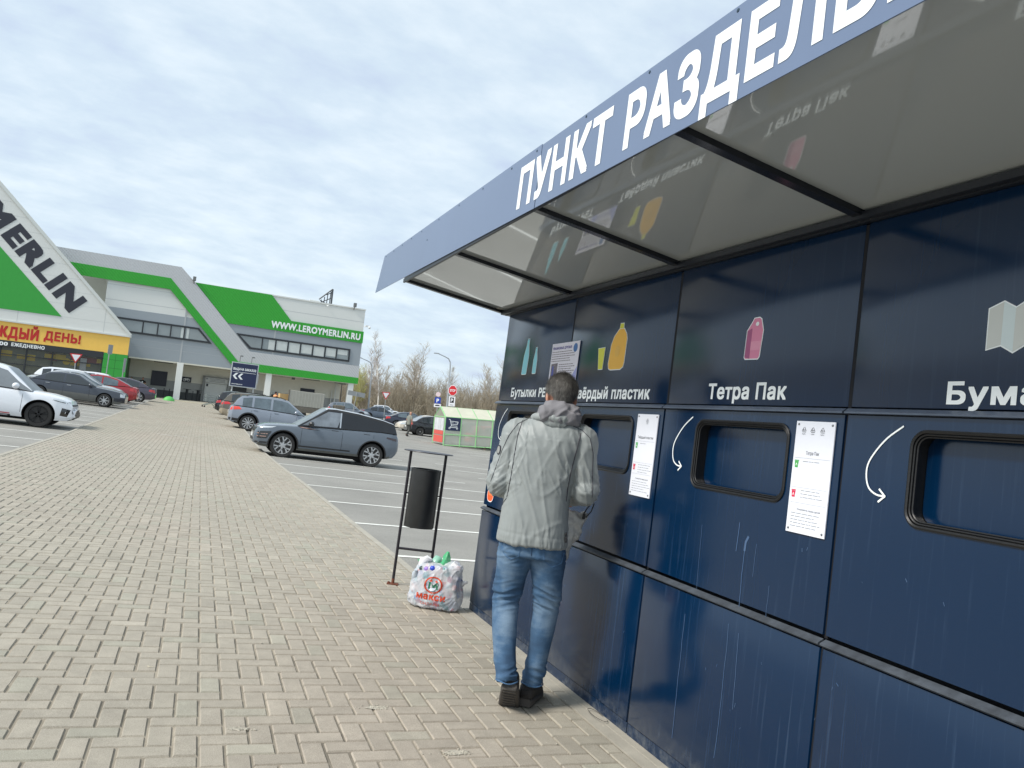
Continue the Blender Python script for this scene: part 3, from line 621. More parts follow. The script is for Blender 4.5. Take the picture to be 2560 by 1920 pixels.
# ------------------------------------------------------------------ shop building
P0 = Vector((-2.176, 80.0, .685)); sd_ = Vector((.99894, .03488, .03)).normalized(); su = Vector((-.03, 0, 1)).normalized(); sn = sd_.cross(su).normalized(); su = sn.cross(sd_) * -1
if su.z < 0: su = -su
if sn.y > 0: sn = -sn
shop = bpy.data.objects.new('shop_building', None); C.objects.link(shop)
mm_ = Matrix((sd_, -sn, su)).transposed().to_4x4(); mm_.translation = P0; shop.matrix_world = mm_
tag(shop, 'large white, grey and green home improvement store with sloping gable and yellow fascia', 'shop building')
def fs_(a, b_, d=0): return (a, -d, b_)            # facade coords: a along, b up, d out towards the car park
def SP(name, mb, m_, parent=None, **kw): return O(name, mb, m_, parent=parent or shop, **kw)
def ribbed(name, col, sc_, rot):
    m_ = mat(name, col, .45, var=.03, vs_=.3); t = m_.node_tree; b = t.nodes['Principled BSDF']; co = N(t, 'ShaderNodeTexCoord')
    mp = N(t, 'ShaderNodeMapping'); mp.inputs['Rotation'].default_value = (0, R(rot), 0); t.links.new(co.outputs['Object'], mp.inputs[0])
    wv = N(t, 'ShaderNodeTexWave', wave_type='BANDS', bands_direction='X', wave_profile='SIN'); wv.inputs['Scale'].default_value = sc_; t.links.new(mp.outputs[0], wv.inputs['Vector'])
    bp = N(t, 'ShaderNodeBump'); bp.inputs['Strength'].default_value = .3; bp.inputs['Distance'].default_value = .05; t.links.new(wv.outputs['Fac'], bp.inputs['Height']); t.links.new(bp.outputs[0], b.inputs['Normal']); return m_
m_white = mat('white_sandwich_panel', srgb(216, 218, 214), .5, var=.03, vs_=.25)
m_grey = mat('grey_sandwich_panel', srgb(150, 158, 164), .5, var=.03, vs_=.3)
m_rib = ribbed('ribbed_silver_cladding', srgb(188, 190, 192), 1.55, 45)
m_green = ribbed('ribbed_green_cladding', srgb(46, 158, 44), 1.55, 45)
m_gflat = mat('green_panel', srgb(50, 156, 58), .45, var=.03)
m_glass = mat('window_glass', srgb(128, 138, 140), .04, spec=.9, coat=.6, var=.18, vs_=.25)
m_blk = mat('anthracite_frame', srgb(42, 46, 50), .5)
m_int = mat('soffit_wall_light', srgb(222, 220, 208), .7, var=.03)
SR = 17.12
w = MB()
w.prism([(-7, 3.50), (SR - .04, 3.50), (SR - .04, 11.24), (7.6, 11.26), (-7, 11.3)], .02, .35); SP('upper_wall', w, m_white)
w = MB(); w.prism([(-7, 3.5), (5.2, 3.5), (.7, 7.9), (-7, 7.9)], .0, -.03, lambda a, b_, y: (a, y, b_)); w.prism([(3.7, 7.95), (6.1, 5.4), (SR - .03, 5.4), (SR - .03, 7.95)], .0, -.03); SP('grey_wall_band', w, m_grey)
w = MB(); w.prism([(-13, 12.6), (-.95, 12.6), (.45, 11.28), (6.13, 5.42), (SR, 5.36), (SR, 4.12), (7.2, 4.13), (5.16, 4.28), (-1.75, 11.38), (-13, 11.42)], -.04, -.14); SP('silver_cladding_band', w, m_rib)
w = MB(); w.prism([(-13, 11.42), (-1.75, 11.38), (5.16, 4.28), (SR, 4.12), (SR, 3.49), (4.95, 3.49), (4.6, 3.9), (-1.7, 10.33), (-13, 10.37)], -.05, -.20); SP('green_cladding_band', w, m_green)
w = MB(); w.prism([(.44, 11.34), (7.55, 11.32), (9.7, 9.02), (SR + .02, 9.0), (SR + .02, 7.78), (3.76, 7.9)], -.045, -.12); SP('green_cladding_field', w, m_green)
for nm, q in (('parapet', (.3, SR, -.05, .4, 11.25, 11.38)), ('parapet', (-13, -.95, .05, 8, 12.2, 12.62)), ('rear_block', (-7, SR - .1, .4, 30, 3.6, 11.1)), ('rear_block', (-40, -1.2, 8, 34, 0, 12.4))): w = MB(); w.box(*q); SP(nm, w, m_white)
w = MB()
for z in (10.0, 8.6, 4.6, 5.2): w.box(-7, SR - .05, -.036 if z < 8 else .012, .03, z - .012, z + .012)
for s_ in (-.05, 8.3): w.box(s_ - .07, s_ + .07, -.05, .0, 3.5, 10.6)
SP('panel_joints', w, mat('joint_grey', srgb(172, 176, 178), .6))
def window_band(corners, muls, panes_m):
    fr = MB(); (a0, b0), (a1, b1), (a2, b2), (a3, b3) = corners     # top-left, bottom-left, bottom-right, top-right
    t_ = .17; cx = sum(c[0] for c in corners) / 4; cz = sum(c[1] for c in corners) / 4
    inn = [(a0 + t_ * 1.9, b0 - t_), (a1 + t_ * .9, b1 + t_), (a2 - t_ * (.9 if a2 < a3 + .2 else 1.9), b2 + t_), (a3 - t_ * (.9 if abs(a3 - a2) < .3 else .6), b3 - t_)]
    if a2 > a3 + .3: inn[2] = (a2 - t_ * 2.2, b2 + t_); inn[3] = (a3 - t_ * .5, b3 - t_)
    for i in range(4):
        q = [corners[i], corners[(i + 1) % 4], inn[(i + 1) % 4], inn[i]]; fr.prism(q, -.13, .1)
    for m in muls: fr.box(m - .055, m + .055, -.115, .1, b1 + .1, b0 - .1)
    f = SP('window_band', fr, m_blk)
    g = MB(); g.prism(corners, -.06, -.04); SP('glass', g, m_glass, parent=f)
    bl = MB()
    for a, b_, z0, z1 in panes_m:
        bl.box(a, b_, -.075, -.065, z0, z1)
    if panes_m: SP('blinds', bl, mat('pale_blinds', srgb(196, 202, 200), .5, var=.06, vs_=3), parent=f)
    return f
window_band([(-6.3, 7.07), (-4.95, 5.72), (2.56, 5.69), (1.25, 7.05)], [-3.59, -2.32, -1.18, .02], [(-.28, -.06, 5.8, 6.95), (.2, .42, 5.8, 6.95)])
window_band([(4.68, 7.05), (6.03, 5.68), (15.98, 5.67), (15.96, 7.0)], [7.19, 8.48, 9.69, 10.92, 12.15, 13.4, 14.58], [(7.8, 8.4, 5.85, 6.85), (8.56, 9.6, 5.95, 6.85), (9.78, 10.84, 5.85, 6.85), (11.0, 12.06, 5.95, 6.85), (12.24, 13.3, 5.85, 6.85), (13.5, 14.5, 6.0, 6.85), (14.68, 15.7, 6.3, 6.85)])
for a in (-.26, 7.92, 16.17):
    w = MB(); w.box(a, a + .57, -.05, .5, -.6, 3.5, b=.01); SP('pillar', w, mat('white_pillar', srgb(226, 228, 224), .5, var=.02))
# recess
w = MB(); w.box(-7, SR - .9, 4.0, 4.3, 1.75, 3.6); SP('recess_wall', w, m_int)
w = MB(); w.box(-7, SR - .92, 3.96, 4.3, .75, 1.75); SP('recess_wall_base', w, mat('recess_grey', srgb(168, 170, 168), .7))
w = MB(); w.box(-7, SR - .94, 3.93, 4.3, -.8, .75); SP('recess_plinth', w, mat('recess_dark', srgb(84, 88, 90), .7))
w = MB(); w.box(-7, SR - .05, .05, 8, 3.46, 3.52); w.box(-7, SR - .05, -.04, .3, 3.40, 3.53); SP('recess_ceiling', w, mat('recess_ceiling', srgb(206, 204, 190), .7))
w = MB(); w.box(-2.42, -1.0, 3.88, 3.95, 1.12, 2.58); SP('dark_display_board', w, mat('navy_board', srgb(22, 26, 44), .4))
w = MB(); w.box(12.0, 13.5, 3.88, 3.95, 1.6, 2.5); SP('dark_display_board', w, mat('navy_board', srgb(22, 26, 44), .4))
w = MB(); w.box(.36, 1.24, 3.88, 3.95, 1.78, 2.3); bs = SP('bicycle_sign', w, mat('navy_board'))
def ringpts(cx, cz, r, n=16): return [(cx + r * math.cos(2 * math.pi * i / n), cz + r * math.sin(2 * math.pi * i / n)) for i in range(n + 1)]
rc = lambda a, b_, d: (a, 3.88 - d, b_)
w = MB(); strip(w, ringpts(.62, 2.0, .12), .03, .005, f=rc); strip(w, ringpts(.98, 2.0, .12), .03, .005, f=rc); strip(w, [(.62, 2.0), (.72, 2.13), (.92, 2.13), (.8, 2.0), (.62, 2.0)], .025, .008, f=rc); strip(w, [(.9, 2.2), (.98, 2.0)], .025, .008, f=rc); strip(w, [(.8, 2.0), (.7, 2.18)], .025, .009, f=rc)
SP('bicycle_emblem', w, white_v, parent=bs)
# service gate under the overhang
w = MB(); w.box(2.3, 2.52, 3.6, 3.95, -.7, 2.62); w.box(4.7, 4.95, 3.6, 3.95, -.7, 2.62); w.box(2.3, 4.95, 3.6, 3.95, 2.5, 2.62); SP('gate_surround', w, mat('gate_grey', srgb(136, 140, 140), .6))
w = MB(); w.box(2.52, 4.7, 3.8, 3.93, 1.98, 2.5); gs = SP('gate_notice_panel', w, mat('notice_panel', srgb(206, 210, 208), .5))
w = MB(); gfn = lambda a, b_, d: (a, 3.8 - d, b_)
lines(w, 3, 2.95, 4.6, 2.36, .13, gfn, .01, .05, seed=5); w.box(2.6, 2.8, 3.785, 3.795, 2.3, 2.42)
SP('print', w, mat('print_grey'), parent=gs)
w = MB(); w.box(2.56, 4.66, 3.82, 3.9, .05, 1.92); 
for z in (.5, .95, 1.4): w.box(2.56, 4.66, 3.805, 3.82, z - .01, z + .01)
gt = SP('roller_gate', w, mat('gate_white', srgb(208, 212, 210), .5))
w = MB(); w.box(2.68, 2.86, 3.79, 3.81, 1.6, 1.85); SP('gate_placard', w, mat('print_dark'), parent=gt)
w = MB(); w.box(5.1, 6.6, 3.85, 3.95, -.6, 1.9); SP('dark_doorway', w, m_blk)
w = MB(); w.box(8.9, 9.6, 3.85, 3.94, .5, 1.9); SP('notice_board', w, mat('notice_panel')); w = MB(); w.box(9.1, 9.4, 3.83, 3.85, 1.3, 1.5); w.box(9.22, 9.3, 3.83, 3.85, 1.6, 1.68); SP('notice_print', w, m_blk)
for q in ((15.6, 15.72, 3.7, 3.82, .3, 3.4), (15.25, 15.35, 3.8, 3.9, .8, 2.6)): w = MB(); w.box(*q); SP('downpipe', w, m_white)
for q in ((-2.3, -.6, 2.0, 2.2, 3.38, 3.45), (11.9, 13.6, 2.0, 2.2, 3.38, 3.45), (15.0, 16.2, 1.2, 1.4, 3.36, 3.44), (10.6, 10.9, 1, 1.2, 3.2, 3.45)): w = MB(); w.box(*q); SP('soffit_lamp', w, mat('lamp_housing', srgb(90, 92, 90), .6))
# lettering on the green band
w = MB(); g2f = lambda a, b_, d: (a, -.13 - d, b_ - (a - 7.8) * .004); text(w, 'WWW.LEROYMERLIN.RU', 7.82, 16.82, 8.08, 8.80, g2f, .035, .05, step=.004)
SP('web_lettering', w, mat('white_letters', srgb(236, 240, 240), .4))
# spotlights, cameras and rooftop plant
for a, z in ((.3, 11.55), (15.85, 11.5)):
    w = MB(); w.box(a - .14, a + .14, -.55, -.2, z - .1, z + .3); w.tube([(a, -.3, z), (a - .02, -.1, z - .35)], .05, 6); SP('floodlight', w, mat('floodlight_grey', srgb(110, 112, 112), .5))
w = MB(); w.tube([(SR, -.1, 9.55), (SR + .45, -.35, 9.6)], .05, 6); w.ell((SR + .5, -.4, 9.48), (.14, .14, .14), 10); w.box(SR + .1, SR + .4, -.35, -.15, 9.55, 9.7); SP('security_camera', w, mat('camera_white', srgb(220, 222, 222), .4))
w = MB(); w.tube([(13.0, -.1, 11.15), (13.1, -.45, 11.1)], .04, 6); w.ell((13.1, -.45, 11.05), (.1, .1, .1), 8); SP('security_camera', w, mat('camera_white'))
rt = MB(); rt.box(11.6, 12.6, 2, 4, 11.2, 11.75); SP('rooftop_unit', rt, m_white)
rs = MB()
for i in range(4): x = 12.8 + i * .3; rs.tube([(x, 2.5, 11.2), (x + .05, 2.5, 12.0 + i * .34)], .05, 5)
rs.tube([(12.6, 2.5, 12.0), (13.9, 2.5, 13.3)], .07, 5); rs.tube([(13.9, 2.5, 11.2), (13.9, 2.5, 13.3)], .1, 5); rs.tube([(12.8, 2.5, 11.7), (13.8, 2.5, 12.3)], .05, 5); rs.tube([(12.7, 2.5, 11.9), (13.8, 2.5, 11.5)], .05, 5); rs.tube([(13.3, 2.5, 12.6), (13.85, 2.5, 12.9)], .05, 5)
SP('rooftop_sign_frame', rs, mat('sign_frame_steel', srgb(70, 74, 78), .5))
# gable volume in front (o = 2.5 m out)
GO = 2.6
def fg(a, b_, d=0): return (a, -GO - d, b_)
w = MB(); w.prism([(-22, 23.0), (-15.1, 16.1), (-4.42, 5.3), (-4.42, 5.22), (-34, 5.22), (-34, 11)], -GO, -GO + .5); w.box(-34, -4.6, -GO + .5, 3.9, 3.0, 5.25); SP('gable_wall', w, m_white)
w = MB(); 
w.prism([(-22.1, 23.3), (-15.1, 16.3), (-4.30, 5.42), (-4.42, 5.2), (-15.15, 15.98), (-22, 22.9)], -GO - .15, -GO + .5); w.box(-34, -4.32, -GO - .15, -GO + .5, 5.14, 5.26); SP('gable_trim', w, mat('trim_white', srgb(206, 210, 206), .5))
w = MB(); w.prism([(-20, 16.3), (-9.95, 6.2), (-30, 6.2)], -GO - .05, -GO - .002); SP('green_triangle', w, m_gflat)
w = MB()
def dg(a, b_, d): p, q = a, b_; return ((p + q) / math.sqrt(2), -GO - d, (q - p) / math.sqrt(2))
text(w, 'ERLIN', -19.55, -11.32, -2.02, -.08, dg, .055, .03, step=.004); text(w, 'M', -22.1, -19.95, -2.02, -.08, dg, .055, .03, step=.004); text(w, 'LEROY', -33, -23, -2.02, -.08, dg, .055, .03, step=.004)
SP('gable_lettering', w, mat('dark_letters', srgb(44, 46, 56), .4))
w = MB()
for a in (-6.6, -13.2): w.box(a - .02, a + .02, -GO - .006, -GO + .1, 5.3, 7.3 if a > -8 else 6.3)
for k in range(10): 
    z = 6.2 + k * 1.15; w.box(-19, .8 - z, -GO - .004, -GO + .1, z - .008, z + .008)
SP('gable_panel_joints', w, mat('joint_faint', srgb(188, 192, 190), .6))
w = MB(); w.box(-34, -4.42, -GO, -GO + .2, 3.52, 5.14); SP('yellow_fascia', w, mat('yellow_fascia', srgb(242, 196, 92), .45, var=.03))
w = MB(); w.box(-34, -6.36, -GO - .02, -GO + .1, 3.02, 3.56); SP('black_fascia', w, m_blk)
w = MB(); text(w, 'КАЖДЫЙ', -15.9, -11.45, 3.80, 4.78, fg, .045, .03, step=.004); text(w, 'ДЕНЬ!', -11.05, -8.25, 3.98, 4.80, fg, .045, .03, step=.004); SP('slogan_lettering', w, mat('red_letters', srgb(190, 36, 32), .45))
w = MB(); text(w, '8:00-22:00', -16.4, -13.6, 3.10, 3.43, fg, .035, .045); text(w, 'ЕЖЕДНЕВНО', -13.35, -10.88, 3.13, 3.43, fg, .035, .045); SP('hours_lettering', w, mat('white_letters'))
w = MB(); w.box(-6.33, -4.42, -GO, -GO + .2, -.8, 3.53); gp = SP('green_corner_wall', w, m_gflat)
w = MB()
for a in (-5.35,): w.box(a - .012, a + .012, -GO - .004, -GO + .01, -.8, 3.5)
for z in (2.95, 2.2, 1.45, .7): w.box(-6.33, -4.42, -GO - .0045, -GO + .01, z - .012, z + .012)
SP('tile_joints', w, mat('green_joint', srgb(28, 96, 36), .6), parent=gp)
w = MB(); w.box(-4.6, -4.44, -GO + .02, 3.9, -.8, 3.53); SP('green_return_wall', w, mat('dark_green_panel', srgb(30, 92, 44), .5))
# shop front glazing with displays behind it
w = MB(); w.box(-34, -6.33, -GO + .45, -GO + .47, -.8, 3.05); SP('display_backdrop', w, mat('display_back', srgb(150, 148, 118), .8, var=.35, vs_=.5))
w = MB(); rr = random.Random(4)
for k in range(9):
    a = -15 + k * 1.0 + rr.uniform(-.2, .2); z = rr.uniform(2.0, 2.6); w = MB(); w.box(a, a + rr.uniform(.5, .95), -GO + .38, -GO + .40, z, z + rr.uniform(.3, .55)); SP('yellow_poster', w, mat('poster_yellow', srgb(236, 204, 50), .7))
w = MB(); w.ell((-9.15, -GO + .36, 2.35), (.3, .05, .3), 14)
SP('yellow_poster', w, mat('poster_yellow', srgb(222, 190, 48), .7))
w = MB(); w.box(-8.9, -6.6, -GO + .40, -GO + .42, 2.45, 2.9); w.box(-10.6, -9.9, -GO + .41, -GO + .42, 2.3, 2.9); SP('red_poster', w, mat('poster_red', srgb(150, 66, 44), .7))
w = MB(); w.box(-8.1, -7.6, -GO + .3, -GO + .34, -.6, 2.8); SP('inner_column', w, m_white)
gm = mat('shopfront_glass', srgb(60, 70, 74), .03, spec=.9, alpha=.28)
w = MB(); w.box(-34, -6.33, -GO + .2, -GO + .22, -.8, 3.05); SP('shopfront_glass', w, gm)
w = MB()
for a in (-6.38, -8.35, -10.25, -12.2, -14.1, -16, -18): w.box(a - .05, a + .05, -GO + .12, -GO + .26, -.8, 3.05)
for z in (2.4, 1.65, .9): w.box(-34, -6.33, -GO + .13, -GO + .25, z - .035, z + .035)
SP('glazing_frame', w, m_blk)
# outdoor tables and rails under the overhang
def sw(a, d, z=0): return P0 + sd_ * a + sn * d + su * z      # facade coords to world
TILT = (0, -R(1.72), 0)
def bar_table(a, lab):
    t_ = E('tall_table', sw(a, -2.6), TILT, lab, 'table', 'tall tables under the shop overhang')
    w = MB(); w.lathe([(.0001, 1.06), (.38, 1.06), (.38, 1.10), (.0001, 1.10)], 16); O('tabletop', w, m_blk, t_)
    w = MB(); w.tube([(0, 0, .02), (0, 0, .7)], .09, 8); w.tube([(0, 0, .7), (0, 0, 1.06)], .13, 8); w.lathe([(.28, 0), (.28, .03), (.0001, .04)], 14); O('pedestal', w, m_blk, t_)
bar_table(.95, 'black tall table just right of the left white pillar, below the bicycle sign'); bar_table(1.98, 'black tall table nearer the roller gate, second from the left pillar')
for i, (a, lab) in enumerate(((-1.12, 'thin dark rail post under the display board, left one'), (-.62, 'thin dark rail post close to the left white pillar'), (1.5, 'thin dark rail post between the two tall tables'))):
    w = MB(); w.tube([(0, 0, 0), (0, 0, .95)], .035, 6); O('rail_post', w, m_blk, loc=sw(a, -2.4), rot=TILT, label=lab, cat='post', group='rail posts under the overhang')
# ------------------------------------------------------------------ advertising board
bdx = E('billboard', (2.75, 60, G(2.75, 60)), (0, -R(1.2), 0), 'navy billboard with white double chevron and Russian pick-up text by the walkway', 'billboard')
z0 = 2.36 - G(2.75, 60); z1 = 4.16 - G(2.75, 60); H_ = z1 - z0
w = MB(); w.box(-.95, .95, -.1, .1, z0, z1); O('panel_box', w, mat('alu_frame', srgb(190, 194, 196), .4, metal=.3), bdx)
w = MB(); w.box(-.88, .88, -.112, -.1, z0 + .07, z1 - .07); O('face', w, mat('billboard_navy', srgb(30, 40, 74), .35), bdx)
w = MB(); fb2 = lambda a, b_, d: (a, -.112 - d, z0 + b_)
text(w, 'ВЫДАЧА ЗАКАЗОВ', -.80, .80, 1.22, 1.40, fb2, .03, .003, step=.0005)
strip(w, [(-.82, 1.08), (.80, 1.08)], .022, .004, f=fb2)
for a in (-.78, -.42):
    for s_ in (1, -1): w.add([fb2(a, .78, .005), fb2(a + .16, .78, .005), fb2(a + .36, .78 + s_ * .22, .005), fb2(a + .20, .78 + s_ * .22, .005)], [(0, 1, 2, 3)])
text(w, 'LEROYMERLIN.RU', -.80, -.04, .16, .225, fb2, .03, .003, step=.0005)
O('lettering', w, mat('white_letters'), bdx)
for a in (-.72, .78): w = MB(); w.tube([(a, .12, -.1), (a, .12, z0 + .3)], .05, 8); O('post', w, mat('alu_frame'), bdx)
for a in (-.42, .4):
    w = MB(); w.tube([(a, 0, z1), (a, -.05, z1 + .42), (a + .1, -.35, z1 + .5)], .022, 6); w.box(a - .02, a + .18, -.45, -.3, z1 + .42, z1 + .5); O('board_lamp', w, mat('floodlight_grey'), bdx)
w = MB(); w.box(.97, 1.02, -.05, .1, z0 + .4, z0 + 1.1); O('side_box', w, mat('alu_frame'), bdx)
# ------------------------------------------------------------------ road signs
galv = mat('galvanised_post', srgb(160, 164, 164), .5, metal=.4); signgrey = mat('sign_back', srgb(146, 150, 152), .5, metal=.3)
red_s, white_s = mat('sign_red', srgb(206, 38, 46), .45), mat('sign_white', srgb(232, 232, 236), .45)
def post(root, h, x=0, r=.035): 
    w = MB(); w.tube([(x, .03, -.1), (x, .03, h)], r, 8); O('post', w, galv, root)
def poly_sign(root, name, pts, m_, y=-.02, th=.012):
    w = MB(); w.prism(pts, y, y - th); return O(name, w, m_, root)
def yield_sign(loc, h, s, label, rz=0):
    r_ = E('yield_sign', loc, (0, -R(3), rz), label, 'road sign', 'give way signs'); post(r_, h)
    tri = lambda k: [(-s * k, h + .02 + (s * .577) * (k)), (s * k, h + .02 + s * .577 * k), (0, h + .02 - s * 1.155 * k)]
    T_ = [(a, b_ - .45 * s) for a, b_ in tri(1)]; f = poly_sign(r_, 'sign_plate', T_, red_s); T2 = [(a, b_ - .45 * s) for a, b_ in tri(.72)]; w = MB(); w.prism(T2, -.033, -.037); O('sign_face', w, white_s, f)
yield_sign((16.67, 74.1, G(16.67, 74.1)), 2.95, .42, 'give way triangle on a thin post near the trees and right-hand parked cars')
yield_sign((-8.12, 60, G(-8.12, 60)), 2.65, .38, 'give way triangle on a post before the shop windows at left')
def side_sign(loc, h, w_, hh, label):
    r_ = E('road_sign', loc, (0, -R(2), R(62)), label, 'road sign'); post(r_, h); w = MB(); w.box(-w_ / 2, w_ / 2, -.02, .0, h - hh, h); O('sign_plate', w, signgrey, r_)
side_sign((-6.2, 60, G(-6.2, 60)), 3.65, .5, .66, 'grey road sign seen nearly edge-on before the yellow fascia')
side_sign((-5.36, 62, G(-5.36, 62)), 2.9, .3, 1.0, 'slim double sign on a post in front of the green tiled corner')
# stop sign + parking plate, parking sign
def on_plane(x, y): return (x, y, G(x, y))
D1 = (16.65, 52.5); hs = 4.09 - G(*D1)
r_ = E('stop_sign', on_plane(*D1), (0, -R(3.2), R(-20)), 'red octagonal stop sign above a small parking plate behind the trolley shelter', 'road sign'); post(r_, hs + .35)
oc = lambda k: [(k * math.cos(R(22.5 + 45 * i)), hs + k * math.sin(R(22.5 + 45 * i)) * 1.22) for i in range(8)]
f = poly_sign(r_, 'sign_plate', oc(.33), white_s); w = MB(); w.prism(oc(.295), -.033, -.037); O('sign_face', w, red_s, f)
w = MB(); text(w, 'STOP', -.2, .2, hs - .09, hs + .10, lambda a, b_, d: (a, -.037 - d, b_), .03, .004, step=.0005); O('lettering', w, white_s, f)
w = MB(); w.box(-.23, .23, -.03, -.018, hs - 1.13, hs - .42); f = O('parking_plate', w, white_s, r_)
w = MB(); w.box(-.14, .14, -.034, -.03, hs - .88, hs - .5); w.box(-.12, .12, -.034, -.03, hs - 1.05, hs - 1.02); f2 = O('plate_panel', w, mat('print_black', srgb(24, 24, 28), .5), f)
w = MB(); text(w, 'P', -.08, .08, hs - .82, hs - .56, lambda a, b_, d: (a, -.034 - d, b_), .03, .004, step=.0005); O('plate_letter', w, white_s, f)
D1 = (15.75, 53.0); hb = 3.05 - G(*D1)
r_ = E('parking_sign', on_plane(*D1), (0, -R(3.2), R(-20)), 'blue parking sign with a round sign above it and a tow plate below', 'road sign'); post(r_, hb + .95)
w = MB(); w.box(-.21, .21, -.03, -.018, hb - .02, hb + .42); O('blue_plate', w, mat('sign_blue', srgb(28, 66, 168), .45), r_)
w = MB(); text(w, 'P', -.09, .09, hb + .06, hb + .34, lambda a, b_, d: (a, -.03 - d, b_), .04, .004, step=.0005); O('letter', w, white_s, r_)
w = MB(); w.prism([(.17 * math.cos(R(a)), hb + .64 + .17 * math.sin(R(a))) for a in range(0, 360, 20)], -.018, -.03); O('round_plate', w, mat('sign_faded', srgb(222, 200, 204), .5), r_)
w = MB(); w.box(-.25, .25, -.03, -.018, hb - .28, hb - .05); O('tow_plate', w, white_s, r_)
w = MB(); w.prism([(-.17, hb - .2), (.17, hb - .2), (.16, hb - .14), (.05, hb - .11), (-.1, hb - .11), (-.16, hb - .15)], -.031, -.034); O('tow_symbol', w, mat('print_black'), r_)
r_ = E('direction_sign', (13.9, 76, G(13.9, 76)), (0, -R(3), R(180)), 'grey back of a wide direction sign beside the white pillar', 'road sign'); post(r_, 2.7)
w = MB(); w.box(-.85, .85, -.02, .0, 2.3, 2.75); O('sign_plate', w, signgrey, r_)
# lamp posts
def lamp(x, y, h, label, arm=2.0, tilt=-3):
    r_ = E('street_lamp', (x, y, G(x, y)), (0, R(tilt), 0), label, 'street lamp', 'street lamps beyond the car park')
    w = MB(); P = [(0, 0, -.2), (0, 0, h - 1.2), (-.05, 0, h - .6), (-.3, 0, h - .2), (-.8, 0, h), (-arm, 0, h + .25)]; w.tube(P, [.13, .09, .08, .07, .06, .05], 8); O('pole', w, mat('lamp_pole', srgb(176, 180, 184), .5, metal=.3), r_)
    w = MB(); w.box(-arm - .5, -arm + .1, -.13, .13, h + .2, h + .32, b=.03); O('lamp_head', w, mat('lamp_pole'), r_)
lamp(26.6, 86, 8.1, 'tall curved street lamp rising behind the parking signs', 1.6)
lamp(20.9, 103, 7.4, 'street lamp with its arm over the thin birch right of the shop', 1.6, -3)
r_ = E('utility_pole', (15.3, 92, G(15.3, 92)), (0, -R(3), 0), 'slim dark pole carrying a small box right of the white corner pillar', 'pole')
w = MB(); w.tube([(0, 0, -.1), (0, 0, 6.0)], .06, 6); O('pole', w, mat('dark_pole', srgb(104, 104, 100), .6), r_); w = MB(); w.box(-.12, .12, -.1, .1, 3.6, 4.8); O('box', w, signgrey, r_)
# concrete-painted green hemisphere
w = MB(); prof = [(.46 * math.cos(R(a)), .46 * math.sin(R(a))) for a in range(0, 91, 9)]; w.lathe([(.5, -.05), (.5, .02)] + prof[:-1] + [(.0001, .46)], 24)
O('hemisphere_bollard', w, mat('bollard_green', srgb(92, 180, 90), .6, var=.1), loc=(-2.35, 68.5, G(-2.35, 68.5)), sm=40, label='green hemisphere bollard at the far left end of the walkway', cat='bollard')
# ------------------------------------------------------------------ trolley shelter
sx, sy = 14.28, 46.0; sz = G(sx, sy)
sh_ = E('trolley_shelter', (sx, sy, sz), (0, -R(3.2), R(.8)), 'long trolley shelter with light green frame, clear ribbed panels and navy trolley sign', 'trolley shelter')
gmt = mat('light_green_frame', srgb(146, 206, 140), .5); polyc = mat('polycarbonate', srgb(222, 224, 212), .3, alpha=.34); polyr = mat('polycarbonate_roof', srgb(214, 212, 192), .4, alpha=.8, var=.08, vs_=2)
EV, AP, WD, ST = 1.80, 2.42, 2.3, 1.06
for i in range(7):
    x = i * ST
    w = MB()
    P = [(x, 0, 0), (x, 0, EV), (x, WD / 2, AP), (x, WD, EV), (x, WD, 0)]
    for a, b_ in zip(P[:-1], P[1:]): w.tube([a, b_], .035, 6)
    O('green_frame', w, gmt, sh_)
w = MB()
for z in (EV, .72, .06): 
    for y in (0, WD): w.tube([(0, y, z), (6 * ST, y, z)], .028, 6)
w.tube([(0, 0, EV), (0, WD, EV)], .028, 6); w.tube([(0, WD / 2, AP), (6 * ST, WD / 2, AP)], .03, 6)
O('green_rails', w, gmt, sh_)
for i in range(6):
    w = MB(); w.box(i * ST + .03, (i + 1) * ST - .03, -.004, .004, .08, EV - .03); O('side_panel', w, polyc, sh_); w = MB(); w.box(i * ST + .03, (i + 1) * ST - .03, WD - .004, WD + .004, .08, EV - .03); O('side_panel', w, polyc, sh_)
    w = MB(); w.add([(i * ST + .03, 0, EV + .03), ((i + 1) * ST - .03, 0, EV + .03), ((i + 1) * ST - .03, WD / 2, AP + .03), (i * ST + .03, WD / 2, AP + .03), ((i + 1) * ST - .03, WD, EV + .03), (i * ST + .03, WD, EV + .03)], [(0, 1, 2, 3), (3, 2, 4, 5)]); O('roof_panel', w, polyr, sh_)
w = MB(); w.add([(-.01, .03, .1), (-.01, WD - .03, .1), (-.01, WD - .03, EV), (-.01, .03, EV)], [(0, 1, 2, 3)]); w.add([(-.01, .03, EV + .02), (-.01, WD - .03, EV + .02), (-.01, WD / 2, AP)], [(0, 1, 2)]); O('end_panel', w, polyc, sh_)
w = MB(); w.box(-.03, -.015, .2, WD - .2, .95, EV - .08); O('end_poster', w, mat('poster_pale', srgb(206, 208, 212), .5, var=.2, vs_=3), sh_)
w = MB(); w.box(-.035, -.014, .2, WD - .2, .2, .62); w.box(-.035, -.014, .2, WD - .2, .68, .93); O('end_poster_red', w, mat('poster_scarlet', srgb(214, 92, 84), .5), sh_)
w = MB(); w.box(.05, ST - .05, -.03, -.012, .98, EV - .0); f = O('trolley_sign', w, mat('billboard_navy'), sh_)
w = MB(); fp = lambda a, b_, d: (a, -.03 - d, b_)
cz = 1.4
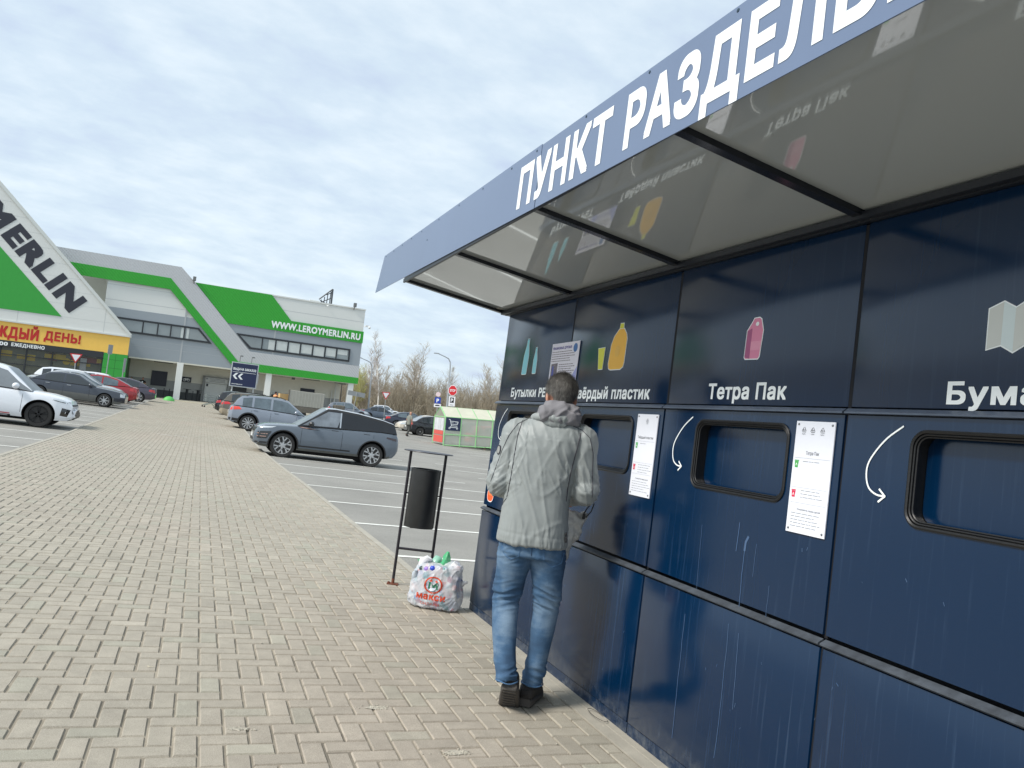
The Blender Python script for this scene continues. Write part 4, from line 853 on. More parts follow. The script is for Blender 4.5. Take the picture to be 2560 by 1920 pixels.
strip(w, [(.22, cz + .28), (.30, cz + .26), (.42, cz - .12), (.80, cz - .12)], .03, .003, f=fp); strip(w, [(.33, cz + .17), (.84, cz + .14), (.80, cz - .02), (.40, cz - .02)], .03, .004, f=fp); strip(w, [(.42, cz - .12), (.32, cz - .22), (.82, cz - .22)], .03, .005, f=fp)
for q in (.34, .62): strip(w, [(q + .05, cz + .08), (q + .2, cz + .07)], .02, .006, f=fp)
for xx in (.30, .80): strip(w, ringpts(xx, cz - .27, .045, 12), .025, .006, f=fp)
O('trolley_emblem', w, white_v, f)
w = MB(); w.box(.1, 6 * ST, .05, .12, .02, .09); w.box(.1, 6 * ST, WD - .12, WD - .05, .02, .09); O('floor_rail', w, m_blk, sh_)
for i in (0, 1, 3, 5): w = MB(); w.tube([(i * ST if i < 2 else i * ST - .4, 0, -.25 if i < 2 else -.2), (i * ST if i < 2 else i * ST - .4, 0, .1)], .03, 6); O('foot', w, mat('brown_steel', srgb(110, 92, 78), .7), sh_)
# ------------------------------------------------------------------ cars
tyre_m = mat('tyre_rubber', srgb(44, 44, 44), .8, bump=.2, bs=60)
glass_c = mat('car_glass', srgb(34, 42, 46), .05, spec=.8, coat=.6)
glass_l = mat('car_glass_light', srgb(118, 126, 134), .32, spec=.45, coat=0, var=.35, vs_=2.2)
blackp = mat('black_plastic', srgb(34, 35, 37), .55); chrome = mat('chrome', srgb(200, 202, 204), .15, metal=1)
lens = mat('headlight_lens', srgb(196, 204, 210), .08, coat=1, spec=.8); tail = mat('tail_lens', srgb(196, 30, 36), .15, coat=1); plate_m = mat('plate_white', srgb(226, 228, 228), .4)
rimS = mat('rim_silver', srgb(196, 198, 200), .28, metal=.6); rimD = mat('rim_dark', srgb(22, 22, 24), .35, metal=.3); well_m = mat('wheel_well', srgb(14, 14, 15), .9)
disc_m = mat('brake_disc', srgb(90, 90, 92), .4, metal=.8); under_m = mat('underbody', srgb(18, 18, 19), .9)
def paint(name, col, dirt=.05): return mat(name, col, .24, spec=.5, coat=.7, var=dirt, vs_=1.4)
def wheel(parent, x, y, r, w_, style):
    s = 1 if y > 0 else -1
    T_ = Matrix.Translation((x, y, r)) @ Matrix.Rotation(-s * math.pi / 2, 4, 'X')
    mb = MB(); k = r * .70 if style != 'steel' else r * .62
    prof = [(k, -w_ / 2), (r * .93, -w_ / 2), (r * .985, -w_ * .38), (r, -w_ * .2), (r, w_ * .2), (r * .985, w_ * .38), (r * .93, w_ / 2), (k + .01, w_ / 2), (k - .005, w_ * .36)]
    mb.lathe(prof, 40, T_); tw = O('wheel', mb, tyre_m, parent, sm=40)
    mb = MB(); dk = MB()
    dk.lathe([(.0001, w_ * .02), (k, w_ * .02), (k, w_ * .34)], 32, T_)
    O('rim_backing', dk, rimD, tw)
    mb.lathe([(k - .012, w_ * .35), (k - .004, w_ * .43), (k + .004, w_ * .43), (k + .006, w_ * .3)], 40, T_)
    mb.lathe([(.0001, w_ * .40), (.03, w_ * .40), (.05, w_ * .36), (.055, w_ * .2)], 14, T_)
    def spoke(a0, a1, r0, r1, wa, wb, z0=.30, z1=.38):
        p0 = Vector((r0 * math.cos(a0), r0 * math.sin(a0), 0)); p1 = Vector((r1 * math.cos(a1), r1 * math.sin(a1), 0)); t_ = (p1 - p0).normalized(); n_ = Vector((-t_.y, t_.x, 0))
        vs = []
        for p, ww, z in ((p0, wa, z1), (p1, wb, z0 + .08)):
            for sg in (-1, 1): vs.append(tuple(T_ @ (p + n_ * sg * ww / 2 + Vector((0, 0, z * w_))))); vs.append(tuple(T_ @ (p + n_ * sg * ww / 2 + Vector((0, 0, (z - .1) * w_)))))
        mb.add(vs, [(0, 2, 6, 4), (1, 5, 7, 3), (0, 4, 5, 1), (2, 3, 7, 6), (0, 1, 3, 2), (4, 6, 7, 5)])
    if style == 'split':
        for i in range(6):
            a = 2 * math.pi * i / 6 + .26; spoke(a, a + .12, .04, k * .5, .06, .045); spoke(a + .1, a - .16, k * .45, k, .034, .04); spoke(a + .1, a + .36, k * .45, k, .034, .04)
    elif style == 'turbine':
        for i in range(10): a = 2 * math.pi * i / 10; spoke(a, a + .35, .05, k, .03, .055)
    elif style == 'star':
        for i in range(7): a = 2 * math.pi * i / 7; spoke(a, a, .04, k, .05, .025)
    elif style == 'steel':
        mb.lathe([(.06, w_ * .35), (.1, w_ * .3), (k * .7, w_ * .32), (k, w_ * .2)], 24, T_)
    elif style == 'black':
        for i in range(5):
            a = 2 * math.pi * i / 5 + .3; spoke(a, a - .12, .04, k, .04, .03); spoke(a, a + .22, .04, k, .04, .03)
    else:
        for i in range(5):
            a = 2 * math.pi * i / 5; spoke(a, a - .1, .04, k, .05, .04); spoke(a, a + .12, .04, k, .05, .04)
    O('rim', mb, rimD if style == 'black' else (rimS if style != 'steel' else mat('steel_wheel', srgb(150, 152, 150), .5, metal=.3)), tw)
    return tw
def car(name, label, loc, heading, sp, group=None, cat='car'):
    """local +x is the nose"""
    root = E(name, loc, (0, sp.get('tilt', 0), heading), label, cat, group)
    belt, bot, roof, hw = sp['belt'], sp['bot'], sp['roof'], sp['hw']
    f = lambda P, x: float(np.interp(x, [p[0] for p in P], [p[1] for p in P]))
    x0, x1 = belt[0][0], belt[-1][0]; WB0, WB1 = sp['wheels']; r = sp['r']; pm_ = sp['paint']
    xs = sorted(set([round(v, 3) for v in list(np.linspace(x0, x1, 34)) + [p[0] for p in belt + bot + hw] + [x0 + .015, x1 - .015]]))
    def sec(x):
        zt, zb, w = f(belt, x), f(bot, x), f(hw, x); h = zt - zb
        e_ = min(1, min(x - x0, x1 - x) / .06); k = .75 + .25 * e_
        return [(0, zb), (w * .7, zb), (w - .06, zb + .01), (w - .02, zb + .08 * k), (w, zb + .18 * h), (w + .008, zb + .45 * h), (w - .002, zb + .62 * h), (w - .012, zt - .16 * h), (w - .05, zt - .05 * h), (w - .12, zt - .012), (w * .55, zt + .018), (0, zt + .03)]
    mb = MB(); rings = []
    for x in xs:
        S = sec(x); rings.append([(x, y, z) for y, z in S] + [(x, -y, z) for y, z in S[-2:0:-1]])
    mb.rings(rings)
    me = mb.mesh('t'); ob = bpy.data.objects.new('t', me); C.objects.link(ob)
    cut = MB()
    for xw in (WB0, WB1):
        for s in (1, -1):
            yy = s * (sp['w'] / 2 + .2); T_ = Matrix.Translation((xw, yy, r + .01)) @ Matrix.Rotation(s * math.pi / 2, 4, 'X')
            cut.lathe([(.0001, 0), (r + sp.get('gap', .05), 0), (r + sp.get('gap', .05), .56), (.0001, .56)], 36, T_)
    cme = cut.mesh('c'); co_ = bpy.data.objects.new('c', cme); C.objects.link(co_)
    md = ob.modifiers.new('b', 'BOOLEAN'); md.operation = 'DIFFERENCE'; md.object = co_; md.solver = 'EXACT'
    dg = bpy.context.evaluated_depsgraph_get(); body = bpy.data.meshes.new_from_object(ob.evaluated_get(dg))
    bpy.data.objects.remove(ob); bpy.data.objects.remove(co_); bpy.data.meshes.remove(me); bpy.data.meshes.remove(cme)
    body.materials.clear(); body.materials.append(pm_); body.materials.append(well_m); body.materials.append(sp.get('clad', pm_))
    R2 = (r + sp.get('gap', .05) + .012)
    for p in body.polygons:
        c = p.center; p.material_index = 0
        if c.z < sp.get('cladz', .34) and abs(c.y) > .3: p.material_index = 2
        for xw in (WB0, WB1):
            if (c.x - xw) ** 2 + (c.z - r - .01) ** 2 < R2 ** 2 and (abs(abs(p.normal.y)) < .75 or abs(c.y) < sp['w'] / 2 - .15): p.material_index = 1
        if p.normal.z < -.8: p.material_index = 1
    bv = bvh_of(body)
    O_b = O('body', body, [], root, sm=28)
    # greenhouse
    gx0, gx1 = roof[0][0], roof[-1][0]; rf0, rf1 = sp['rooflim']; pil = sp['pillars']
    xs2 = sorted(set([round(v, 3) for v in list(np.linspace(gx0, gx1, 26)) + [p[0] for p in roof] + [q for p in pil for q in p] + [rf0, rf1]]))
    bd_, ws, rw = MB(), MB(), MB(); glz = {}; prev = None
    inset = sp.get('inset', .07); tum = sp.get('tumble', .30)
    for x in xs2:
        zb = f(belt, x) - .012; zt = max(f(roof, x), zb + .004); h = zt - zb; k = min(1, h / .28); w = f(hw, x) - inset
        wt = lambda z: w - tum * (z - zb)
        zr = zt - .085 * k
        S = [(w, zb), (wt(zb + .012 * k) , zb + .02 * k), (wt(zr), zr), (wt(zt - .02 * k) - .01 * k, zt - .022 * k), (wt(zt) - .07 * k, zt), (wt(zt) * .5, zt + .014 * k), (0, zt + .02 * k)]
        if prev:
            xa, Sa = prev; xm = (xa + x) / 2; inp = any(p[0] <= xm <= p[1] for p in pil)
            for s in (1, -1):
                for i in range(6):
                    q = [(xa, s * Sa[i][0], Sa[i][1]), (x, s * S[i][0], S[i][1]), (x, s * S[i + 1][0], S[i + 1][1]), (xa, s * Sa[i + 1][0], Sa[i + 1][1])]
                    if s < 0: q = q[::-1]
                    if i == 1: tgt = bd_ if (inp and not sp.get('blackp')) else glz.setdefault((s, sum(p[0] < xm for p in pil) if not sp.get('blackp') else 0), MB())
                    elif i >= 4: tgt = ws if xm > rf1 else (rw if xm < rf0 else bd_)
                    else: tgt = bd_
                    mi = 0
                    if tgt is bd_: mi = 1 if (sp.get('blackp') and i <= 2) else (2 if i >= 3 and rf0 < xm < rf1 else 0)
                    if i == 0 and tgt is bd_: mi = 1
                    tgt.add(q, [(0, 1, 2, 3)], mi)
        prev = (x, S)
    O('roof', bd_, [pm_, blackp, sp.get('roofm', pm_)], root, sm=35)
    for gl in glz.values(): O('side_window', gl, sp.get('glass', glass_c), root, sm=35)
    O('windscreen', ws, sp.get('wsglass', glass_l), root, sm=35)
    if rw.v: O('rear_window', rw, sp.get('rglass', glass_c), root, sm=35)
    # projected pieces
    def side_patch(nm, P, m_, s, off=.006, nx=6, nz=3, parent=None):
        """P: 4 corners (x,z) bl br tr tl, projected on the flank s"""
        vs = []
        for j in range(nz + 1):
            for i in range(nx + 1):
                u, v = i / nx, j / nz
                x = (P[0][0] * (1 - u) + P[1][0] * u) * (1 - v) + (P[3][0] * (1 - u) + P[2][0] * u) * v; z = (P[0][1] * (1 - u) + P[1][1] * u) * (1 - v) + (P[3][1] * (1 - u) + P[2][1] * u) * v
                hit = bv.ray_cast(Vector((x, s * 2, z)), Vector((0, -s, 0)))[0]
                vs.append((x, (hit.y if hit else s * (f(hw, x) - .05)) + s * off, z))
        w_ = MB(); w_.add(vs, [(j * (nx + 1) + i, j * (nx + 1) + i + 1, (j + 1) * (nx + 1) + i + 1, (j + 1) * (nx + 1) + i) for j in range(nz) for i in range(nx)])
        return O(nm, w_, m_, parent or root, sm=50)
    def end_patch(nm, P, m_, sg, off=.006, ny=6, nz=3, parent=None):
        """P corners (y,z) projected on nose (sg=1) or tail (-1)"""
        vs = []
        for j in range(nz + 1):
            for i in range(ny + 1):
                u, v = i / ny, j / nz
                y = (P[0][0] * (1 - u) + P[1][0] * u) * (1 - v) + (P[3][0] * (1 - u) + P[2][0] * u) * v; z = (P[0][1] * (1 - u) + P[1][1] * u) * (1 - v) + (P[3][1] * (1 - u) + P[2][1] * u) * v
                hit = bv.ray_cast(Vector((sg * 4, y, z)), Vector((-sg, 0, 0)))[0]
                vs.append(((hit.x if hit else sg * (x1 if sg > 0 else -x0)) + sg * off, y, z))
        w_ = MB(); w_.add(vs, [(j * (ny + 1) + i, j * (ny + 1) + i + 1, (j + 1) * (ny + 1) + i + 1, (j + 1) * (ny + 1) + i) for j in range(nz) for i in range(ny)])
        return O(nm, w_, m_, parent or root, sm=50)
    detail = sp.get('detail', 1)
    sides = (1, -1) if detail > 1 else (sp.get('vis', 1),)
    for s in sides:
        for P in sp.get('head', []): side_patch('headlight', P, lens, s)
        for P in sp.get('tailp', []): side_patch('taillight', P, sp.get('taillens', tail), s)
        for nm, P, m_ in sp.get('sidep', []): side_patch(nm, P, m_, s)
        for x in sp.get('seams', []):
            zb_, zt_ = sp.get('sill', .36), f(belt, x) - .03
            side_patch('door_seam', [(x - .004, zb_), (x + .004, zb_), (x + .004, zt_), (x - .004, zt_)], well_m, s, .003, 1, 7)
        for x, z in sp.get('handles', []):
            h_ = bv.ray_cast(Vector((x, s * 2, z)), Vector((0, -s, 0)))[0]
            if h_: w_ = MB(); w_.box(x - .09, x + .09, h_.y - .01, h_.y + .02 if s > 0 else h_.y + .01, z - .014, z + .014); w_ = MB().box(x - .09, x + .09, min(h_.y, h_.y + s * .022), max(h_.y, h_.y + s * .022), z - .014, z + .014, b=.005); O('door_handle', w_, sp.get('handlem', pm_), root)
    for nm, P, m_, sg in sp.get('endp', []): end_patch(nm, P, m_, sg)
    for s in (1, -1):
        mx_ = sp.get('mirror')
        if mx_: w_ = MB(); yb = f(hw, mx_[0]) - .06; w_.ell((mx_[0], s * (yb + .13), mx_[1]), (.09, .12, .085), 14); w_.tube([(mx_[0] + .02, s * (yb - .02), mx_[1] - .05), (mx_[0], s * (yb + .1), mx_[1] - .02)], .022, 6); O('mirror', w_, sp.get('mirrorm', pm_), root, sm=60)
        for xw in (WB0, WB1):
            wheel(root, xw, s * (sp['w'] / 2 - sp.get('ww', .22) / 2 - .035), r, sp.get('ww', .22), sp['rim'])
            if sp.get('arch'):
                w_ = MB(); P1 = []
                for a in range(-8, 189, 7):
                    q = R(a); rr0, rr1 = r + sp.get('gap', .05) - .004, r + sp.get('gap', .05) + sp.get('archw', .05)
                    for rr2 in (rr0, rr1):
                        x, z = xw + rr2 * math.cos(q), r + .01 + rr2 * math.sin(q); h_ = bv.ray_cast(Vector((xw + (rr1 + .004) * math.cos(q), s * 2, max(r + .01 + (rr1 + .004) * math.sin(q), f(bot, x) + .06))), Vector((0, -s, 0)))[0]
                        y = h_.y if h_ and abs(h_.y) > .6 else s * (f(hw, x) - .01); P1.append((x, y + s * .012, z))
                n_ = len(P1) // 2; w_.add(P1, [(2 * i, 2 * i + 1, 2 * i + 3, 2 * i + 2) for i in range(n_ - 1)]); P3 = [(a, b_ - s * .05, c) for a, b_, c in P1]
                w_.add(P3 + P1, [(2 * i + 1, 2 * i + 3, 2 * n_ + 2 * i + 3, 2 * n_ + 2 * i + 1) for i in range(n_ - 1)] + [(2 * i, 2 * i + 2, 2 * n_ + 2 * i + 2, 2 * n_ + 2 * i) for i in range(n_ - 1)])
                O('wheel_arch_trim', w_, blackp, root)
    w_ = MB(); w_.box(WB0 - .1, WB1 + .1, -sp['w'] / 2 + .25, sp['w'] / 2 - .25, .16, .3); O('underbody', w_, under_m, root)
    if sp.get('rails'):
        a, b_ = sp['rails']
        for s in (1, -1):
            w_ = MB(); P = [(x, s * (f(hw, x) - inset - tum * (f(roof, x) - f(belt, x)) - .06), f(roof, x) + (.045 if a + .1 < x < b_ - .1 else .01)) for x in np.linspace(a, b_, 9)]; w_.tube(P, .016, 6); O('roof_rail', w_, sp.get('railm', blackp), root)
    root['_'] = 0; del root['_']
    return root, side_patch, end_patch
def place(x, y): return (x, y, G(x, y))
# -- blue-grey luxury SUV, nose on the walkway
p_ev = paint('paint_blue_grey', srgb(90, 100, 111), .06)
ev = dict(w=1.90, r=.365, gap=.055, wheels=(-1.33, 1.35), paint=p_ev, rim='split', detail=2, blackp=True, roofm=mat('roof_painted_sheen', srgb(172, 178, 184), .2, coat=.8), clad=mat('dirty_sill', srgb(82, 84, 82), .6, var=.2, vs_=3), cladz=.36,  # pale roof colour paints in the bright reflection along the roof edge
    belt=[(-2.17, .86), (-2.14, .99), (-2.06, 1.10), (-1.6, 1.12), (-.5, 1.07), (.55, 1.02), (.95, 1.0), (1.5, .97), (1.9, .93), (2.08, .86), (2.17, .74), (2.2, .62)],
    bot=[(-2.17, .50), (-2.0, .33), (-1.7, .27), (1.7, .25), (2.0, .27), (2.2, .36)],
    roof=[(-2.08, 1.10), (-2.02, 1.28), (-1.94, 1.41), (-1.6, 1.49), (-.8, 1.60), (-.1, 1.645), (.15, 1.63), (.98, 1.01)], rooflim=(-1.97, .2),
    hw=[(-2.17, .74), (-2.1, .83), (-1.9, .92), (-1.3, .95), (1.3, .945), (1.8, .92), (2.05, .84), (2.17, .70), (2.2, .62)],
    pillars=[(-.42, -.30)], head=[[(1.72, .85), (2.14, .79), (2.13, .845), (1.60, .90)]],
    tailp=[[(-2.12, .86), (-1.72, .94), (-1.74, .98), (-2.12, .95)]], taillens=mat('smoked_tail', srgb(48, 24, 30), .15, coat=1),
    seams=[.86, -.36, -1.32], sill=.40, handles=[], mirror=(.62, 1.10), mirrorm=mat('gloss_black', srgb(14, 15, 17), .12, coat=1), arch=True, archw=.03,
    sidep=[('copper_vent', [(.30, .925), (.86, .93), (1.12, 1.0), (.95, 1.0)], mat('gloss_black')), ('vent_strip', [(.42, .94), (.84, .945), (.98, .975), (.80, .975)], mat('copper_trim', srgb(182, 150, 138), .3, metal=.6)),
           ('bumper_vent', [(1.83, .52), (2.10, .50), (2.10, .70), (1.72, .74)], mat('gloss_black')), ('vent_fin', [(1.86, .56), (2.12, .545), (2.12, .565), (1.86, .58)], mat('copper_trim')), ('vent_fin', [(1.82, .64), (2.12, .63), (2.12, .65), (1.82, .66)], mat('copper_trim')),
           ('lower_trim', [(-.95, .40), (.93, .38), (.93, .42), (-.95, .44)], blackp), ('flush_handle', [(-.22, .97), (-.02, .97), (-.02, .985), (-.22, .985)], mat('gloss_black')), ('flush_handle', [(-1.2, .98), (-1.0, .98), (-1.0, .995), (-1.2, .995)], mat('gloss_black')),
           ('bumper_blade', [(1.76, .38), (2.16, .36), (2.14, .40), (1.74, .42)], blackp), ('fuel_door_seam', [(-.34, .99), (.8, .97), (.8, .975), (-.34, .995)], mat('seam_grey', srgb(60, 72, 84), .5))],
    endp=[('grille', [(-.55, .68), (.55, .68), (.60, .80), (-.60, .80)], mat('grille_black', srgb(26, 26, 28), .4, bump=1, bs=60), 1), ('number_plate', [(-.26, .52), (.26, .52), (.26, .63), (-.26, .63)], plate_m, 1), ('lower_grille', [(-.6, .42), (.6, .42), (.6, .5), (-.6, .5)], blackp, 1)],
    glass=mat('privacy_glass', srgb(22, 26, 32), .08, spec=.6, var=.35, vs_=1.2), wsglass=glass_l)
root, sp_, ep_ = car('parked_car', 'blue-grey luxury SUV with dark roof and bright split-spoke wheels, nose over the paving', place(3.70, 24.1), math.pi, ev, 'cars parked on the right of the walkway'); root.scale = (.975, .975, .975)
# light front door window (see-through look) as its own pane
w = MB()
for s in (1, -1):
    P = [(.86, 1.035), (-.27, 1.085), (-.27, 1.53), (.13, 1.53)]
    w.add([(x, s * (.945 - .07 - .30 * (z - 1.04) + .006), z) for x, z in P], [(0, 1, 2, 3)])
O('front_side_window', w, glass_l, root)
w = MB()
for s in (1, -1): w.add([(x, s * (.945 - .07 - .30 * (z - 1.04) + .008), z) for x, z in ((-.29, 1.08), (-.25, 1.08), (-.25, 1.54), (-.29, 1.54))], [(0, 1, 2, 3)]); w.add([(x, s * (.945 - .07 - .30 * (z - 1.04) + .008), z) for x, z in ((-1.29, 1.11), (-1.255, 1.11), (-1.255, 1.50), (-1.29, 1.50))], [(0, 1, 2, 3)])
O('window_trim', w, chrome, root)
def hatch(pm_, rim='five', **k):
    d = dict(w=1.78, r=.33, wheels=(-1.28, 1.36), paint=pm_, rim=rim, clad=blackp, cladz=.26,
        belt=[(-2.12, .72), (-2.08, .92), (-1.95, .98), (-1.0, .97), (.6, .92), (.95, .90), (1.5, .84), (1.95, .74), (2.13, .62), (2.18, .52)],
        bot=[(-2.12, .36), (-1.9, .26), (-1.6, .22), (1.7, .2), (2.0, .22), (2.18, .3)],
        roof=[(-2.05, .96), (-1.9, 1.2), (-1.72, 1.38), (-1.4, 1.47), (-.6, 1.53), (.0, 1.52), (.35, 1.45), (1.12, .90)], rooflim=(-1.75, .3),
        hw=[(-2.12, .66), (-2.0, .80), (-1.5, .88), (.9, .88), (1.7, .86), (2.0, .76), (2.18, .58)],
        pillars=[(-.45, -.36), (-1.25, -1.16), (-1.9, -1.55)], head=[[(1.7, .60), (2.08, .56), (2.06, .68), (1.6, .74)]], tailp=[[(-2.09, .74), (-1.8, .78), (-1.84, 1.0), (-2.02, .96)]],
        seams=[.75, -.40, -1.22], handles=[(-.15, .84), (-1.05, .86)], mirror=(.72, .98), endp=[('number_plate', [(-.26, .62), (.26, .62), (.26, .73), (-.26, .73)], plate_m, -1)])
    d.update(k); return d
def crossover(pm_, rim='five', **k):
    d = dict(w=1.8, r=.35, gap=.06, wheels=(-1.29, 1.38), paint=pm_, rim=rim, clad=blackp, cladz=.34, arch=True,
        belt=[(-2.14, .76), (-2.1, .98), (-1.98, 1.07), (-1.0, 1.05), (.5, 1.0), (.95, .98), (1.6, .93), (1.98, .84), (2.12, .74), (2.16, .6)],
        bot=[(-2.14, .40), (-1.9, .30), (-1.6, .24), (1.7, .22), (2.0, .24), (2.16, .34)],
        roof=[(-2.02, 1.05), (-1.85, 1.32), (-1.66, 1.50), (-1.3, 1.57), (-.5, 1.61), (.0, 1.60), (.3, 1.55), (1.1, .98)], rooflim=(-1.7, .28),
        hw=[(-2.14, .68), (-2.0, .82), (-1.5, .89), (.9, .89), (1.7, .87), (2.0, .78), (2.16, .6)],
        pillars=[(-.42, -.33), (-1.22, -1.13), (-1.95, -1.62)], head=[[(1.66, .72), (2.08, .68), (2.06, .78), (1.55, .85)]], tailp=[[(-2.11, .84), (-1.62, .92), (-1.74, 1.03), (-2.06, 1.0)]],
        seams=[.75, -.38, -1.2], handles=[(-.15, .92), (-1.05, .94)], mirror=(.7, 1.06), endp=[('number_plate', [(-.26, .72), (.26, .72), (.26, .83), (-.26, .83)], plate_m, -1)])
    d.update(k); return d
def sedan(pm_, rim='five', **k):
    d = dict(w=1.78, r=.32, wheels=(-1.3, 1.38), paint=pm_, rim=rim, clad=pm_, cladz=.2,
        belt=[(-2.28, .70), (-2.25, .93), (-2.1, .99), (-1.5, 1.0), (-1.0, .96), (.6, .91), (1.0, .89), (1.6, .83), (2.0, .73), (2.2, .6), (2.25, .5)],
        bot=[(-2.28, .36), (-2.0, .24), (-1.6, .2), (1.7, .18), (2.0, .2), (2.25, .28)],
        roof=[(-1.78, .99), (-1.35, 1.2), (-1.0, 1.36), (-.6, 1.43), (-.1, 1.45), (.25, 1.40), (1.15, .89)], rooflim=(-.95, .2),
        hw=[(-2.28, .68), (-2.1, .82), (-1.5, .87), (.9, .88), (1.7, .86), (2.05, .76), (2.25, .56)],
        pillars=[(-.42, -.34), (-1.85, -1.2)], head=[[(1.7, .58), (2.12, .54), (2.1, .66), (1.6, .73)]], tailp=[[(-2.26, .72), (-1.85, .80), (-1.9, .93), (-2.2, .92)]],
        seams=[.75, -.38, -1.2], handles=[(-.15, .84), (-1.0, .86)], mirror=(.75, .96), endp=[('number_plate', [(-.26, .6), (.26, .6), (.26, .71), (-.26, .71)], plate_m, -1)])
    d.update(k); return d
# right side of the walkway: tails towards it
GR, GL = 'cars parked on the right of the walkway', 'cars parked on the left of the walkway'
car('parked_car', 'silver-blue crossover with orange-red tail light and black roof rails, directly behind the blue-grey SUV', place(3.36, 36.75), 0, crossover(paint('paint_steel_blue', srgb(130, 139, 152)), 'turbine', vis=-1, rails=(-1.5, .2), glass=mat('car_glass_mid', srgb(82, 96, 104), .05, spec=.8, coat=.7, var=.4, vs_=2), taillens=mat('tail_orange', srgb(226, 62, 40), .15, coat=1), roofm=mat('roof_black_gloss', srgb(34, 36, 40), .15, coat=1),
    sidep=[('bumper_lower', [(-2.12, .4), (-1.7, .38), (-1.7, .5), (-2.12, .52)], blackp)]), GR)
car('parked_car', 'dark olive-brown dusty estate SUV with pale red tail light, third on the right', place(3.15, 44.3), 0, crossover(paint('paint_olive_brown', srgb(98, 92, 82), .25), vis=-1, rails=(-1.5, .2), arch=False, clad=mat('dusty_bumper', srgb(150, 140, 122), .8, var=.2, vs_=3), cladz=.62), GR)
car('parked_car', 'black hatchback with bright red tail light next to the empty shopping trolley', place(2.98, 50.6), 0, hatch(paint('paint_black', srgb(30, 32, 36)), vis=-1, roof=[(-2.05, .96), (-1.95, 1.2), (-1.8, 1.42), (-1.4, 1.53), (-.6, 1.58), (.0, 1.56), (.35, 1.48), (1.12, .90)]), GR)
# left side
soul = crossover(paint('paint_white', srgb(226, 230, 236), .02), 'black', r=.345, w=1.8, arch=False, cladz=.25, clad=blackp, vis=-1, detail=2,
    belt=[(-2.08, .76), (-2.06, 1.0), (-1.98, 1.06), (-1.0, 1.03), (.5, .98), (.9, .97), (1.5, .93), (1.85, .86), (2.0, .78), (2.08, .66), (2.1, .55)],
    roof=[(-2.02, 1.05), (-1.95, 1.4), (-1.85, 1.56), (-1.3, 1.60), (-.3, 1.62), (.1, 1.60), (.4, 1.53), (1.08, .97)], rooflim=(-1.9, .36), roofm=mat('paint_white'),
    hw=[(-2.08, .72), (-1.95, .84), (-1.4, .9), (1.3, .9), (1.7, .88), (1.95, .80), (2.06, .68), (2.1, .55)], wheels=(-1.25, 1.32),
    head=[[(1.62, .80), (2.03, .73), (2.03, .77), (1.62, .84)]], seams=[.88, -.3], mirrorm=mat('paint_white'), handles=[(-.1, .92)],
    sidep=[('headlight_dark', [(1.6, .79), (2.04, .715), (2.03, .735), (1.7, .79)], blackp), ('fog_recess', [(1.83, .38), (2.0, .36), (2.06, .56), (1.86, .60)], mat('gloss_black')), ('red_sill_line', [(-.9, .30), (.95, .285), (.95, .31), (-.9, .325)], mat('red_trim', srgb(190, 34, 48), .4)), ('sill', [(-.95, .22), (.98, .22), (.98, .27), (-.95, .27)], blackp)],
    endp=[('grille', [(-.5, .34), (.5, .34), (.62, .56), (-.62, .56)], mat('grille_black'), 1), ('grille_slot', [(-.5, .66), (.5, .66), (.5, .71), (-.5, .71)], blackp, 1)], glass=mat('car_glass_grey', srgb(120, 126, 130), .05, spec=.8, coat=.7, var=.2, vs_=1.5))
car('parked_car', 'white boxy crossover with black wheels and thin red sill line, nearest car on the left', place(-5.36, 25.4), 0, soul, GL)
w124 = sedan(paint('paint_anthracite', srgb(54, 60, 70), .06), 'star', vis=-1, r=.315, cladz=.46, clad=mat('dull_lower_trim', srgb(96, 98, 96), .6, var=.1), detail=2, inset=.1, tumble=.22,
    belt=[(-2.36, .72), (-2.34, .93), (-2.2, .97), (-1.4, .96), (.6, .93), (1.0, .92), (1.7, .86), (2.15, .80), (2.32, .74), (2.35, .62)],
    roof=[(-1.75, .96), (-1.35, 1.2), (-1.05, 1.36), (-.6, 1.42), (-.0, 1.42), (.2, 1.39), (1.0, .93)], rooflim=(-.98, .15),
    hw=[(-2.36, .76), (-2.2, .84), (1.9, .85), (2.2, .82), (2.35, .76)], wheels=(-1.36, 1.44), head=[[(2.12, .56), (2.32, .55), (2.31, .72), (2.10, .74)]], handles=[(-.15, .84), (-1.05, .84)], handlem=chrome,
    endp=[('grille', [(-.3, .52), (.3, .52), (.28, .76), (-.28, .76)], chrome, 1), ('headlight', [(.36, .55), (.72, .55), (.72, .72), (.36, .72)], lens, 1), ('headlight', [(-.72, .55), (-.36, .55), (-.36, .72), (-.72, .72)], lens, 1)],
    sidep=[('bumper', [(1.86, .33), (2.34, .31), (2.34, .50), (1.86, .49)], mat('bumper_dark', srgb(40, 44, 54), .4))])
car('parked_car', 'old anthracite sedan with black star wheels and chrome grille, behind the white crossover', place(-5.76, 43.15), 0, w124, GL)
car('parked_car', 'silver sedan whose pale bonnet shows just behind the old anthracite sedan', place(-5.95, 45.7), 0, sedan(paint('paint_silver', srgb(172, 178, 184)), vis=-1, belt=[(-2.28, .74), (-2.25, .98), (-2.1, 1.04), (-1.5, 1.05), (-1.0, 1.02), (.6, 1.0), (1.0, .99), (1.6, .95), (2.0, .86), (2.2, .7), (2.25, .5)], roof=[(-1.78, 1.0), (-1.35, 1.3), (-1.0, 1.46), (-.6, 1.53), (-.1, 1.55), (.25, 1.50), (1.15, .99)], glass=mat('car_glass_mid')), GL)
car('parked_car', 'white car with only its roof showing between the silver and the red ones', place(-6.35, 48.2), 0, crossover(mat('paint_white'), vis=-1, arch=False), GL)
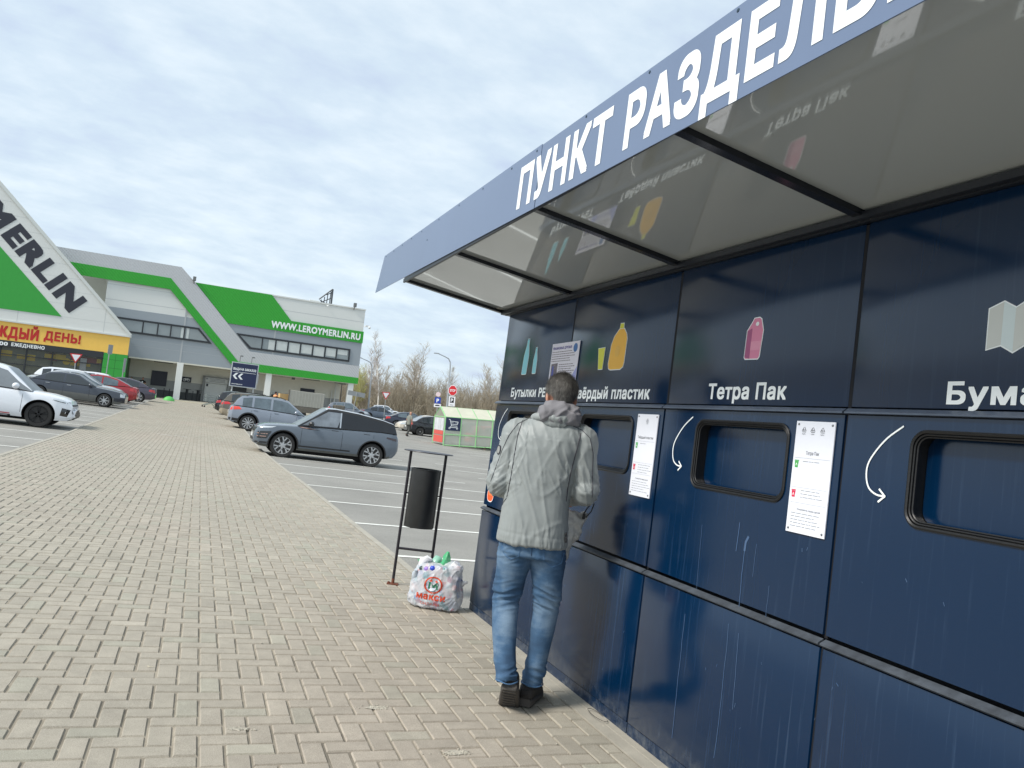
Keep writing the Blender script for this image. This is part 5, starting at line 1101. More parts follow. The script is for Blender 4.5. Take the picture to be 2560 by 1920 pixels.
car('parked_car', 'red fastback sedan with its tail towards the walkway', place(-5.75, 51.0), math.pi, sedan(paint('paint_red', srgb(150, 28, 36)), vis=1, roof=[(-2.0, 1.0), (-1.6, 1.2), (-1.15, 1.39), (-.6, 1.50), (-.1, 1.51), (.25, 1.46), (1.15, .89)], belt=[(-2.28, .74), (-2.25, 1.0), (-2.1, 1.04), (-1.5, 1.02), (-1.0, .98), (.6, .94), (1.0, .9), (1.6, .83), (2.0, .73), (2.2, .6), (2.25, .5)], rooflim=(-1.1, .2), rglass=glass_l, glass=mat('car_glass_mid'), clad=mat('paint_red')), GL)
car('parked_car', 'white car with its bumper peeking out between the red and the dark plum ones', place(-5.7, 53.6), 0, crossover(mat('paint_white'), vis=-1, arch=False), GL)
car('parked_car', 'dark plum fastback with red tail light, last car before the green hemisphere', place(-5.15, 58.4), math.pi, sedan(paint('paint_plum', srgb(62, 58, 72)), vis=1, roof=[(-2.0, 1.0), (-1.6, 1.2), (-1.15, 1.39), (-.6, 1.50), (-.1, 1.51), (.25, 1.46), (1.15, .89)], belt=[(-2.28, .74), (-2.25, 1.02), (-2.1, 1.06), (-1.5, 1.02), (-1.0, .98), (.6, .94), (1.0, .9), (1.6, .83), (2.0, .73), (2.2, .6), (2.25, .5)], rooflim=(-1.1, .2), clad=mat('paint_plum')), GL)
car('parked_car', 'pale silver saloon farther left, showing behind the windscreen of the white crossover', place(-10.9, 40.5), 0, sedan(mat('paint_silver'), vis=-1), GL)
# far right of the lot
GF = 'cars in the far part of the car park'
TL = -R(2.0)
car('parked_car', 'dark grey hatchback with red tail light parked beyond the roof of the blue-grey SUV', place(14.2, 80), R(-12), hatch(paint('paint_slate', srgb(108, 116, 128)), vis=-1, tilt=TL, glass=mat('car_glass_mid')), GF)
car('parked_car', 'steel-blue car just right of the slate hatchback, half hidden', place(18.9, 86), R(-8), sedan(paint('paint_dusk_blue', srgb(110, 122, 138)), vis=-1, tilt=TL), GF)
car('parked_car', 'white SUV standing farthest away before the bare trees', place(25.0, 111), R(-6), crossover(mat('paint_white'), vis=-1, tilt=TL, glass=mat('car_glass_mid')), GF)
car('parked_car', 'dark navy saloon with red tail light left of the beige saloon', place(17.3, 66.5), R(-4), sedan(paint('paint_navy', srgb(36, 40, 58)), vis=-1, tilt=TL, glass=mat('car_glass_mid')), GF)
car('parked_car', 'pale beige saloon facing left between the navy and the black saloons', place(17.2, 61.5), math.pi - R(4), sedan(paint('paint_beige', srgb(206, 198, 184)), vis=1, tilt=-TL), GF)
car('parked_car', 'black saloon with steel wheels whose tail shows left of the trolley shelter', place(16.7, 56.4), R(-3), sedan(mat('paint_black'), 'steel', vis=-1, tilt=TL, roof=[(-1.78, .99), (-1.45, 1.25), (-1.15, 1.42), (-.6, 1.52), (-.1, 1.53), (.25, 1.48), (1.15, .89)], belt=[(-2.12, .70), (-2.1, 1.0), (-2.0, 1.06), (-1.5, 1.05), (-1.0, .98), (.6, .95), (1.0, .93), (1.6, .88), (2.0, .8), (2.1, .6), (2.15, .5)], tailp=[[(-2.1, .68), (-1.9, .68), (-1.95, 1.0), (-2.06, 1.0)]], taillens=mat('tail_pink', srgb(226, 96, 84), .2, coat=1), clad=blackp, cladz=.5), GF)
car('parked_car', 'dark green-black car with its nose beside the shelter end', place(17.3, 51.0), math.pi, hatch(paint('paint_dark_green', srgb(40, 50, 50)), vis=1, tilt=-TL), GF)
car('parked_car', 'bright red car blurred behind the clear shelter panels', place(19.0, 49.3), 0, hatch(paint('paint_scarlet', srgb(196, 42, 46)), vis=-1, tilt=TL), GF)
car('parked_car', 'silver car with its roof just above the black saloon', place(20.6, 63.5), 0, sedan(mat('paint_silver'), vis=-1, tilt=TL), GF)
car('parked_car', 'wine-red car deeper behind the shelter panels', place(24.5, 50.5), 0, hatch(paint('paint_wine', srgb(130, 40, 44)), vis=-1, tilt=TL), GF)
# covered trailer behind the parked cars
tr = E('box_trailer', (7.6, 62, G(7.6, 62)), (0, -R(1), R(-4)), 'grey tarpaulin covered truck body standing under the shop overhang', 'truck')
w = MB(); w.box(-1.3, 1.35, -1.0, 1.0, .95, 2.12, b=.03); O('tarpaulin', w, mat('grey_tarpaulin', srgb(150, 150, 142), .7, var=.08, vs_=2, bump=.4, bs=5), tr)
w = MB()
for x in np.linspace(-1.25, 1.3, 12): w.box(x - .012, x + .012, -1.012, -1.0, .95, 2.1)
O('tarp_ribs', w, mat('tarp_rib', srgb(170, 170, 162), .7), tr)
w = MB(); w.box(-1.32, 1.38, -1.02, 1.02, .5, .93); w.box(-1.34, -1.28, -1.02, 1.02, .5, 2.14); O('tray', w, mat('tray_brown', srgb(96, 92, 84), .7, var=.2, vs_=4), tr)
for x in (-.2,):
    for s in (-1, 1): wheel(tr, x, s * .85, .34, .2, 'steel')
w = MB(); w.box(1.38, 3.0, -.8, .8, .5, .62); w.box(2.2, 3.0, -.9, .9, .5, 1.4, b=.08); O('cab', w, mat('tray_brown'), tr)
w = MB(); w.box(-.32, .32, -.3, .3, 0, 1.15, b=.01); O('tall_cardboard_box', w, mat('cardboard', srgb(200, 168, 118), .8, var=.08, vs_=4), loc=(5.9, 62.1, G(5.9, 62.1) + .62), rot=(0, -R(2), R(8)), label='tall brown cardboard box standing at the open end of the covered truck', cat='box')
w = MB(); w.box(-.55, .55, -.3, .3, 0, .5, b=.01); O('wide_cardboard_box', w, mat('cardboard'), loc=(4.75, 62.3, G(4.75, 62.3) + .9), rot=(0, -R(2), R(-4)), label='lower wide cardboard pack beside the tall box near the orange shirt', cat='box')
w = MB(); w.box(-.6, .6, -.35, .35, 0, .9); O('cardboard_stack', w, mat('cardboard'), loc=(4.75, 62.35, G(4.75, 62.35)), rot=(0, -R(2), R(-4)), label='cardboard goods stacked low under the wide pack', cat='boxes')
# bicycle by the truck
bk = E('bicycle', (10.8, 72, G(10.8, 72)), (0, -R(1.5), R(10)), 'dark bicycle parked right of the covered truck', 'bicycle')
for x in (-.5, .5):
    w = MB(); 
    n = 20; P = [(x + .33 * math.cos(2 * math.pi * i / n), 0, .33 + .33 * math.sin(2 * math.pi * i / n)) for i in range(n + 1)]; w.tube(P, .02, 5, cap=False); O('wheel', w, tyre_m, bk)
w = MB(); w.tube([(-.5, 0, .33), (-.1, 0, .33), (.42, 0, .8), (-.2, 0, .8), (-.5, 0, .33)], .02, 5); w.tube([(-.1, 0, .33), (-.25, 0, .95)], .02, 5); w.tube([(.5, 0, .33), (.38, 0, 1.0)], .02, 5); w.tube([(.38, -.28, 1.02), (.38, .28, 1.02)], .015, 5); w.box(-.38, -.14, -.06, .06, .94, .99, b=.02); O('frame', w, blackp, bk)
# shopping trolley
ct = E('shopping_trolley', (.74, 62.2, W(61) - .02), (0, -R(1.5), R(200)), 'empty grey wire shopping trolley at the right edge of the walkway', 'shopping trolley')
gw = mat('trolley_wire', srgb(126, 136, 134), .4)
w = MB()
for y in (-.24, .24):
    w.tube([(-.42, y, .12), (-.1, y, .42), (.5, y, .16)], .03, 6); w.tube([(-.1, y, .42), (-.42, y, .62), (-.5, y, 1.05)], .028, 6)
w.tube([(-.5, -.26, 1.05), (-.5, .26, 1.05)], .022, 6); O('frame', w, gw, ct)
w = MB()
for z, l in ((.95, .48), (.8, .45), (.65, .42), (.5, .38)):
    w.tube([(-.42, -.26, z), (l, -.2, z), (l, .2, z), (-.42, .26, z), (-.42, -.26, z)], .014, 5)
for i in range(9):
    x = -.42 + i * .11
    for y in (-.25 + i * .006, .25 - i * .006): w.tube([(x, y, .95), (x, y, .48)], .005, 4)
for i in range(5): w.tube([(.47, -.2 + i * .1, .95), (.38, -.2 + i * .1, .48)], .005, 4)
for i in range(6): w.tube([(-.42, -.22 + i * .088, .48), (.38, -.2 + i * .08, .48)], .005, 4)
O('basket', w, gw, ct)
for x, y in ((-.42, -.24), (-.42, .24), (.5, -.22), (.5, .22)): w = MB(); w.lathe([(.0001, -.02), (.06, -.02), (.06, .02), (.0001, .02)], 12, Matrix.Translation((x, y, .065)) @ Matrix.Rotation(math.pi / 2, 4, 'X')); w.tube([(x, y, .08), (x, y, .16)], .02, 5); O('castor', w, blackp, ct)
# ------------------------------------------------------------------ the man at the kiosk
skin = mat('skin', srgb(190, 142, 120), .55, spec=.4, var=.08, vs_=12)
skin.node_tree.nodes['Principled BSDF'].inputs['Subsurface Weight'].default_value = .08
def ering(c, rx, ry, n=28, tilt=0, sq=2.3, rz=0):
    out = []
    for j in range(n):
        q = 2 * math.pi * j / n; cx, cy = math.cos(q), math.sin(q)
        x = rx * math.copysign(abs(cx) ** (2 / sq), cx); y = ry * math.copysign(abs(cy) ** (2 / sq), cy)
        x, y = x * math.cos(rz) - y * math.sin(rz), x * math.sin(rz) + y * math.cos(rz)
        out.append((c[0] + x, c[1] + y, c[2] + y * math.tan(tilt)))
    return out
def limb(mb, pts, n=18, flat=1.0):
    """pts: (x,y,z,r) smooth tapered tube through the joints"""
    P = [Vector(p[:3]) for p in pts]; rr_ = [p[3] for p in pts]; Q, Rr = [], []
    for i in range(len(P) - 1):
        p0, p1, p2, p3 = P[max(i - 1, 0)], P[i], P[i + 1], P[min(i + 2, len(P) - 1)]
        for s in range(5):
            t_ = s / 5; Q.append(.5 * ((2 * p1) + (p2 - p0) * t_ + (2 * p0 - 5 * p1 + 4 * p2 - p3) * t_ * t_ + (3 * p1 - p0 - 3 * p2 + p3) * t_ ** 3)); Rr.append(rr_[i] * (1 - t_) + rr_[i + 1] * t_)
    Q.append(P[-1]); Rr.append(rr_[-1]); mb.tube(Q, Rr, n, flat=flat)
def nz(p, s, o=0): return noise.noise(Vector((p[0] * s[0] + o, p[1] * s[1] + o * .7, p[2] * s[2] - o)))
def ridge(v): return 1 - min(1, abs(v) * 2.4)
man = E('person', (1.77, 3.74, 0), (0, 0, -R(25)), 'man in pale grey jacket and blue jeans seen from behind, depositing at the navy kiosk', 'person')
# --- continuous body: head, neck, torso, arms, hands
b = MB()
HC = Vector((.006, .045, 1.662)); HT = Matrix.Rotation(R(20), 3, 'Z') @ Matrix.Rotation(R(-20), 3, 'X')
b.ell(HC + HT @ Vector((0, -.012, .02)), (.075, .094, .088), 24, T=HT); b.ell(HC + HT @ Vector((0, .03, -.045)), (.058, .066, .07), 20, T=HT); b.ell(HC + HT @ Vector((0, .062, -.082)), (.034, .03, .024), 14, T=HT)
b.ell(HC + HT @ Vector((0, .104, -.018)), (.013, .018, .02), 12, T=HT); b.tube([HC + HT @ Vector((0, .092, .015)), HC + HT @ Vector((0, .108, -.018))], [.009, .012], 10)
for s in (1, -1):
    b.ell(HC + HT @ Vector((s * .078, -.002, -.022)), (.010, .022, .034), 14, T=HT @ Matrix.Rotation(s * .35, 3, 'Z')); b.ell(HC + HT @ Vector((s * .031, .082, .022)), (.02, .012, .007), 12, T=HT); b.ell(HC + HT @ Vector((s * .04, .068, -.02)), (.02, .016, .016), 12, T=HT)
b.ell(HC + HT @ Vector((0, .091, -.055)), (.024, .012, .006), 12, T=HT); b.ell(HC + HT @ Vector((0, .090, -.066)), (.02, .012, .007), 12, T=HT)
limb(b, [(-.012, -.02, 1.40, .075), (-.005, -.012, 1.50, .062), (.0, .005, 1.57, .056), (.004, .03, 1.62, .054)])
b.rings([ering((-.045, 0, z), rx, ry) for z, rx, ry in ((.84, .15, .11), (.95, .14, .10), (1.1, .13, .095), (1.25, .145, .1), (1.38, .155, .1), (1.46, .13, .085), (1.5, .07, .06))])
def arm(mb, sh, el, wr, r, extra=0):
    limb(mb, [(*sh, r[0] + extra), (*Vector(sh).lerp(Vector(el), .5), r[1] + extra), (*el, r[2] + extra), (*Vector(el).lerp(Vector(wr), .5), r[3] + extra), (*wr, r[4] + extra)])
AL = ((-.185, -.005, 1.445), (-.262, .005, 1.165), (-.13, .25, 1.07)); AR = ((.145, -.005, 1.45), (.200, .0, 1.175), (.13, .26, 1.10))
for A_ in (AL, AR): arm(b, *A_, (.045, .04, .036, .034, .026))
def hand(mb, wr, d, up, side, curl):
    """palm box-like ellipsoid with four bent fingers of unequal length and a thumb on the side"""
    wr, d, up, side = Vector(wr), Vector(d).normalized(), Vector(up).normalized(), Vector(side).normalized()
    limb(mb, [(*(wr - d * .02), .024), (*(wr + d * .03), .027), (*(wr + d * .07), .026)], 14)
    for i in range(4): mb.tube([wr + d * .01 + side * (i - 1.5) * .012, wr + d * .085 + side * (i - 1.5) * .019], [.014, .012], 10)
    for i, L_ in enumerate((.072, .08, .074, .058)):
        p = wr + d * .085 + side * (i - 1.5) * .0195; dd = d.copy(); P = [p - d * .01]
        for j, f_ in enumerate((.45, .32, .23)):
            dd = (dd * math.cos(curl * (.7 + j * .3)) - up * math.sin(curl * (.7 + j * .3))).normalized(); P.append(P[-1] + dd * L_ * f_ * 1.15)
        mb.tube(P, [.0098, .0092, .0084, .0072], 10); mb.ell(P[-1], (.0072, .0072, .0072), 8)
    p = wr + d * .03 - side * .026; t1 = p + (d * .5 - side * .7 - up * .3).normalized() * .035; t2 = t1 + (d * .9 - side * .1 - up * .45).normalized() * .03; t3 = t2 + (d * .9 + side * .2 - up * .5).normalized() * .024
    mb.tube([p, t1, t2, t3], [.014, .012, .0105, .0085], 10); mb.ell(t3, (.0085, .0085, .0085), 8)
hand(b, AL[2], (.45, .85, -.1), (0, .1, 1), (-.85, .45, 0), .55); hand(b, AR[2], (-.35, .9, -.1), (0, .1, 1), (-.9, -.35, 0), .6)
body = remesh(b, .0046, 3, .4); O('body', body, skin, man, sm=80)
# --- hair
rr = random.Random(9); hb = MB(); HX = Vector((.0835, .101, .099)); hc = HC + HT @ Vector((0, -.016, .022))
hmask = lambda n_: (n_.z > .62 or (n_.y < .35 and n_.z > -.25) or (n_.y < -.25 and n_.z > -.88 and abs(n_.x) < .93)) and not (n_.y > .55 and n_.z < .72)
cap_ = MB(); k = 28; vs = []; idx = {}
for i in range(k + 1):
    for j in range(2 * k):
        th, ph = math.pi * i / k, math.pi * j / k; n_ = Vector((math.sin(th) * math.cos(ph), math.sin(th) * math.sin(ph), math.cos(th)))
        taper_ = 1 - max(0, -n_.z) * .16
        vs.append(hc + HT @ Vector((n_.x * HX.x * taper_, n_.y * HX.y * (1 - max(0, -n_.z) * .08), n_.z * HX.z)) ); idx[i, j] = n_
fs = []
for i in range(k):
    for j in range(2 * k):
        q = [(i, j), (i, (j + 1) % (2 * k)), (i + 1, (j + 1) % (2 * k)), (i + 1, j)]
        if all(hmask(idx[a]) for a in q): fs.append(tuple(a * 2 * k + b_ for a, b_ in q))
cap_.add([v[:] for v in vs], fs)
hm = mat('greying_hair', srgb(92, 84, 76), .6, spec=.4, var=.5, vs_=40); hair = O('hair', cap_, hm, man, sm=80)
V, F, tone = [], [], []
for s_ in range(26000):
    n_ = Vector((rr.gauss(0, 1), rr.gauss(0, 1), rr.gauss(0, 1))).normalized()
    if not hmask(n_): continue
    taper_ = 1 - max(0, -n_.z) * .16
    p = hc + HT @ Vector((n_.x * HX.x * taper_, n_.y * HX.y, n_.z * HX.z)); nw_ = HT @ n_; whorl = Vector((0, -.35, .93)); down = (n_ - whorl); down = (down - n_ * down.dot(n_)).normalized(); dl = HT @ down
    L_ = rr.uniform(.016, .036) * (1 if n_.z > -.3 else .6); side = nw_.cross(dl).normalized() * rr.choice((.0004, .0006))
    dl = (dl + Vector((rr.gauss(0, .35), rr.gauss(0, .35), rr.gauss(0, .35)))).normalized()
    q1 = p + (nw_ * .32 + dl * .75) * L_ * .5; q2 = q1 + (nw_ * .05 + dl * .95) * L_ * .5; m0 = len(V)
    V += [p - side, p + side, q1 - side * .9, q1 + side * .9, q2]; F += [(m0, m0 + 1, m0 + 3, m0 + 2), (m0 + 2, m0 + 3, m0 + 4)]
    g = rr.random(); gy = .5 + .5 * noise.noise(n_ * 2.2) ; v_ = .05 + .24 * max(0, gy) * max(0, .6 + noise.noise(n_ * 9)) * rr.uniform(.6, 1.4) + (.22 if g < .14 * gy else 0); t0 = (v_, v_ * .95, v_ * .88); tone += [(*t0, 1)] * 7
me = bpy.data.meshes.new('strands'); me.from_pydata([v[:] for v in V], [], F); at = me.color_attributes.new('tone', 'FLOAT_COLOR', 'CORNER'); at.data.foreach_set('color', np.array(tone, dtype=np.float32).ravel())
sm_ = mat('hair_strands', rough=.5, spec=.5); t = sm_.node_tree; a_ = N(t, 'ShaderNodeAttribute', attribute_name='tone'); t.links.new(a_.outputs['Color'], t.nodes['Principled BSDF'].inputs['Base Color'])
st = O('hair_strands', me, sm_, hair); st['kind'] = 'stuff'
# --- jacket
jm = mat('pale_grey_nylon', srgb(143, 149, 149), .5, spec=.45, sheen=.1, var=.03, vs_=6, bump=.1, bs=26)
J = MB()
J.rings([ering((cx, cy, z), rx, ry, 36, tl) for cx, cy, z, rx, ry, tl in ((-.047, .0, .862, .180, .135, .02), (-.047, 0, .90, .183, .138, 0), (-.05, 0, 1.0, .180, .138, 0), (-.05, 0, 1.12, .176, .135, 0), (-.045, -.004, 1.25, .183, .136, 0), (-.035, -.008, 1.36, .192, .134, 0), (-.028, -.01, 1.43, .188, .122, 0), (-.02, -.008, 1.48, .165, .104, 0), (-.014, -.004, 1.52, .125, .088, .05), (-.006, .004, 1.555, .088, .078, .1), (-.004, .01, 1.575, .06, .06, .1))])
for A_ in (AL, AR):
    s = -1 if A_ is AL else 1; sh, el, wr = (Vector(v) for v in A_)
    wr2 = el.lerp(wr, .86)
    limb(J, [(sh.x - s * .03, sh.y, sh.z - .002, .068), (*(sh + Vector((s * .012, 0, -.01))), .074), (*sh.lerp(el, .28), .077), (*sh.lerp(el, .6), .073), (*sh.lerp(el, .88), .070), (*(el + Vector((0, -.012, -.012))), .069), (*el.lerp(wr2, .3), .066), (*el.lerp(wr2, .7), .056), (*wr2, .045)], 22)
jk = remesh(J, .0058, 6, .5)
el_L, el_R = Vector(AL[1]), Vector(AR[1])
def crease(v, w=.22): return max(0, 1 - abs(v) / w) ** 1.5
def jfold(c):
    d = 0; x_ = c.x; back = 1 if c.z < 1.42 else .35
    wob = nz(c, (3, 3, 3), 51) * .35
    d += crease(nz((x_ + .30 * (c.z - 1.1) + wob * .1, c.y * .3, c.z), (11, 4, 1.5), 3)) * .0052 * back
    d += crease(nz((x_ - .45 * (c.z - 1.1), c.y * .3, c.z + wob * .2), (6, 4, 3.4), 11), .16) * .0026 * back
    d += nz(c, (3.2, 3, 2.6), 5) * .008
    for e_, s in ((el_L, -1), (el_R, 1)):
        r_ = (c - e_).length
        if r_ < .19: d += crease(nz((c.x * .5, c.y, c.z + c.x * s * 1.0), (7, 7, 30), 7), .3) * .008 * (1 - r_ / .19)
        if abs(c.x - e_.x) < .12 and c.z > e_.z: d += crease(nz((c.x + .3 * s * c.z, c.y, c.z), (26, 12, 7), 13), .3) * .0045
    pit = min((c - Vector((-.15, -.08, 1.28))).length, (c - Vector((.115, -.08, 1.30))).length)
    if pit < .24: d += crease(nz((c.x + .5 * c.z, c.y, c.z), (24, 10, 5), 19), .3) * .009 * (1 - pit / .24)
    if c.z < .915: d += (.001 + crease(nz(c, (50, 50, 4), 23), .3) * .004) * min(1, (.915 - c.z) / .02)
    if .912 < c.z < .922: d -= .0006
    if c.z < 1.0: d += crease(nz(c, (38, 38, 3), 29), .3) * .0035 * (1 - abs(c.z - .93) / .08 if abs(c.z - .93) < .08 else 0)
    d += nz(c, (30, 30, 20), 41) * .0012
    return d
displace(jk, jfold); jacket = O('jacket', jk, jm, man, sm=85)
jb = bvh_of(jk); pip = mat('dark_piping', srgb(52, 50, 60), .5)
def piping(pts, r=.0022, front=-1):
    """pts (x,z) run over the back of the jacket"""
    P = []
    for i in range(len(pts) - 1):
        for s in range(7):
            t_ = s / 7; x, z = pts[i][0] * (1 - t_) + pts[i + 1][0] * t_, pts[i][1] * (1 - t_) + pts[i + 1][1] * t_
            h = jb.ray_cast(Vector((x, -1, z)), Vector((0, 1, 0)))[0]
            if h: P.append(h + Vector((0, -.0008, 0)))
    if len(P) > 2: w = MB(); w.tube(P, r, 6); O('piping', w, pip, jacket, sm=60)
piping([(-.178, 1.50), (-.192, 1.42), (-.196, 1.3), (-.199, 1.2), (-.204, 1.12), (-.208, 1.085)], .0024); piping([(-.208, 1.085), (-.222, 1.06), (-.226, 1.04)], .0024)
piping([(-.09, 1.525), (-.15, 1.515), (-.2, 1.48), (-.24, 1.41), (-.268, 1.32), (-.29, 1.22), (-.305, 1.15)], .0018)
piping([(.135, 1.475), (.128, 1.41), (.118, 1.34), (.108, 1.26), (.103, 1.17), (.104, 1.1)], .0026)
piping([(.09, 1.505), (.14, 1.49), (.185, 1.455), (.212, 1.38), (.222, 1.28), (.232, 1.2), (.236, 1.14)], .002)
w = MB(); h = jb.ray_cast(Vector((-.279, -1, 1.33)), Vector((0, 1, 0)))[0]
bx = h if h else Vector((-.27, -.03, 1.33)); T_ = Matrix.Translation(bx + Vector((-.006, -.002, 0))) @ Matrix.Rotation(R(-48), 4, 'Z')
w.T = T_; w.prism([(.016 * math.cos(R(a)), .026 * math.sin(R(a))) for a in range(0, 360, 30)], 0, .004); w.T = None; bdg = O('sleeve_badge', w, pip, jacket)
w = MB(); w.T = T_; w.prism([(.011 * math.cos(R(a)), .02 * math.sin(R(a))) for a in range(0, 360, 30)], -.001, .001); O('badge_face', w, mat('badge_grey', srgb(150, 152, 150), .6), bdg)
w = MB(); w.box(.122, .134, -.09, -.04, .90, .93, b=.003); w.box(.12, .13, -.085, -.05, .935, .95, b=.003); O('hem_toggle', w, mat('toggle_black', srgb(26, 26, 30), .5), jacket)
# collar band and hood
K = MB(); n = 26
P = [(.112 * math.cos(2 * math.pi * i / n) - .004, .098 * math.sin(2 * math.pi * i / n) - .008, 1.522 - .012 * math.sin(2 * math.pi * i / n) + .030 * (math.sin(2 * math.pi * i / n) > 0) * math.sin(2 * math.pi * i / n)) for i in range(n + 1)]
K.tube(P, .021, 12); K.ell((-.003, -.098, 1.507), (.062, .017, .026), 18); co2 = remesh(K, .005, 4)
displace(co2, lambda c: ridge(nz(c, (40, 30, 26), 3)) * .004 + nz(c, (16, 16, 16), 2) * .004); O('collar', co2, jm, jacket, sm=80)
hm_ = mat('grey_hood_cotton', srgb(126, 125, 130), .85, var=.06, vs_=8, bump=.25, bs=120)
K = MB()
K.rings([ering((x, y, z), rx, ry, 28, tl) for x, y, z, rx, ry, tl in ((0, -.012, 1.505, .118, .098, 0), (.004, -.02, 1.535, .124, .102, 0), (.006, -.024, 1.565, .116, .098, -.08), (.006, -.018, 1.595, .100, .090, -.1), (.004, -.006, 1.617, .083, .078, -.12), (.002, .002, 1.624, .06, .055, -.12))])
K.ell((-.035, -.092, 1.555), (.062, .034, .05), 18); K.ell((.045, -.090, 1.548), (.060, .032, .044), 18); K.ell((.0, -.104, 1.528), (.05, .022, .03), 16)
hd = remesh(K, .0055, 5)
displace(hd, lambda c: ridge(nz((c.x + c.z * .6, c.y, c.z), (15, 9, 11), 4)) * .011 + ridge(nz((c.x - c.z, c.y, c.z), (18, 10, 14), 14)) * .008 + nz(c, (9, 9, 9), 3) * .008 - .008)
O('hood', hd, hm_, man, sm=80)
# --- jeans
D_ = MB()
D_.rings([ering((-.045, 0, z), rx, ry, 32) for z, rx, ry in ((.80, .155, .115), (.85, .165, .122), (.92, .162, .12), (.98, .15, .11))])
LL = [(-.124, .0, .86, .093), (-.130, .01, .76, .091), (-.138, .03, .66, .079), (-.146, .05, .56, .069), (-.142, .035, .50, .067), (-.132, -.005, .40, .064), (-.110, -.055, .28, .057), (-.092, -.088, .20, .053), (-.083, -.10, .165, .052)]
LR = [(.043, .0, .86, .093), (.052, .01, .76, .091), (.062, .025, .66, .078), (.070, .045, .56, .067), (.072, .05, .50, .065), (.070, .052, .40, .062), (.062, .058, .28, .055), (.054, .066, .19, .053), (.050, .07, .118, .054)]
for L_ in (LL, LR): limb(D_, L_, 24)
dj = remesh(D_, .0062, 5, .5)
def dfold(c):
    d = 0; kz = .565
    for z0, w_, a in ((.585, .10, .013), (.19, .08, .012), (.80, .07, .008)):
        k_ = max(0, 1 - abs(c.z - z0) / w_); d += ridge(nz((c.x * .6 + c.z * .3, c.y, c.z + .35 * abs(c.x + .04) ), (9, 9, 38), z0 * 30)) * a * k_
    d += ridge(nz((c.x + .35 * c.z, c.y, c.z), (14, 10, 4.5), 8)) * .0035; d += nz(c, (7, 7, 6), 2) * .004
    return d
displace(dj, dfold)
dm = mat('blue_denim', srgb(62, 98, 138), .85); t = dm.node_tree; bs_ = t.nodes['Principled BSDF']; co = N(t, 'ShaderNodeTexCoord')
def tex(scale, det, st=(1, 1, 1)):
    mp = N(t, 'ShaderNodeMapping'); mp.inputs['Scale'].default_value = st; t.links.new(co.outputs['Object'], mp.inputs[0]); n_ = N(t, 'ShaderNodeTexNoise'); n_.inputs['Scale'].default_value = scale; n_.inputs['Detail'].default_value = det; t.links.new(mp.outputs[0], n_.inputs['Vector']); return n_.outputs['Fac']
fade = tex(5.5, 4, (1, 1, .8)); fine = tex(420, 2, (1, 1, .25)); wh = tex(16, 4, (.6, .6, 2.4))
sp3 = N(t, 'ShaderNodeSeparateXYZ'); t.links.new(co.outputs['Object'], sp3.inputs[0])
def M_(op, a, b_=None, c=None):
    n_ = N(t, 'ShaderNodeMath', operation=op)
    for i, v in enumerate((a, b_, c)):
        if v is None: continue
        if isinstance(v, (int, float)): n_.inputs[i].default_value = v
        else: t.links.new(v, n_.inputs[i])
    return n_.outputs[0]
zk = M_('ABSOLUTE', M_('SUBTRACT', sp3.outputs[2], .47)); worn = M_('MAXIMUM', M_('SUBTRACT', .45, M_('MULTIPLY', zk, 2.6)), .05)
fa_ = M_('ADD', M_('ADD', M_('MULTIPLY', fade, .95), M_('MULTIPLY', worn, .26)), M_('MULTIPLY', wh, .26))
crp = N(t, 'ShaderNodeValToRGB'); t.links.new(fa_, crp.inputs[0]); e = crp.color_ramp.elements; e[0].position = .36; e[0].color = srgb(36, 58, 84); e[1].position = 1.0; e[1].color = srgb(138, 160, 180); e3 = e.new(.62); e3.color = srgb(62, 94, 126)
sc2 = N(t, 'ShaderNodeVectorMath', operation='SCALE'); t.links.new(crp.outputs[0], sc2.inputs[0]); t.links.new(M_('ADD', .75, M_('MULTIPLY', fine, .5)), sc2.inputs['Scale']); t.links.new(sc2.outputs[0], bs_.inputs['Base Color'])
jeans = O('jeans', dj, dm, man, sm=85)
jnb = bvh_of(dj); seam_m = mat('denim_seam', srgb(70, 104, 140), .85); dark_s = mat('denim_seam_dark', srgb(28, 50, 78), .85)
def on_jeans(pts, r, m_, nm='seam'):
    P = []
    for i in range(len(pts) - 1):
        for s in range(6):
            t_ = s / 6; x, z = pts[i][0] * (1 - t_) + pts[i + 1][0] * t_, pts[i][1] * (1 - t_) + pts[i + 1][1] * t_; h = jnb.ray_cast(Vector((x, -1, z)), Vector((0, 1, 0)))[0]
            if h: P.append(h + Vector((0, -.0004, 0)))
    if len(P) > 2: w = MB(); w.tube(P, r, 5); O(nm, w, m_, jeans, sm=60)
on_jeans([(-.21, .865), (-.185, .80), (-.145, .775), (-.105, .80), (-.10, .865)], .0022, seam_m, 'pocket_seam'); on_jeans([(.02, .86), (.03, .79), (.075, .765), (.12, .79), (.13, .85)], .0022, seam_m, 'pocket_seam'); on_jeans([(-.042, .88), (-.04, .80)], .002, dark_s)
for L_, zh in ((LL, .158), (LR, .138)):
    x, y, z, r = L_[-1]; zh = z + .006; w = MB(); n = 22; P = [(x + (r + .0045) * math.cos(2 * math.pi * i / n), y + (r + .0045) * math.sin(2 * math.pi * i / n), zh + .003 * math.sin(i)) for i in range(n + 1)]; w.tube(P, .0035, 6, cap=False); O('hem', w, seam_m, jeans, sm=60)
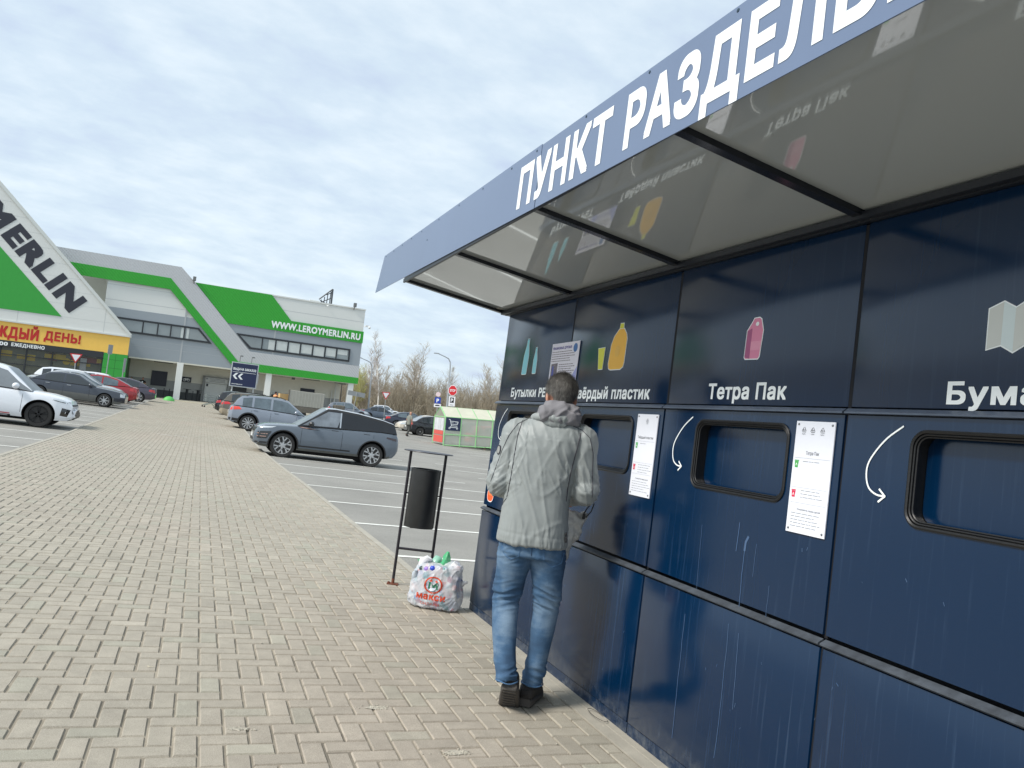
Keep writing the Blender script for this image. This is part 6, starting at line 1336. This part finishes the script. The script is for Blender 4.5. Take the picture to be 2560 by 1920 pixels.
# --- shoes
shm, solem = mat('black_shoe', srgb(46, 43, 42), .7, var=.15, vs_=30, bump=.4, bs=90), mat('grey_sole', srgb(78, 74, 70), .8, var=.12, vs_=20, bump=.3, bs=70)
def shoe(loc, yaw, pitch):
    S_ = E('t', loc); bpy.data.objects.remove(S_)
    T_ = Matrix.Translation(loc) @ Matrix.Rotation(yaw, 4, 'Z') @ Matrix.Rotation(pitch, 4, 'X')   # local: toe along +y, pivot at the ball of the foot
    prof = [(-.20, .030, .030, .060), (-.19, .037, .010, .098), (-.165, .041, .008, .112), (-.12, .043, .008, .108), (-.085, .045, .008, .085), (-.03, .050, .008, .072), (.02, .052, .008, .058), (.055, .044, .010, .045), (.08, .026, .016, .034)]
    w = MB(); R_ = []
    for y, hw_, z0, z1 in prof: R_.append([(0 + hw_ * math.copysign(abs(math.cos(q)) ** .8, math.cos(q)), y, (z0 + z1) / 2 + (z1 - z0) / 2 * math.copysign(abs(math.sin(q)) ** .7, math.sin(q)) + .012) for q in [2 * math.pi * j / 20 for j in range(20)]])
    w.T = T_; w.rings(R_); w.T = None; s1 = O('shoe', w, shm, man, sm=70)
    w = MB(); R_ = []
    for y, hw_, z0, z1 in prof:
        h_ = .030 if y < -.05 else .024; lift = max(0, (y - .03)) * .22; a = hw_ + .0045
        R_.append([(a * .86, y, lift), (a, y, .008 + lift), (a + .001, y, h_ + lift), (a * .8, y, h_ + .008 + lift), (-a * .8, y, h_ + .008 + lift), (-a - .001, y, h_ + lift), (-a, y, .008 + lift), (-a * .86, y, lift)])
    w.T = T_; w.rings(R_); 
    w.T = None; O('sole', w, solem, s1, sm=50)
    w = MB(); w.T = T_
    for i in range(9): y = -.185 + i * .03; w.box(-.034, .034, y, y + .012, -.005, .001 + max(0, (y - .03)) * .2)
    w.T = None; O('tread', w, solem, s1)
    w = MB(); w.T = T_; w.box(-.02, .02, -.207, -.20, .06, .085, b=.002); w.T = None; O('heel_tab', w, mat('toggle_black'), s1)
shoe((-.058, .02, .004), R(-2), R(-40)); shoe((.062, .225, .003), R(-12), R(-2))
# --- things he holds
bg_ = MB(); bg_.rings([ering((x, y, z), rx, ry, 26, 0, 2.0) for x, y, z, rx, ry in ((.06, .28, .72, .06, .03), (.06, .285, .75, .09, .05), (.065, .29, .82, .11, .07), (.085, .30, .90, .125, .07), (.105, .31, .98, .135, .05), (.12, .31, 1.03, .135, .02))])
bm_ = remesh(bg_, .008, 3); displace(bm_, lambda c: ridge(nz((c.x + c.z * .5, c.y, c.z), (14, 12, 9), 2)) * .016 + ridge(nz(c, (30, 26, 18), 6)) * .008 - .008)
O('carrier_bag', bm_, mat('white_grey_film', srgb(206, 206, 202), .35, var=.25, vs_=22), loc=(1.77, 3.74, 0), rot=(0, 0, -R(25)), sm=70, label='crumpled white and grey printed sack the man holds in front of himself', cat='bag')
hold = [q for q in bpy.data.objects if q.name == 'carrier_bag'][0]
w = MB(); w.tube([(.222, .27, 1.03), (.235, .265, 1.06), (.262, .26, 1.10), (.272, .26, 1.095), (.262, .265, 1.05), (.235, .27, 1.01)], .0035, 6); w.box(.215, .232, .255, .275, 1.0, 1.03, b=.003); O('strap', w, mat('toggle_black'), hold)
w = MB(); w.box(-.035, .035, -.01, .01, -.08, .08, b=.002); O('cardboard_piece', w, mat('cardboard_bright', srgb(206, 150, 92), .7), loc=(1.77 + .28 * math.sin(R(25)) - .04, 3.74 + .28 * math.cos(R(25)) + .015, .77), rot=(0, R(14), -R(25)), label='orange-brown cardboard piece glimpsed between the thighs of the standing man', cat='cardboard')
# ------------------------------------------------------------------ litter bin and the full bag
bn = E('litter_bin', (1.92, 6.578, 0), (0, 0, -R(17)), 'black hanging cylinder litter bin on a two-post frame, rusty foot, by the kerb', 'litter bin')
bpaint = mat('bin_black_paint', srgb(40, 42, 44), .38, var=.18, vs_=9, bump=.12, bs=18); bfr = mat('bin_frame_black', srgb(36, 32, 40), .4)
w = MB()
for x in (-.155, .155): w.tube([(x, 0, .01), (x, 0, 1.165)], .0125, 10)
w.tube([(-.155, 0, .315), (.155, 0, .315)], .011, 8); O('frame', w, bfr, bn, sm=50)
w = MB(); w.lathe([(.0001, 1.168), (.215, 1.168), (.218, 1.171), (.215, 1.176), (.0001, 1.182)], 40); O('rain_cover', w, bfr, bn, sm=40)
w = MB(); w.lathe([(.0001, .515), (.128, .515), (.131, .52), (.131, 1.015), (.134, 1.018), (.134, 1.024), (.126, 1.024), (.125, .60), (.0001, .58)], 40); O('barrel', w, bpaint, bn, sm=40)
for s in (-1, 1): w = MB(); w.tube([(s * .128, 0, .80), (s * .158, 0, .80)], .006, 6); O('pivot', w, bfr, bn)
for s in (-1, 1): w = MB(); w.box(s * .155 - .05, s * .155 + .05, -.035, .035, .0, .008); w.tube([(s * .155 - .035, -.01, .0), (s * .155 - .035, -.01, .022)], .009, 6); w.tube([(s * .155, 0, 0), (s * .155, 0, .05)], .0135, 8); O('rusty_foot', w, mat('rust', srgb(112, 66, 48), .85, var=.35, vs_=20), bn)
bag = E('rubbish_bag', (1.925, 5.86, 0), (0, 0, -R(30)), 'bulging white translucent carrier bag of plastic waste with orange print beside the litter bin', 'bag')
K = MB(); K.rings([ering((x, y, z), rx, ry, 34, 0, 2.6) for x, y, z, rx, ry in ((0, 0, .004, .15, .09), (0, 0, .02, .205, .13), (.0, 0, .07, .218, .142), (.0, 0, .14, .212, .14), (.0, 0, .21, .198, .132), (.0, .0, .27, .19, .125), (.01, 0, .31, .178, .115), (.01, 0, .335, .16, .10))])
K.ell((-.10, .02, .31), (.075, .07, .05), 14); K.ell((.10, .03, .32), (.085, .08, .05), 14)
bgm = remesh(K, .007, 3); displace(bgm, lambda c: max(0, 1 - abs(nz((c.x + c.z * .35, c.y, c.z), (16, 14, 5), 2)) / .2) * .008 + max(0, 1 - abs(nz((c.x - c.z * .9, c.y, c.z), (18, 14, 12), 6)) / .2) * .005 + nz(c, (17, 17, 17), 9) * .008 - .004)
film = mat('translucent_bag', srgb(220, 220, 224), .32, spec=.5); t = film.node_tree; bs_ = t.nodes['Principled BSDF']; co = N(t, 'ShaderNodeTexCoord')
vo = N(t, 'ShaderNodeTexVoronoi'); vo.inputs['Scale'].default_value = 21; vo.inputs['Randomness'].default_value = 1; t.links.new(co.outputs['Object'], vo.inputs['Vector'])
hs = N(t, 'ShaderNodeSeparateColor'); t.links.new(vo.outputs['Color'], hs.inputs[0]); cr2 = N(t, 'ShaderNodeValToRGB'); t.links.new(hs.outputs[0], cr2.inputs[0]); cr2.color_ramp.interpolation = 'CONSTANT'
E4 = cr2.color_ramp.elements; E4[0].color = srgb(200, 212, 228); E4[1].position = .2; E4[1].color = srgb(120, 150, 205)
for p_, c_ in ((.36, srgb(226, 222, 222)), (.5, srgb(214, 140, 150)), (.6, srgb(206, 214, 220)), (.74, srgb(110, 170, 180)), (.82, srgb(190, 90, 130)), (.88, srgb(236, 236, 236))): q_ = E4.new(p_); q_.color = c_
mxx = N(t, 'ShaderNodeMix', data_type='RGBA'); n5 = N(t, 'ShaderNodeTexNoise'); n5.inputs['Scale'].default_value = 9; n5.inputs['Detail'].default_value = 3; t.links.new(co.outputs['Object'], n5.inputs['Vector'])
mr5 = N(t, 'ShaderNodeMapRange'); mr5.inputs[1].default_value = .4; mr5.inputs[2].default_value = .65; mr5.inputs[3].default_value = .05; mr5.inputs[4].default_value = .7; t.links.new(n5.outputs['Fac'], mr5.inputs[0]); t.links.new(mr5.outputs[0], mxx.inputs[0]); mxx.inputs[6].default_value = srgb(224, 224, 228); t.links.new(cr2.outputs[0], mxx.inputs[7]); t.links.new(mxx.outputs[2], bs_.inputs['Base Color'])
film.node_tree.nodes['Principled BSDF'].inputs['Alpha'].default_value = .66
film_o = O('film', bgm, film, bag, sm=80); fb3 = bvh_of(bgm)
rr = random.Random(77); cols_ = [(60, 110, 190), (230, 230, 232), (200, 60, 80), (60, 150, 160), (236, 236, 236), (150, 90, 160), (120, 190, 210), (230, 150, 150), (40, 60, 120), (190, 200, 210)]
for i in range(34):
    a = rr.uniform(-.17, .17); y_ = rr.uniform(-.10, .09) * (1 - abs(a) * 2); z_ = rr.uniform(.05, .28); w = MB(); T_ = Matrix.Translation((a, y_, z_)) @ Matrix.Rotation(rr.uniform(0, 3.1), 4, 'Y') @ Matrix.Rotation(rr.uniform(-1, 1), 4, 'X'); q_ = rr.uniform(.7, 1.1)
    w.lathe([(.0001, -.055 * q_), (.026 * q_, -.05 * q_), (.028 * q_, .0), (.026 * q_, .03 * q_), (.011, .05 * q_), (.012, .065 * q_), (.0001, .065 * q_)], 12, T_); c_ = rr.randrange(len(cols_)); O('plastic_bottle', w, mat('bottle_tint_%s' % 'abcdefghij'[c_], srgb(*cols_[c_]), .3), bag, sm=50)
def bagmap(a, b_, d):
    h = fb3.ray_cast(Vector((a, -1, b_)), Vector((0, 1, 0)))[0]; return (a, (h.y if h else -.13) - d, b_)
om, gm_ = mat('orange_ink', srgb(200, 72, 40), .5), mat('green_ink', srgb(26, 104, 74), .5)
w = MB(); n = 40
for i in range(n):
    a0, a1 = 2 * math.pi * i / n, 2 * math.pi * (i + 1) / n; q = [bagmap(.0 + r_ * math.cos(a), .195 + r_ * .88 * math.sin(a), .003) for r_, a in ((.072, a0), (.072, a1), (.060, a1), (.060, a0))]; w.add(q, [(0, 1, 2, 3)])
text(w, 'макси', -.125, .105, .082, .135, bagmap, .03, .003, fres=4); text(w, 'ОНЛАЙН', -.085, .065, .040, .062, bagmap, .0, .003)
w.add([bagmap(a, b_, .004) for a, b_ in ((-.035, .225), (-.02, .24), (-.01, .225), (-.025, .215))], [(0, 1, 2, 3)]); w.add([bagmap(a, b_, .004) for a, b_ in ((.01, .225), (.02, .235), (.035, .22), (.02, .212))], [(0, 1, 2, 3)])
O('print', w, om, film_o)
w = MB()
w.add([bagmap(a, b_, .0045) for a, b_ in [(-.038, .165), (-.024, .165), (-.024, .192), (0, .172), (.024, .192), (.024, .165), (.038, .165), (.038, .215), (.024, .215), (0, .192), (-.024, .215), (-.038, .215)]], [tuple(range(12))])
O('emblem', w, gm_, film_o)
grn = mat('green_film', srgb(76, 186, 126), .3, alpha=.75)
def tuft(P, r, m_, nm):
    w = MB(); w.tube(P, r, 12); me = w.mesh('t'); 
    for v in me.vertices: v.co += Vector((nz(v.co, (40, 40, 30), 1), nz(v.co, (40, 40, 30), 5), 0)) * .02
    O(nm, me, m_, bag, sm=60)
tuft([(.02, .02, .30), (.045, .02, .35), (.05, .02, .40), (.06, .02, .44)], [.04, .034, .026, .006], grn, 'green_handle'); tuft([(-.12, .0, .30), (-.15, .0, .325), (-.185, .0, .345)], [.02, .02, .006], grn, 'green_handle'); tuft([(-.06, .04, .32), (-.03, .05, .37), (.0, .05, .375)], [.03, .03, .01], mat('pale_green_film', srgb(150, 200, 180), .3), 'pale_film')
tuft([(-.15, -.04, .30), (-.13, -.03, .345), (-.10, -.02, .37), (-.06, -.02, .36)], [.02, .03, .024, .01], mat('white_film', srgb(226, 226, 230), .35), 'white_flap'); tuft([(.08, .0, .31), (.12, .0, .345), (.16, .0, .32)], [.03, .035, .02], mat('white_film'), 'white_flap')
for x, y, z, r, c_, nm in ((-.03, -.085, .312, .034, (40, 70, 190), 'blue_cap'), (.015, -.07, .318, .026, (30, 110, 190), 'blue_lid'), (-.075, -.078, .30, .036, (150, 120, 200), 'violet_wrap'), (.06, -.075, .312, .034, (60, 150, 130), 'teal_wrap'), (-.115, -.07, .295, .03, (40, 60, 60), 'dark_lid')):
    w = MB(); w.ell((x, y, z), (r, r, r * .75), 12); O(nm, w, mat(nm, srgb(*c_), .4), bag, sm=60)
# small litter and the wire loop by the wall
w = MB(); n = 22; w.tube([(2.17 - .0 + .035 * math.cos(i / n * 5.6), 3.62 + .09 * math.sin(i / n * 5.6), .006 + .012 * math.sin(i / n * 3)) for i in range(n + 1)], .0016, 5); O('wire_loop', w, mat('wire_dark', srgb(60, 56, 54), .5), label='thin dark wire loop lying at the foot of the kiosk wall', cat='wire')
w = MB(); rr = random.Random(31)
for i in range(140):
    x, y = (rr.uniform(1.2, 2.15), rr.uniform(2.7, 6.8)) if i % 2 else (rr.uniform(-2.6, 2.0), rr.uniform(2.8, 9)); r_ = rr.uniform(.0012, .0042); w.ell((x, y, W(y) + r_ * .5), (r_, r_ * rr.uniform(.6, 1.5), r_ * .7), 6)
gr_ = O('grit', w, mat('grit', srgb(188, 182, 168), .9, var=.5, vs_=60)); gr_['kind'] = 'stuff'; gr_['label'] = 'loose grit and crumbs scattered over the paving'
for i, (x, y, L_, lab) in enumerate(((1.45, 4.02, .05, 'tiny pale twig on the paving left of the standing man'), (1.62, 5.5, .04, 'tiny pale twig on the paving before the full carrier bag'), (-.02, 4.35, .03, 'tiny white chip in the middle of the near paving'))):
    w = MB(); w.tube([(0, 0, .004), (L_ * .5, .012, .005), (L_, .004, .004)], .0018, 5); O('twig', w, mat('twig_pale', srgb(206, 198, 176), .8), loc=(x, y, W(y)), rot=(0, 0, i * 1.3), label=lab, cat='litter')
# ------------------------------------------------------------------ small background people
def small_person(loc, rz, label, shirt, trousers, hairc, pose, tilt=0):
    P_ = E('person', loc, (0, tilt, rz), label, 'person')
    arms, legs, lean = pose
    w = MB(); hd_ = Vector((0, .04 + lean * 1.2, 1.62)); w.ell(hd_, (.075, .095, .115), 16); w.ell(hd_ + Vector((0, .1, -.02)), (.012, .02, .02), 8); w.tube([hd_ - Vector((0, .02, .16)), hd_], [.055, .05], 12)
    w.rings([ering((0, lean * k_, z), rx, ry, 20) for z, rx, ry, k_ in ((.85, .15, .11, 0), (1.05, .14, .10, .3), (1.3, .17, .11, .8), (1.42, .17, .1, 1), (1.48, .08, .07, 1.1))])
    for s, (el, ha) in zip((-1, 1), arms):
        limb(w, [(s * .18, lean, 1.42, .05), (*el, .042), (*ha, .03)]); ha = Vector(ha); d_ = (ha - Vector(el)).normalized()
        for i in range(4): w.tube([ha + Vector(((i - 1.5) * .016, 0, 0)), ha + d_ * .1 + Vector(((i - 1.5) * .02, 0, -.01))], [.012, .008], 6)
        w.tube([ha + d_ * .02, ha + d_ * .06 + Vector((-s * .035, 0, 0))], [.012, .009], 6)
    for s, (kn, an) in zip((-1, 1), legs): limb(w, [(s * .08, 0, .86, .075), (*kn, .055), (*an, .04)])
    me = remesh(w, .014, 2); O('body', me, skin, P_, sm=80)
    w = MB(); w.rings([ering((0, lean * k_, z), rx, ry, 20) for z, rx, ry, k_ in ((.82, .175, .13, 0), (1.05, .17, .125, .3), (1.3, .195, .13, .8), (1.42, .19, .12, 1), (1.49, .09, .08, 1.1))])
    for s, (el, ha) in zip((-1, 1), arms): limb(w, [(s * .17, lean, 1.42, .07), (*Vector((s * .18, lean, 1.42)).lerp(Vector(el), .8), .062)])
    O('top', remesh(w, .016, 2), shirt, P_, sm=80)
    w = MB(); w.rings([ering((0, 0, z), .16, .12, 20) for z in (.80, .9)])
    for s, (kn, an) in zip((-1, 1), legs): limb(w, [(s * .08, 0, .86, .088), (*kn, .068), (an[0], an[1], an[2] + .02, .055)])
    O('trousers', remesh(w, .016, 2), trousers, P_, sm=80)
    for s, (kn, an) in zip((-1, 1), legs): w = MB(); w.ell((an[0], an[1] + .06, an[2] - .01), (.045, .12, .05), 12); O('shoe', w, shm, P_, sm=80)
    if hairc: w = MB(); w.ell(hd_ + Vector((0, -.02, .03)), (.082, .10, .105), 16); O('hair', w, hairc, P_, sm=80)
    return P_
walk_l = [((-.08, .12, .48), (-.09, .02, .06)), ((.08, .02, .46), (.09, -.24, .1))]
small_person((13.65, 52.6, G(13.65, 52.6)), R(-60), 'man in grey t-shirt walking with a carried case in front of the black saloon', mat('tshirt_grey', srgb(128, 130, 122), .8), mat('trousers_dark', srgb(66, 68, 66), .8), None, ([((-.24, .0, 1.16), (-.16, .16, 1.0)), ((.25, .02, 1.15), (.24, .14, .92))], walk_l, .03), -R(2))
w = MB(); w.box(-.06, .06, -.22, .22, .0, .32, b=.02); w.tube([(0, -.06, .32), (0, -.06, .38), (0, .06, .38), (0, .06, .32)], .012, 6); O('carried_case', w, mat('case_dark', srgb(52, 52, 56), .6), loc=(13.95, 52.45, G(13.9, 52.5) + .56), rot=(0, 0, R(-60)), label='dark case in the hand of the walking man in the grey t-shirt', cat='case')
stand = [((-.09, .01, .47), (-.1, 0, .06)), ((.09, .01, .47), (.1, 0, .06))]
pw = sw(-3.15, -1.4)
small_person((pw.x, pw.y, pw.z + .02), R(175), 'person in black pullover with a white chest print before the dark display board', mat('pullover_black', srgb(24, 24, 28), .8), mat('trousers_black', srgb(30, 30, 34), .8), mat('hair_brown', srgb(84, 62, 48), .8), ([((-.30, .02, 1.2), (-.12, .18, 1.2)), ((.30, .02, 1.2), (.12, .18, 1.2))], stand, .02), -R(2))
w = MB(); w.ell((0, 0, 0), (.07, .02, .09), 10); O('chest_print', w, white_v, parent=[q for q in bpy.data.objects if q.name.startswith('person')][-1], loc=(0, .14, 1.28))
pw = sw(-4.1, -1.6)
small_person((pw.x, pw.y, pw.z - .05), R(150), 'person whose head shows above the dark plum car near the green tiled corner', mat('jacket_brown', srgb(70, 52, 56), .8), mat('trousers_black'), mat('hair_dark', srgb(50, 40, 38), .8), ([((-.26, .02, 1.16), (-.2, .2, 1.0)), ((.26, .02, 1.16), (.2, .2, 1.0))], stand, .02), -R(2))
small_person((5.35, 63.2, G(5.35, 63.2) + .12), R(-70), 'person in orange shirt reaching to the tall cardboard box at the covered truck', mat('shirt_orange', srgb(226, 160, 110), .8), mat('trousers_black'), mat('hair_dark'), ([((-.2, .25, 1.35), (-.15, .5, 1.42)), ((.2, .25, 1.35), (.15, .5, 1.42))], stand, .03), -R(2))
# ------------------------------------------------------------------ trees
def segs_mesh(name, S, n=3):
    S = np.array(S, dtype=np.float64); p0, p1, r0, r1 = S[:, :3], S[:, 3:6], S[:, 6], S[:, 7]
    t_ = p1 - p0; t_ /= np.linalg.norm(t_, axis=1)[:, None] + 1e-9
    ref = np.where(np.abs(t_[:, 2:3]) > .9, [[1, 0, 0]], [[0, 0, 1]]); a = np.cross(t_, ref); a /= np.linalg.norm(a, axis=1)[:, None]; b_ = np.cross(a, t_)
    V = np.zeros((len(S), 2 * n, 3))
    for j in range(n):
        q = 2 * math.pi * j / n; d = a * math.cos(q) + b_ * math.sin(q); V[:, j] = p0 + d * r0[:, None]; V[:, n + j] = p1 + d * r1[:, None]
    V = V.reshape(-1, 3); base = np.arange(len(S))[:, None, None] * 2 * n
    F = np.array([[j, (j + 1) % n, n + (j + 1) % n, n + j] for j in range(n)])[None] + base; F = F.reshape(-1, 4)
    me = bpy.data.meshes.new(name); me.from_pydata(V.tolist(), [], F.tolist()); me.update(); return me
def tree_variant(seed, H_, spread, kind):
    rr = random.Random(seed); trunk, crown = [], []
    def grow_(p, d, L_, r, lvl, out):
        k = 3 if lvl < 2 else 2
        q = p
        for i in range(k):
            d2 = (d + Vector((rr.gauss(0, .09), rr.gauss(0, .09), rr.gauss(0, .05) + (.05 if lvl else 0)))).normalized(); e_ = q + d2 * L_ / k; ra = r * (1 - i / k * .45); rb_ = r * (1 - (i + 1) / k * .45)
            out.append((*q, *e_, ra, rb_)); q0 = q; q = e_; d = d2
            if lvl < 4:
                nb = {1: 3, 2: 3, 3: 3}.get(lvl, 0)
                for _ in range(nb):
                    ang = rr.uniform(0, 6.28); tilt = rr.uniform(.4, .95); side = Vector((math.cos(ang), math.sin(ang), 0)); dd = (d * math.cos(tilt) + side * math.sin(tilt) + Vector((0, 0, .12))).normalized()
                    grow_(q0.lerp(q, rr.random()), dd, L_ * rr.uniform(.42, .62), max(r * .5, .009), lvl + 1, crown)
    p = Vector((0, 0, -.3)); d = Vector((rr.gauss(0, .04), rr.gauss(0, .04), 1)).normalized(); n = 11; r = H_ * .0105
    stems = 1 if kind == 'birch' else rr.choice((1, 2, 3))
    for s_ in range(stems):
        p = Vector((rr.uniform(-.3, .3) * (stems > 1), rr.uniform(-.3, .3) * (stems > 1), -.3)); d = Vector((rr.gauss(0, .05 * stems), rr.gauss(0, .05 * stems), 1)).normalized(); hh = H_ * rr.uniform(.8, 1)
        for i in range(n):
            d = (d + Vector((rr.gauss(0, .05), rr.gauss(0, .05), .05))).normalized(); e_ = p + d * hh / n; ra = r * (1 - i / n * .9); rb_ = r * (1 - (i + 1) / n * .9); trunk.append((*p, *e_, ra, rb_))
            if i >= 2:
                nb = rr.choice((2, 3)) if kind == 'birch' else 3
                f_ = (1 - abs(i / n - .45) * 1.2)
                for _ in range(nb):
                    ang = rr.uniform(0, 6.28); tilt = rr.uniform(.35, .75) if kind == 'birch' else rr.uniform(.4, .9); side = Vector((math.cos(ang), math.sin(ang), 0)); dd = (d * math.cos(tilt) + side * math.sin(tilt)).normalized()
                    grow_(p.lerp(e_, rr.random()), dd, H_ * spread * f_ * rr.uniform(.7, 1.2), ra * .45 + .01, 2, crown)
            p = e_
    return segs_mesh('trunk', trunk, 6), segs_mesh('crown', crown, 3)
bark = {'birch': mat('birch_bark', srgb(222, 216, 206), .8, var=.3, vs_=3), 'grey': mat('grey_bark', srgb(166, 154, 136), .9, var=.2, vs_=2)}
twig = {'birch': mat('birch_twig', srgb(176, 164, 152), .9), 'grey': mat('grey_twig', srgb(176, 166, 150), .9), 'olive': mat('budding_twig', srgb(184, 182, 122), .9)}  # twig colours lightened to stand in for distance haze
VAR = [(tree_variant(1, 15, .17, 'birch'), 'birch', 'birch'), (tree_variant(2, 13, .22, 'grey'), 'grey', 'grey'), (tree_variant(3, 12, .24, 'grey'), 'grey', 'grey'), (tree_variant(4, 16, .24, 'grey'), 'grey', 'grey'), (tree_variant(5, 9, .26, 'grey'), 'grey', 'olive'), (tree_variant(6, 10, .25, 'grey'), 'grey', 'grey')]
for (tm, cm), bk_, tw_ in VAR: tm.materials.append(bark[bk_]); cm.materials.append(twig[tw_])
def tree(v, px, D, h, label, rz, lean=-3):
    """v variant, px lateral slope x/y, D distance along y, h wanted height factor"""
    x, y = px * D, D; z = G(x, y) + (.0 if y < 128 else .4 * (y - 128) / 30)
    r_ = E('bare_tree', (x, y, z), (0, R(lean), 0), label, 'tree', 'bare trees beyond the car park'); r_.scale = (h * .92, h * .92, h * .88)
    (tm, cm), _, _ = VAR[v]
    for nm, me in (('trunk', tm), ('crown', cm)):
        o = bpy.data.objects.new(nm, me); C.objects.link(o); o.parent = r_; o.rotation_euler = (0, 0, rz)
kinds = ['tall thin birch', 'grey bare tree', 'dense twiggy tree', 'broad high bare tree', 'small tree with olive buds', 'low bushy bare tree']
rr = random.Random(21)
where_ = 'at the wood edge'
spec_trees = [(0, .215, 118, 1.0, 'tall pale birch with white trunk, just right of the shop corner'), (0, .205, 121, .8, 'slim birch leaning next to the tall one by the shop corner'), (0, .262, 124, .8, 'second pale birch group behind the give way sign'),
    (3, .405, 122, 1.02, 'tallest broad bare tree, left of the curved street lamp'), (3, .458, 124, .92, 'high bare tree between the lamp and the stop sign'), (2, .375, 124, 1.0, 'twiggy tree on the left flank of the tallest one'), (4, .515, 120, 1.05, 'yellow-green budding tree right of the stop sign'), (4, .188, 122, 1.0, 'olive budding tree touching the shop corner'), (3, .265, 135, .9, 'broad bare tree rising behind the give way sign'), (5, .545, 118, 1.0, 'last low tree before the kiosk edge')]
for i, (v, s_, D, h, lab) in enumerate(spec_trees): tree(v, s_, D, h, lab, i * 1.1)
spots = ['behind the corner pillar', 'before the first birch', 'above the white SUV', 'behind the give way sign', 'above the navy saloon', 'above the beige saloon', 'above the walking man', 'behind the black saloon', 'left of the parking sign', 'behind the parking sign', 'behind the curved lamp', 'behind the stop sign', 'over the shelter end', 'over the shelter middle', 'beside the kiosk edge']
ANCH = [spots[k // 2] + (', left one' if k % 2 == 0 else ', right one') for k in range(30)]
for k in range(30):
    s_ = .16 + k * .0145 + rr.uniform(-.004, .004); v = rr.choice((1, 2, 2, 5, 5, 4)); D = rr.choice((126, 132, 138)) + rr.uniform(-2, 2)
    tree(v, s_, D, rr.uniform(.60, .84) * (.92 if s_ > .48 else 1), '%s %s, %s' % (kinds[v], where_, ANCH[k]), rr.uniform(0, 6.28))
# reflections and other viewpoints: wood continuing left behind and right
def thicket(name, x0, x1, y0, y1, n, h0, h1, m_, seed, fx=None):
    rr = random.Random(seed); S = []
    for i in range(n):
        y = rr.uniform(y0, y1); x = rr.uniform(x0, x1) * (y if fx else 1); z = G(max(-60, min(x, 140)), y) + .2; hh = rr.uniform(h0, h1) * (1 if rr.random() < .8 else 1.3); p = Vector((x, y, z)); d = Vector((rr.gauss(-.05, .18), rr.gauss(0, .18), 1)).normalized()
        k = 4
        for j in range(k):
            d = (d + Vector((rr.gauss(0, .16), rr.gauss(0, .16), 0))).normalized(); e_ = p + d * hh / k; S.append((*p, *e_, .035 * (1 - j / k) + .012, .035 * (1 - (j + 1) / k) + .01))
            for _ in range(3):
                dd = (d + Vector((rr.gauss(0, .7), rr.gauss(0, .7), rr.gauss(.1, .3)))).normalized(); q = p.lerp(e_, rr.random()); e2_ = q + dd * hh * rr.uniform(.1, .28); S.append((*q, *e2_, .014, .006))
                for __ in range(2): d3 = (dd + Vector((rr.gauss(0, .6), rr.gauss(0, .6), rr.gauss(0, .4)))).normalized(); q2 = q.lerp(e2_, rr.random()); S.append((*q2, *(q2 + d3 * hh * rr.uniform(.05, .14)), .009, .005))
            p = e_
    me = segs_mesh(name, S, 3); o = O(name, me, m_, kind='stuff'); o['label'] = 'dense leafless brush under the trees'; return o
thicket('brushwood', .155, .62, 116, 150, 1900, 2.2, 4.6, mat('brush_twig', srgb(158, 147, 128), .95), 5, fx=True)
thicket('sapling_growth', .16, .60, 122, 142, 1500, 3.8, 6.3, mat('brush_twig'), 8, fx=True)
thicket('wood_undergrowth', .16, .60, 140, 165, 1000, 3.8, 6.6, mat('undergrowth_twig', srgb(150, 140, 120), .95), 6, fx=True)
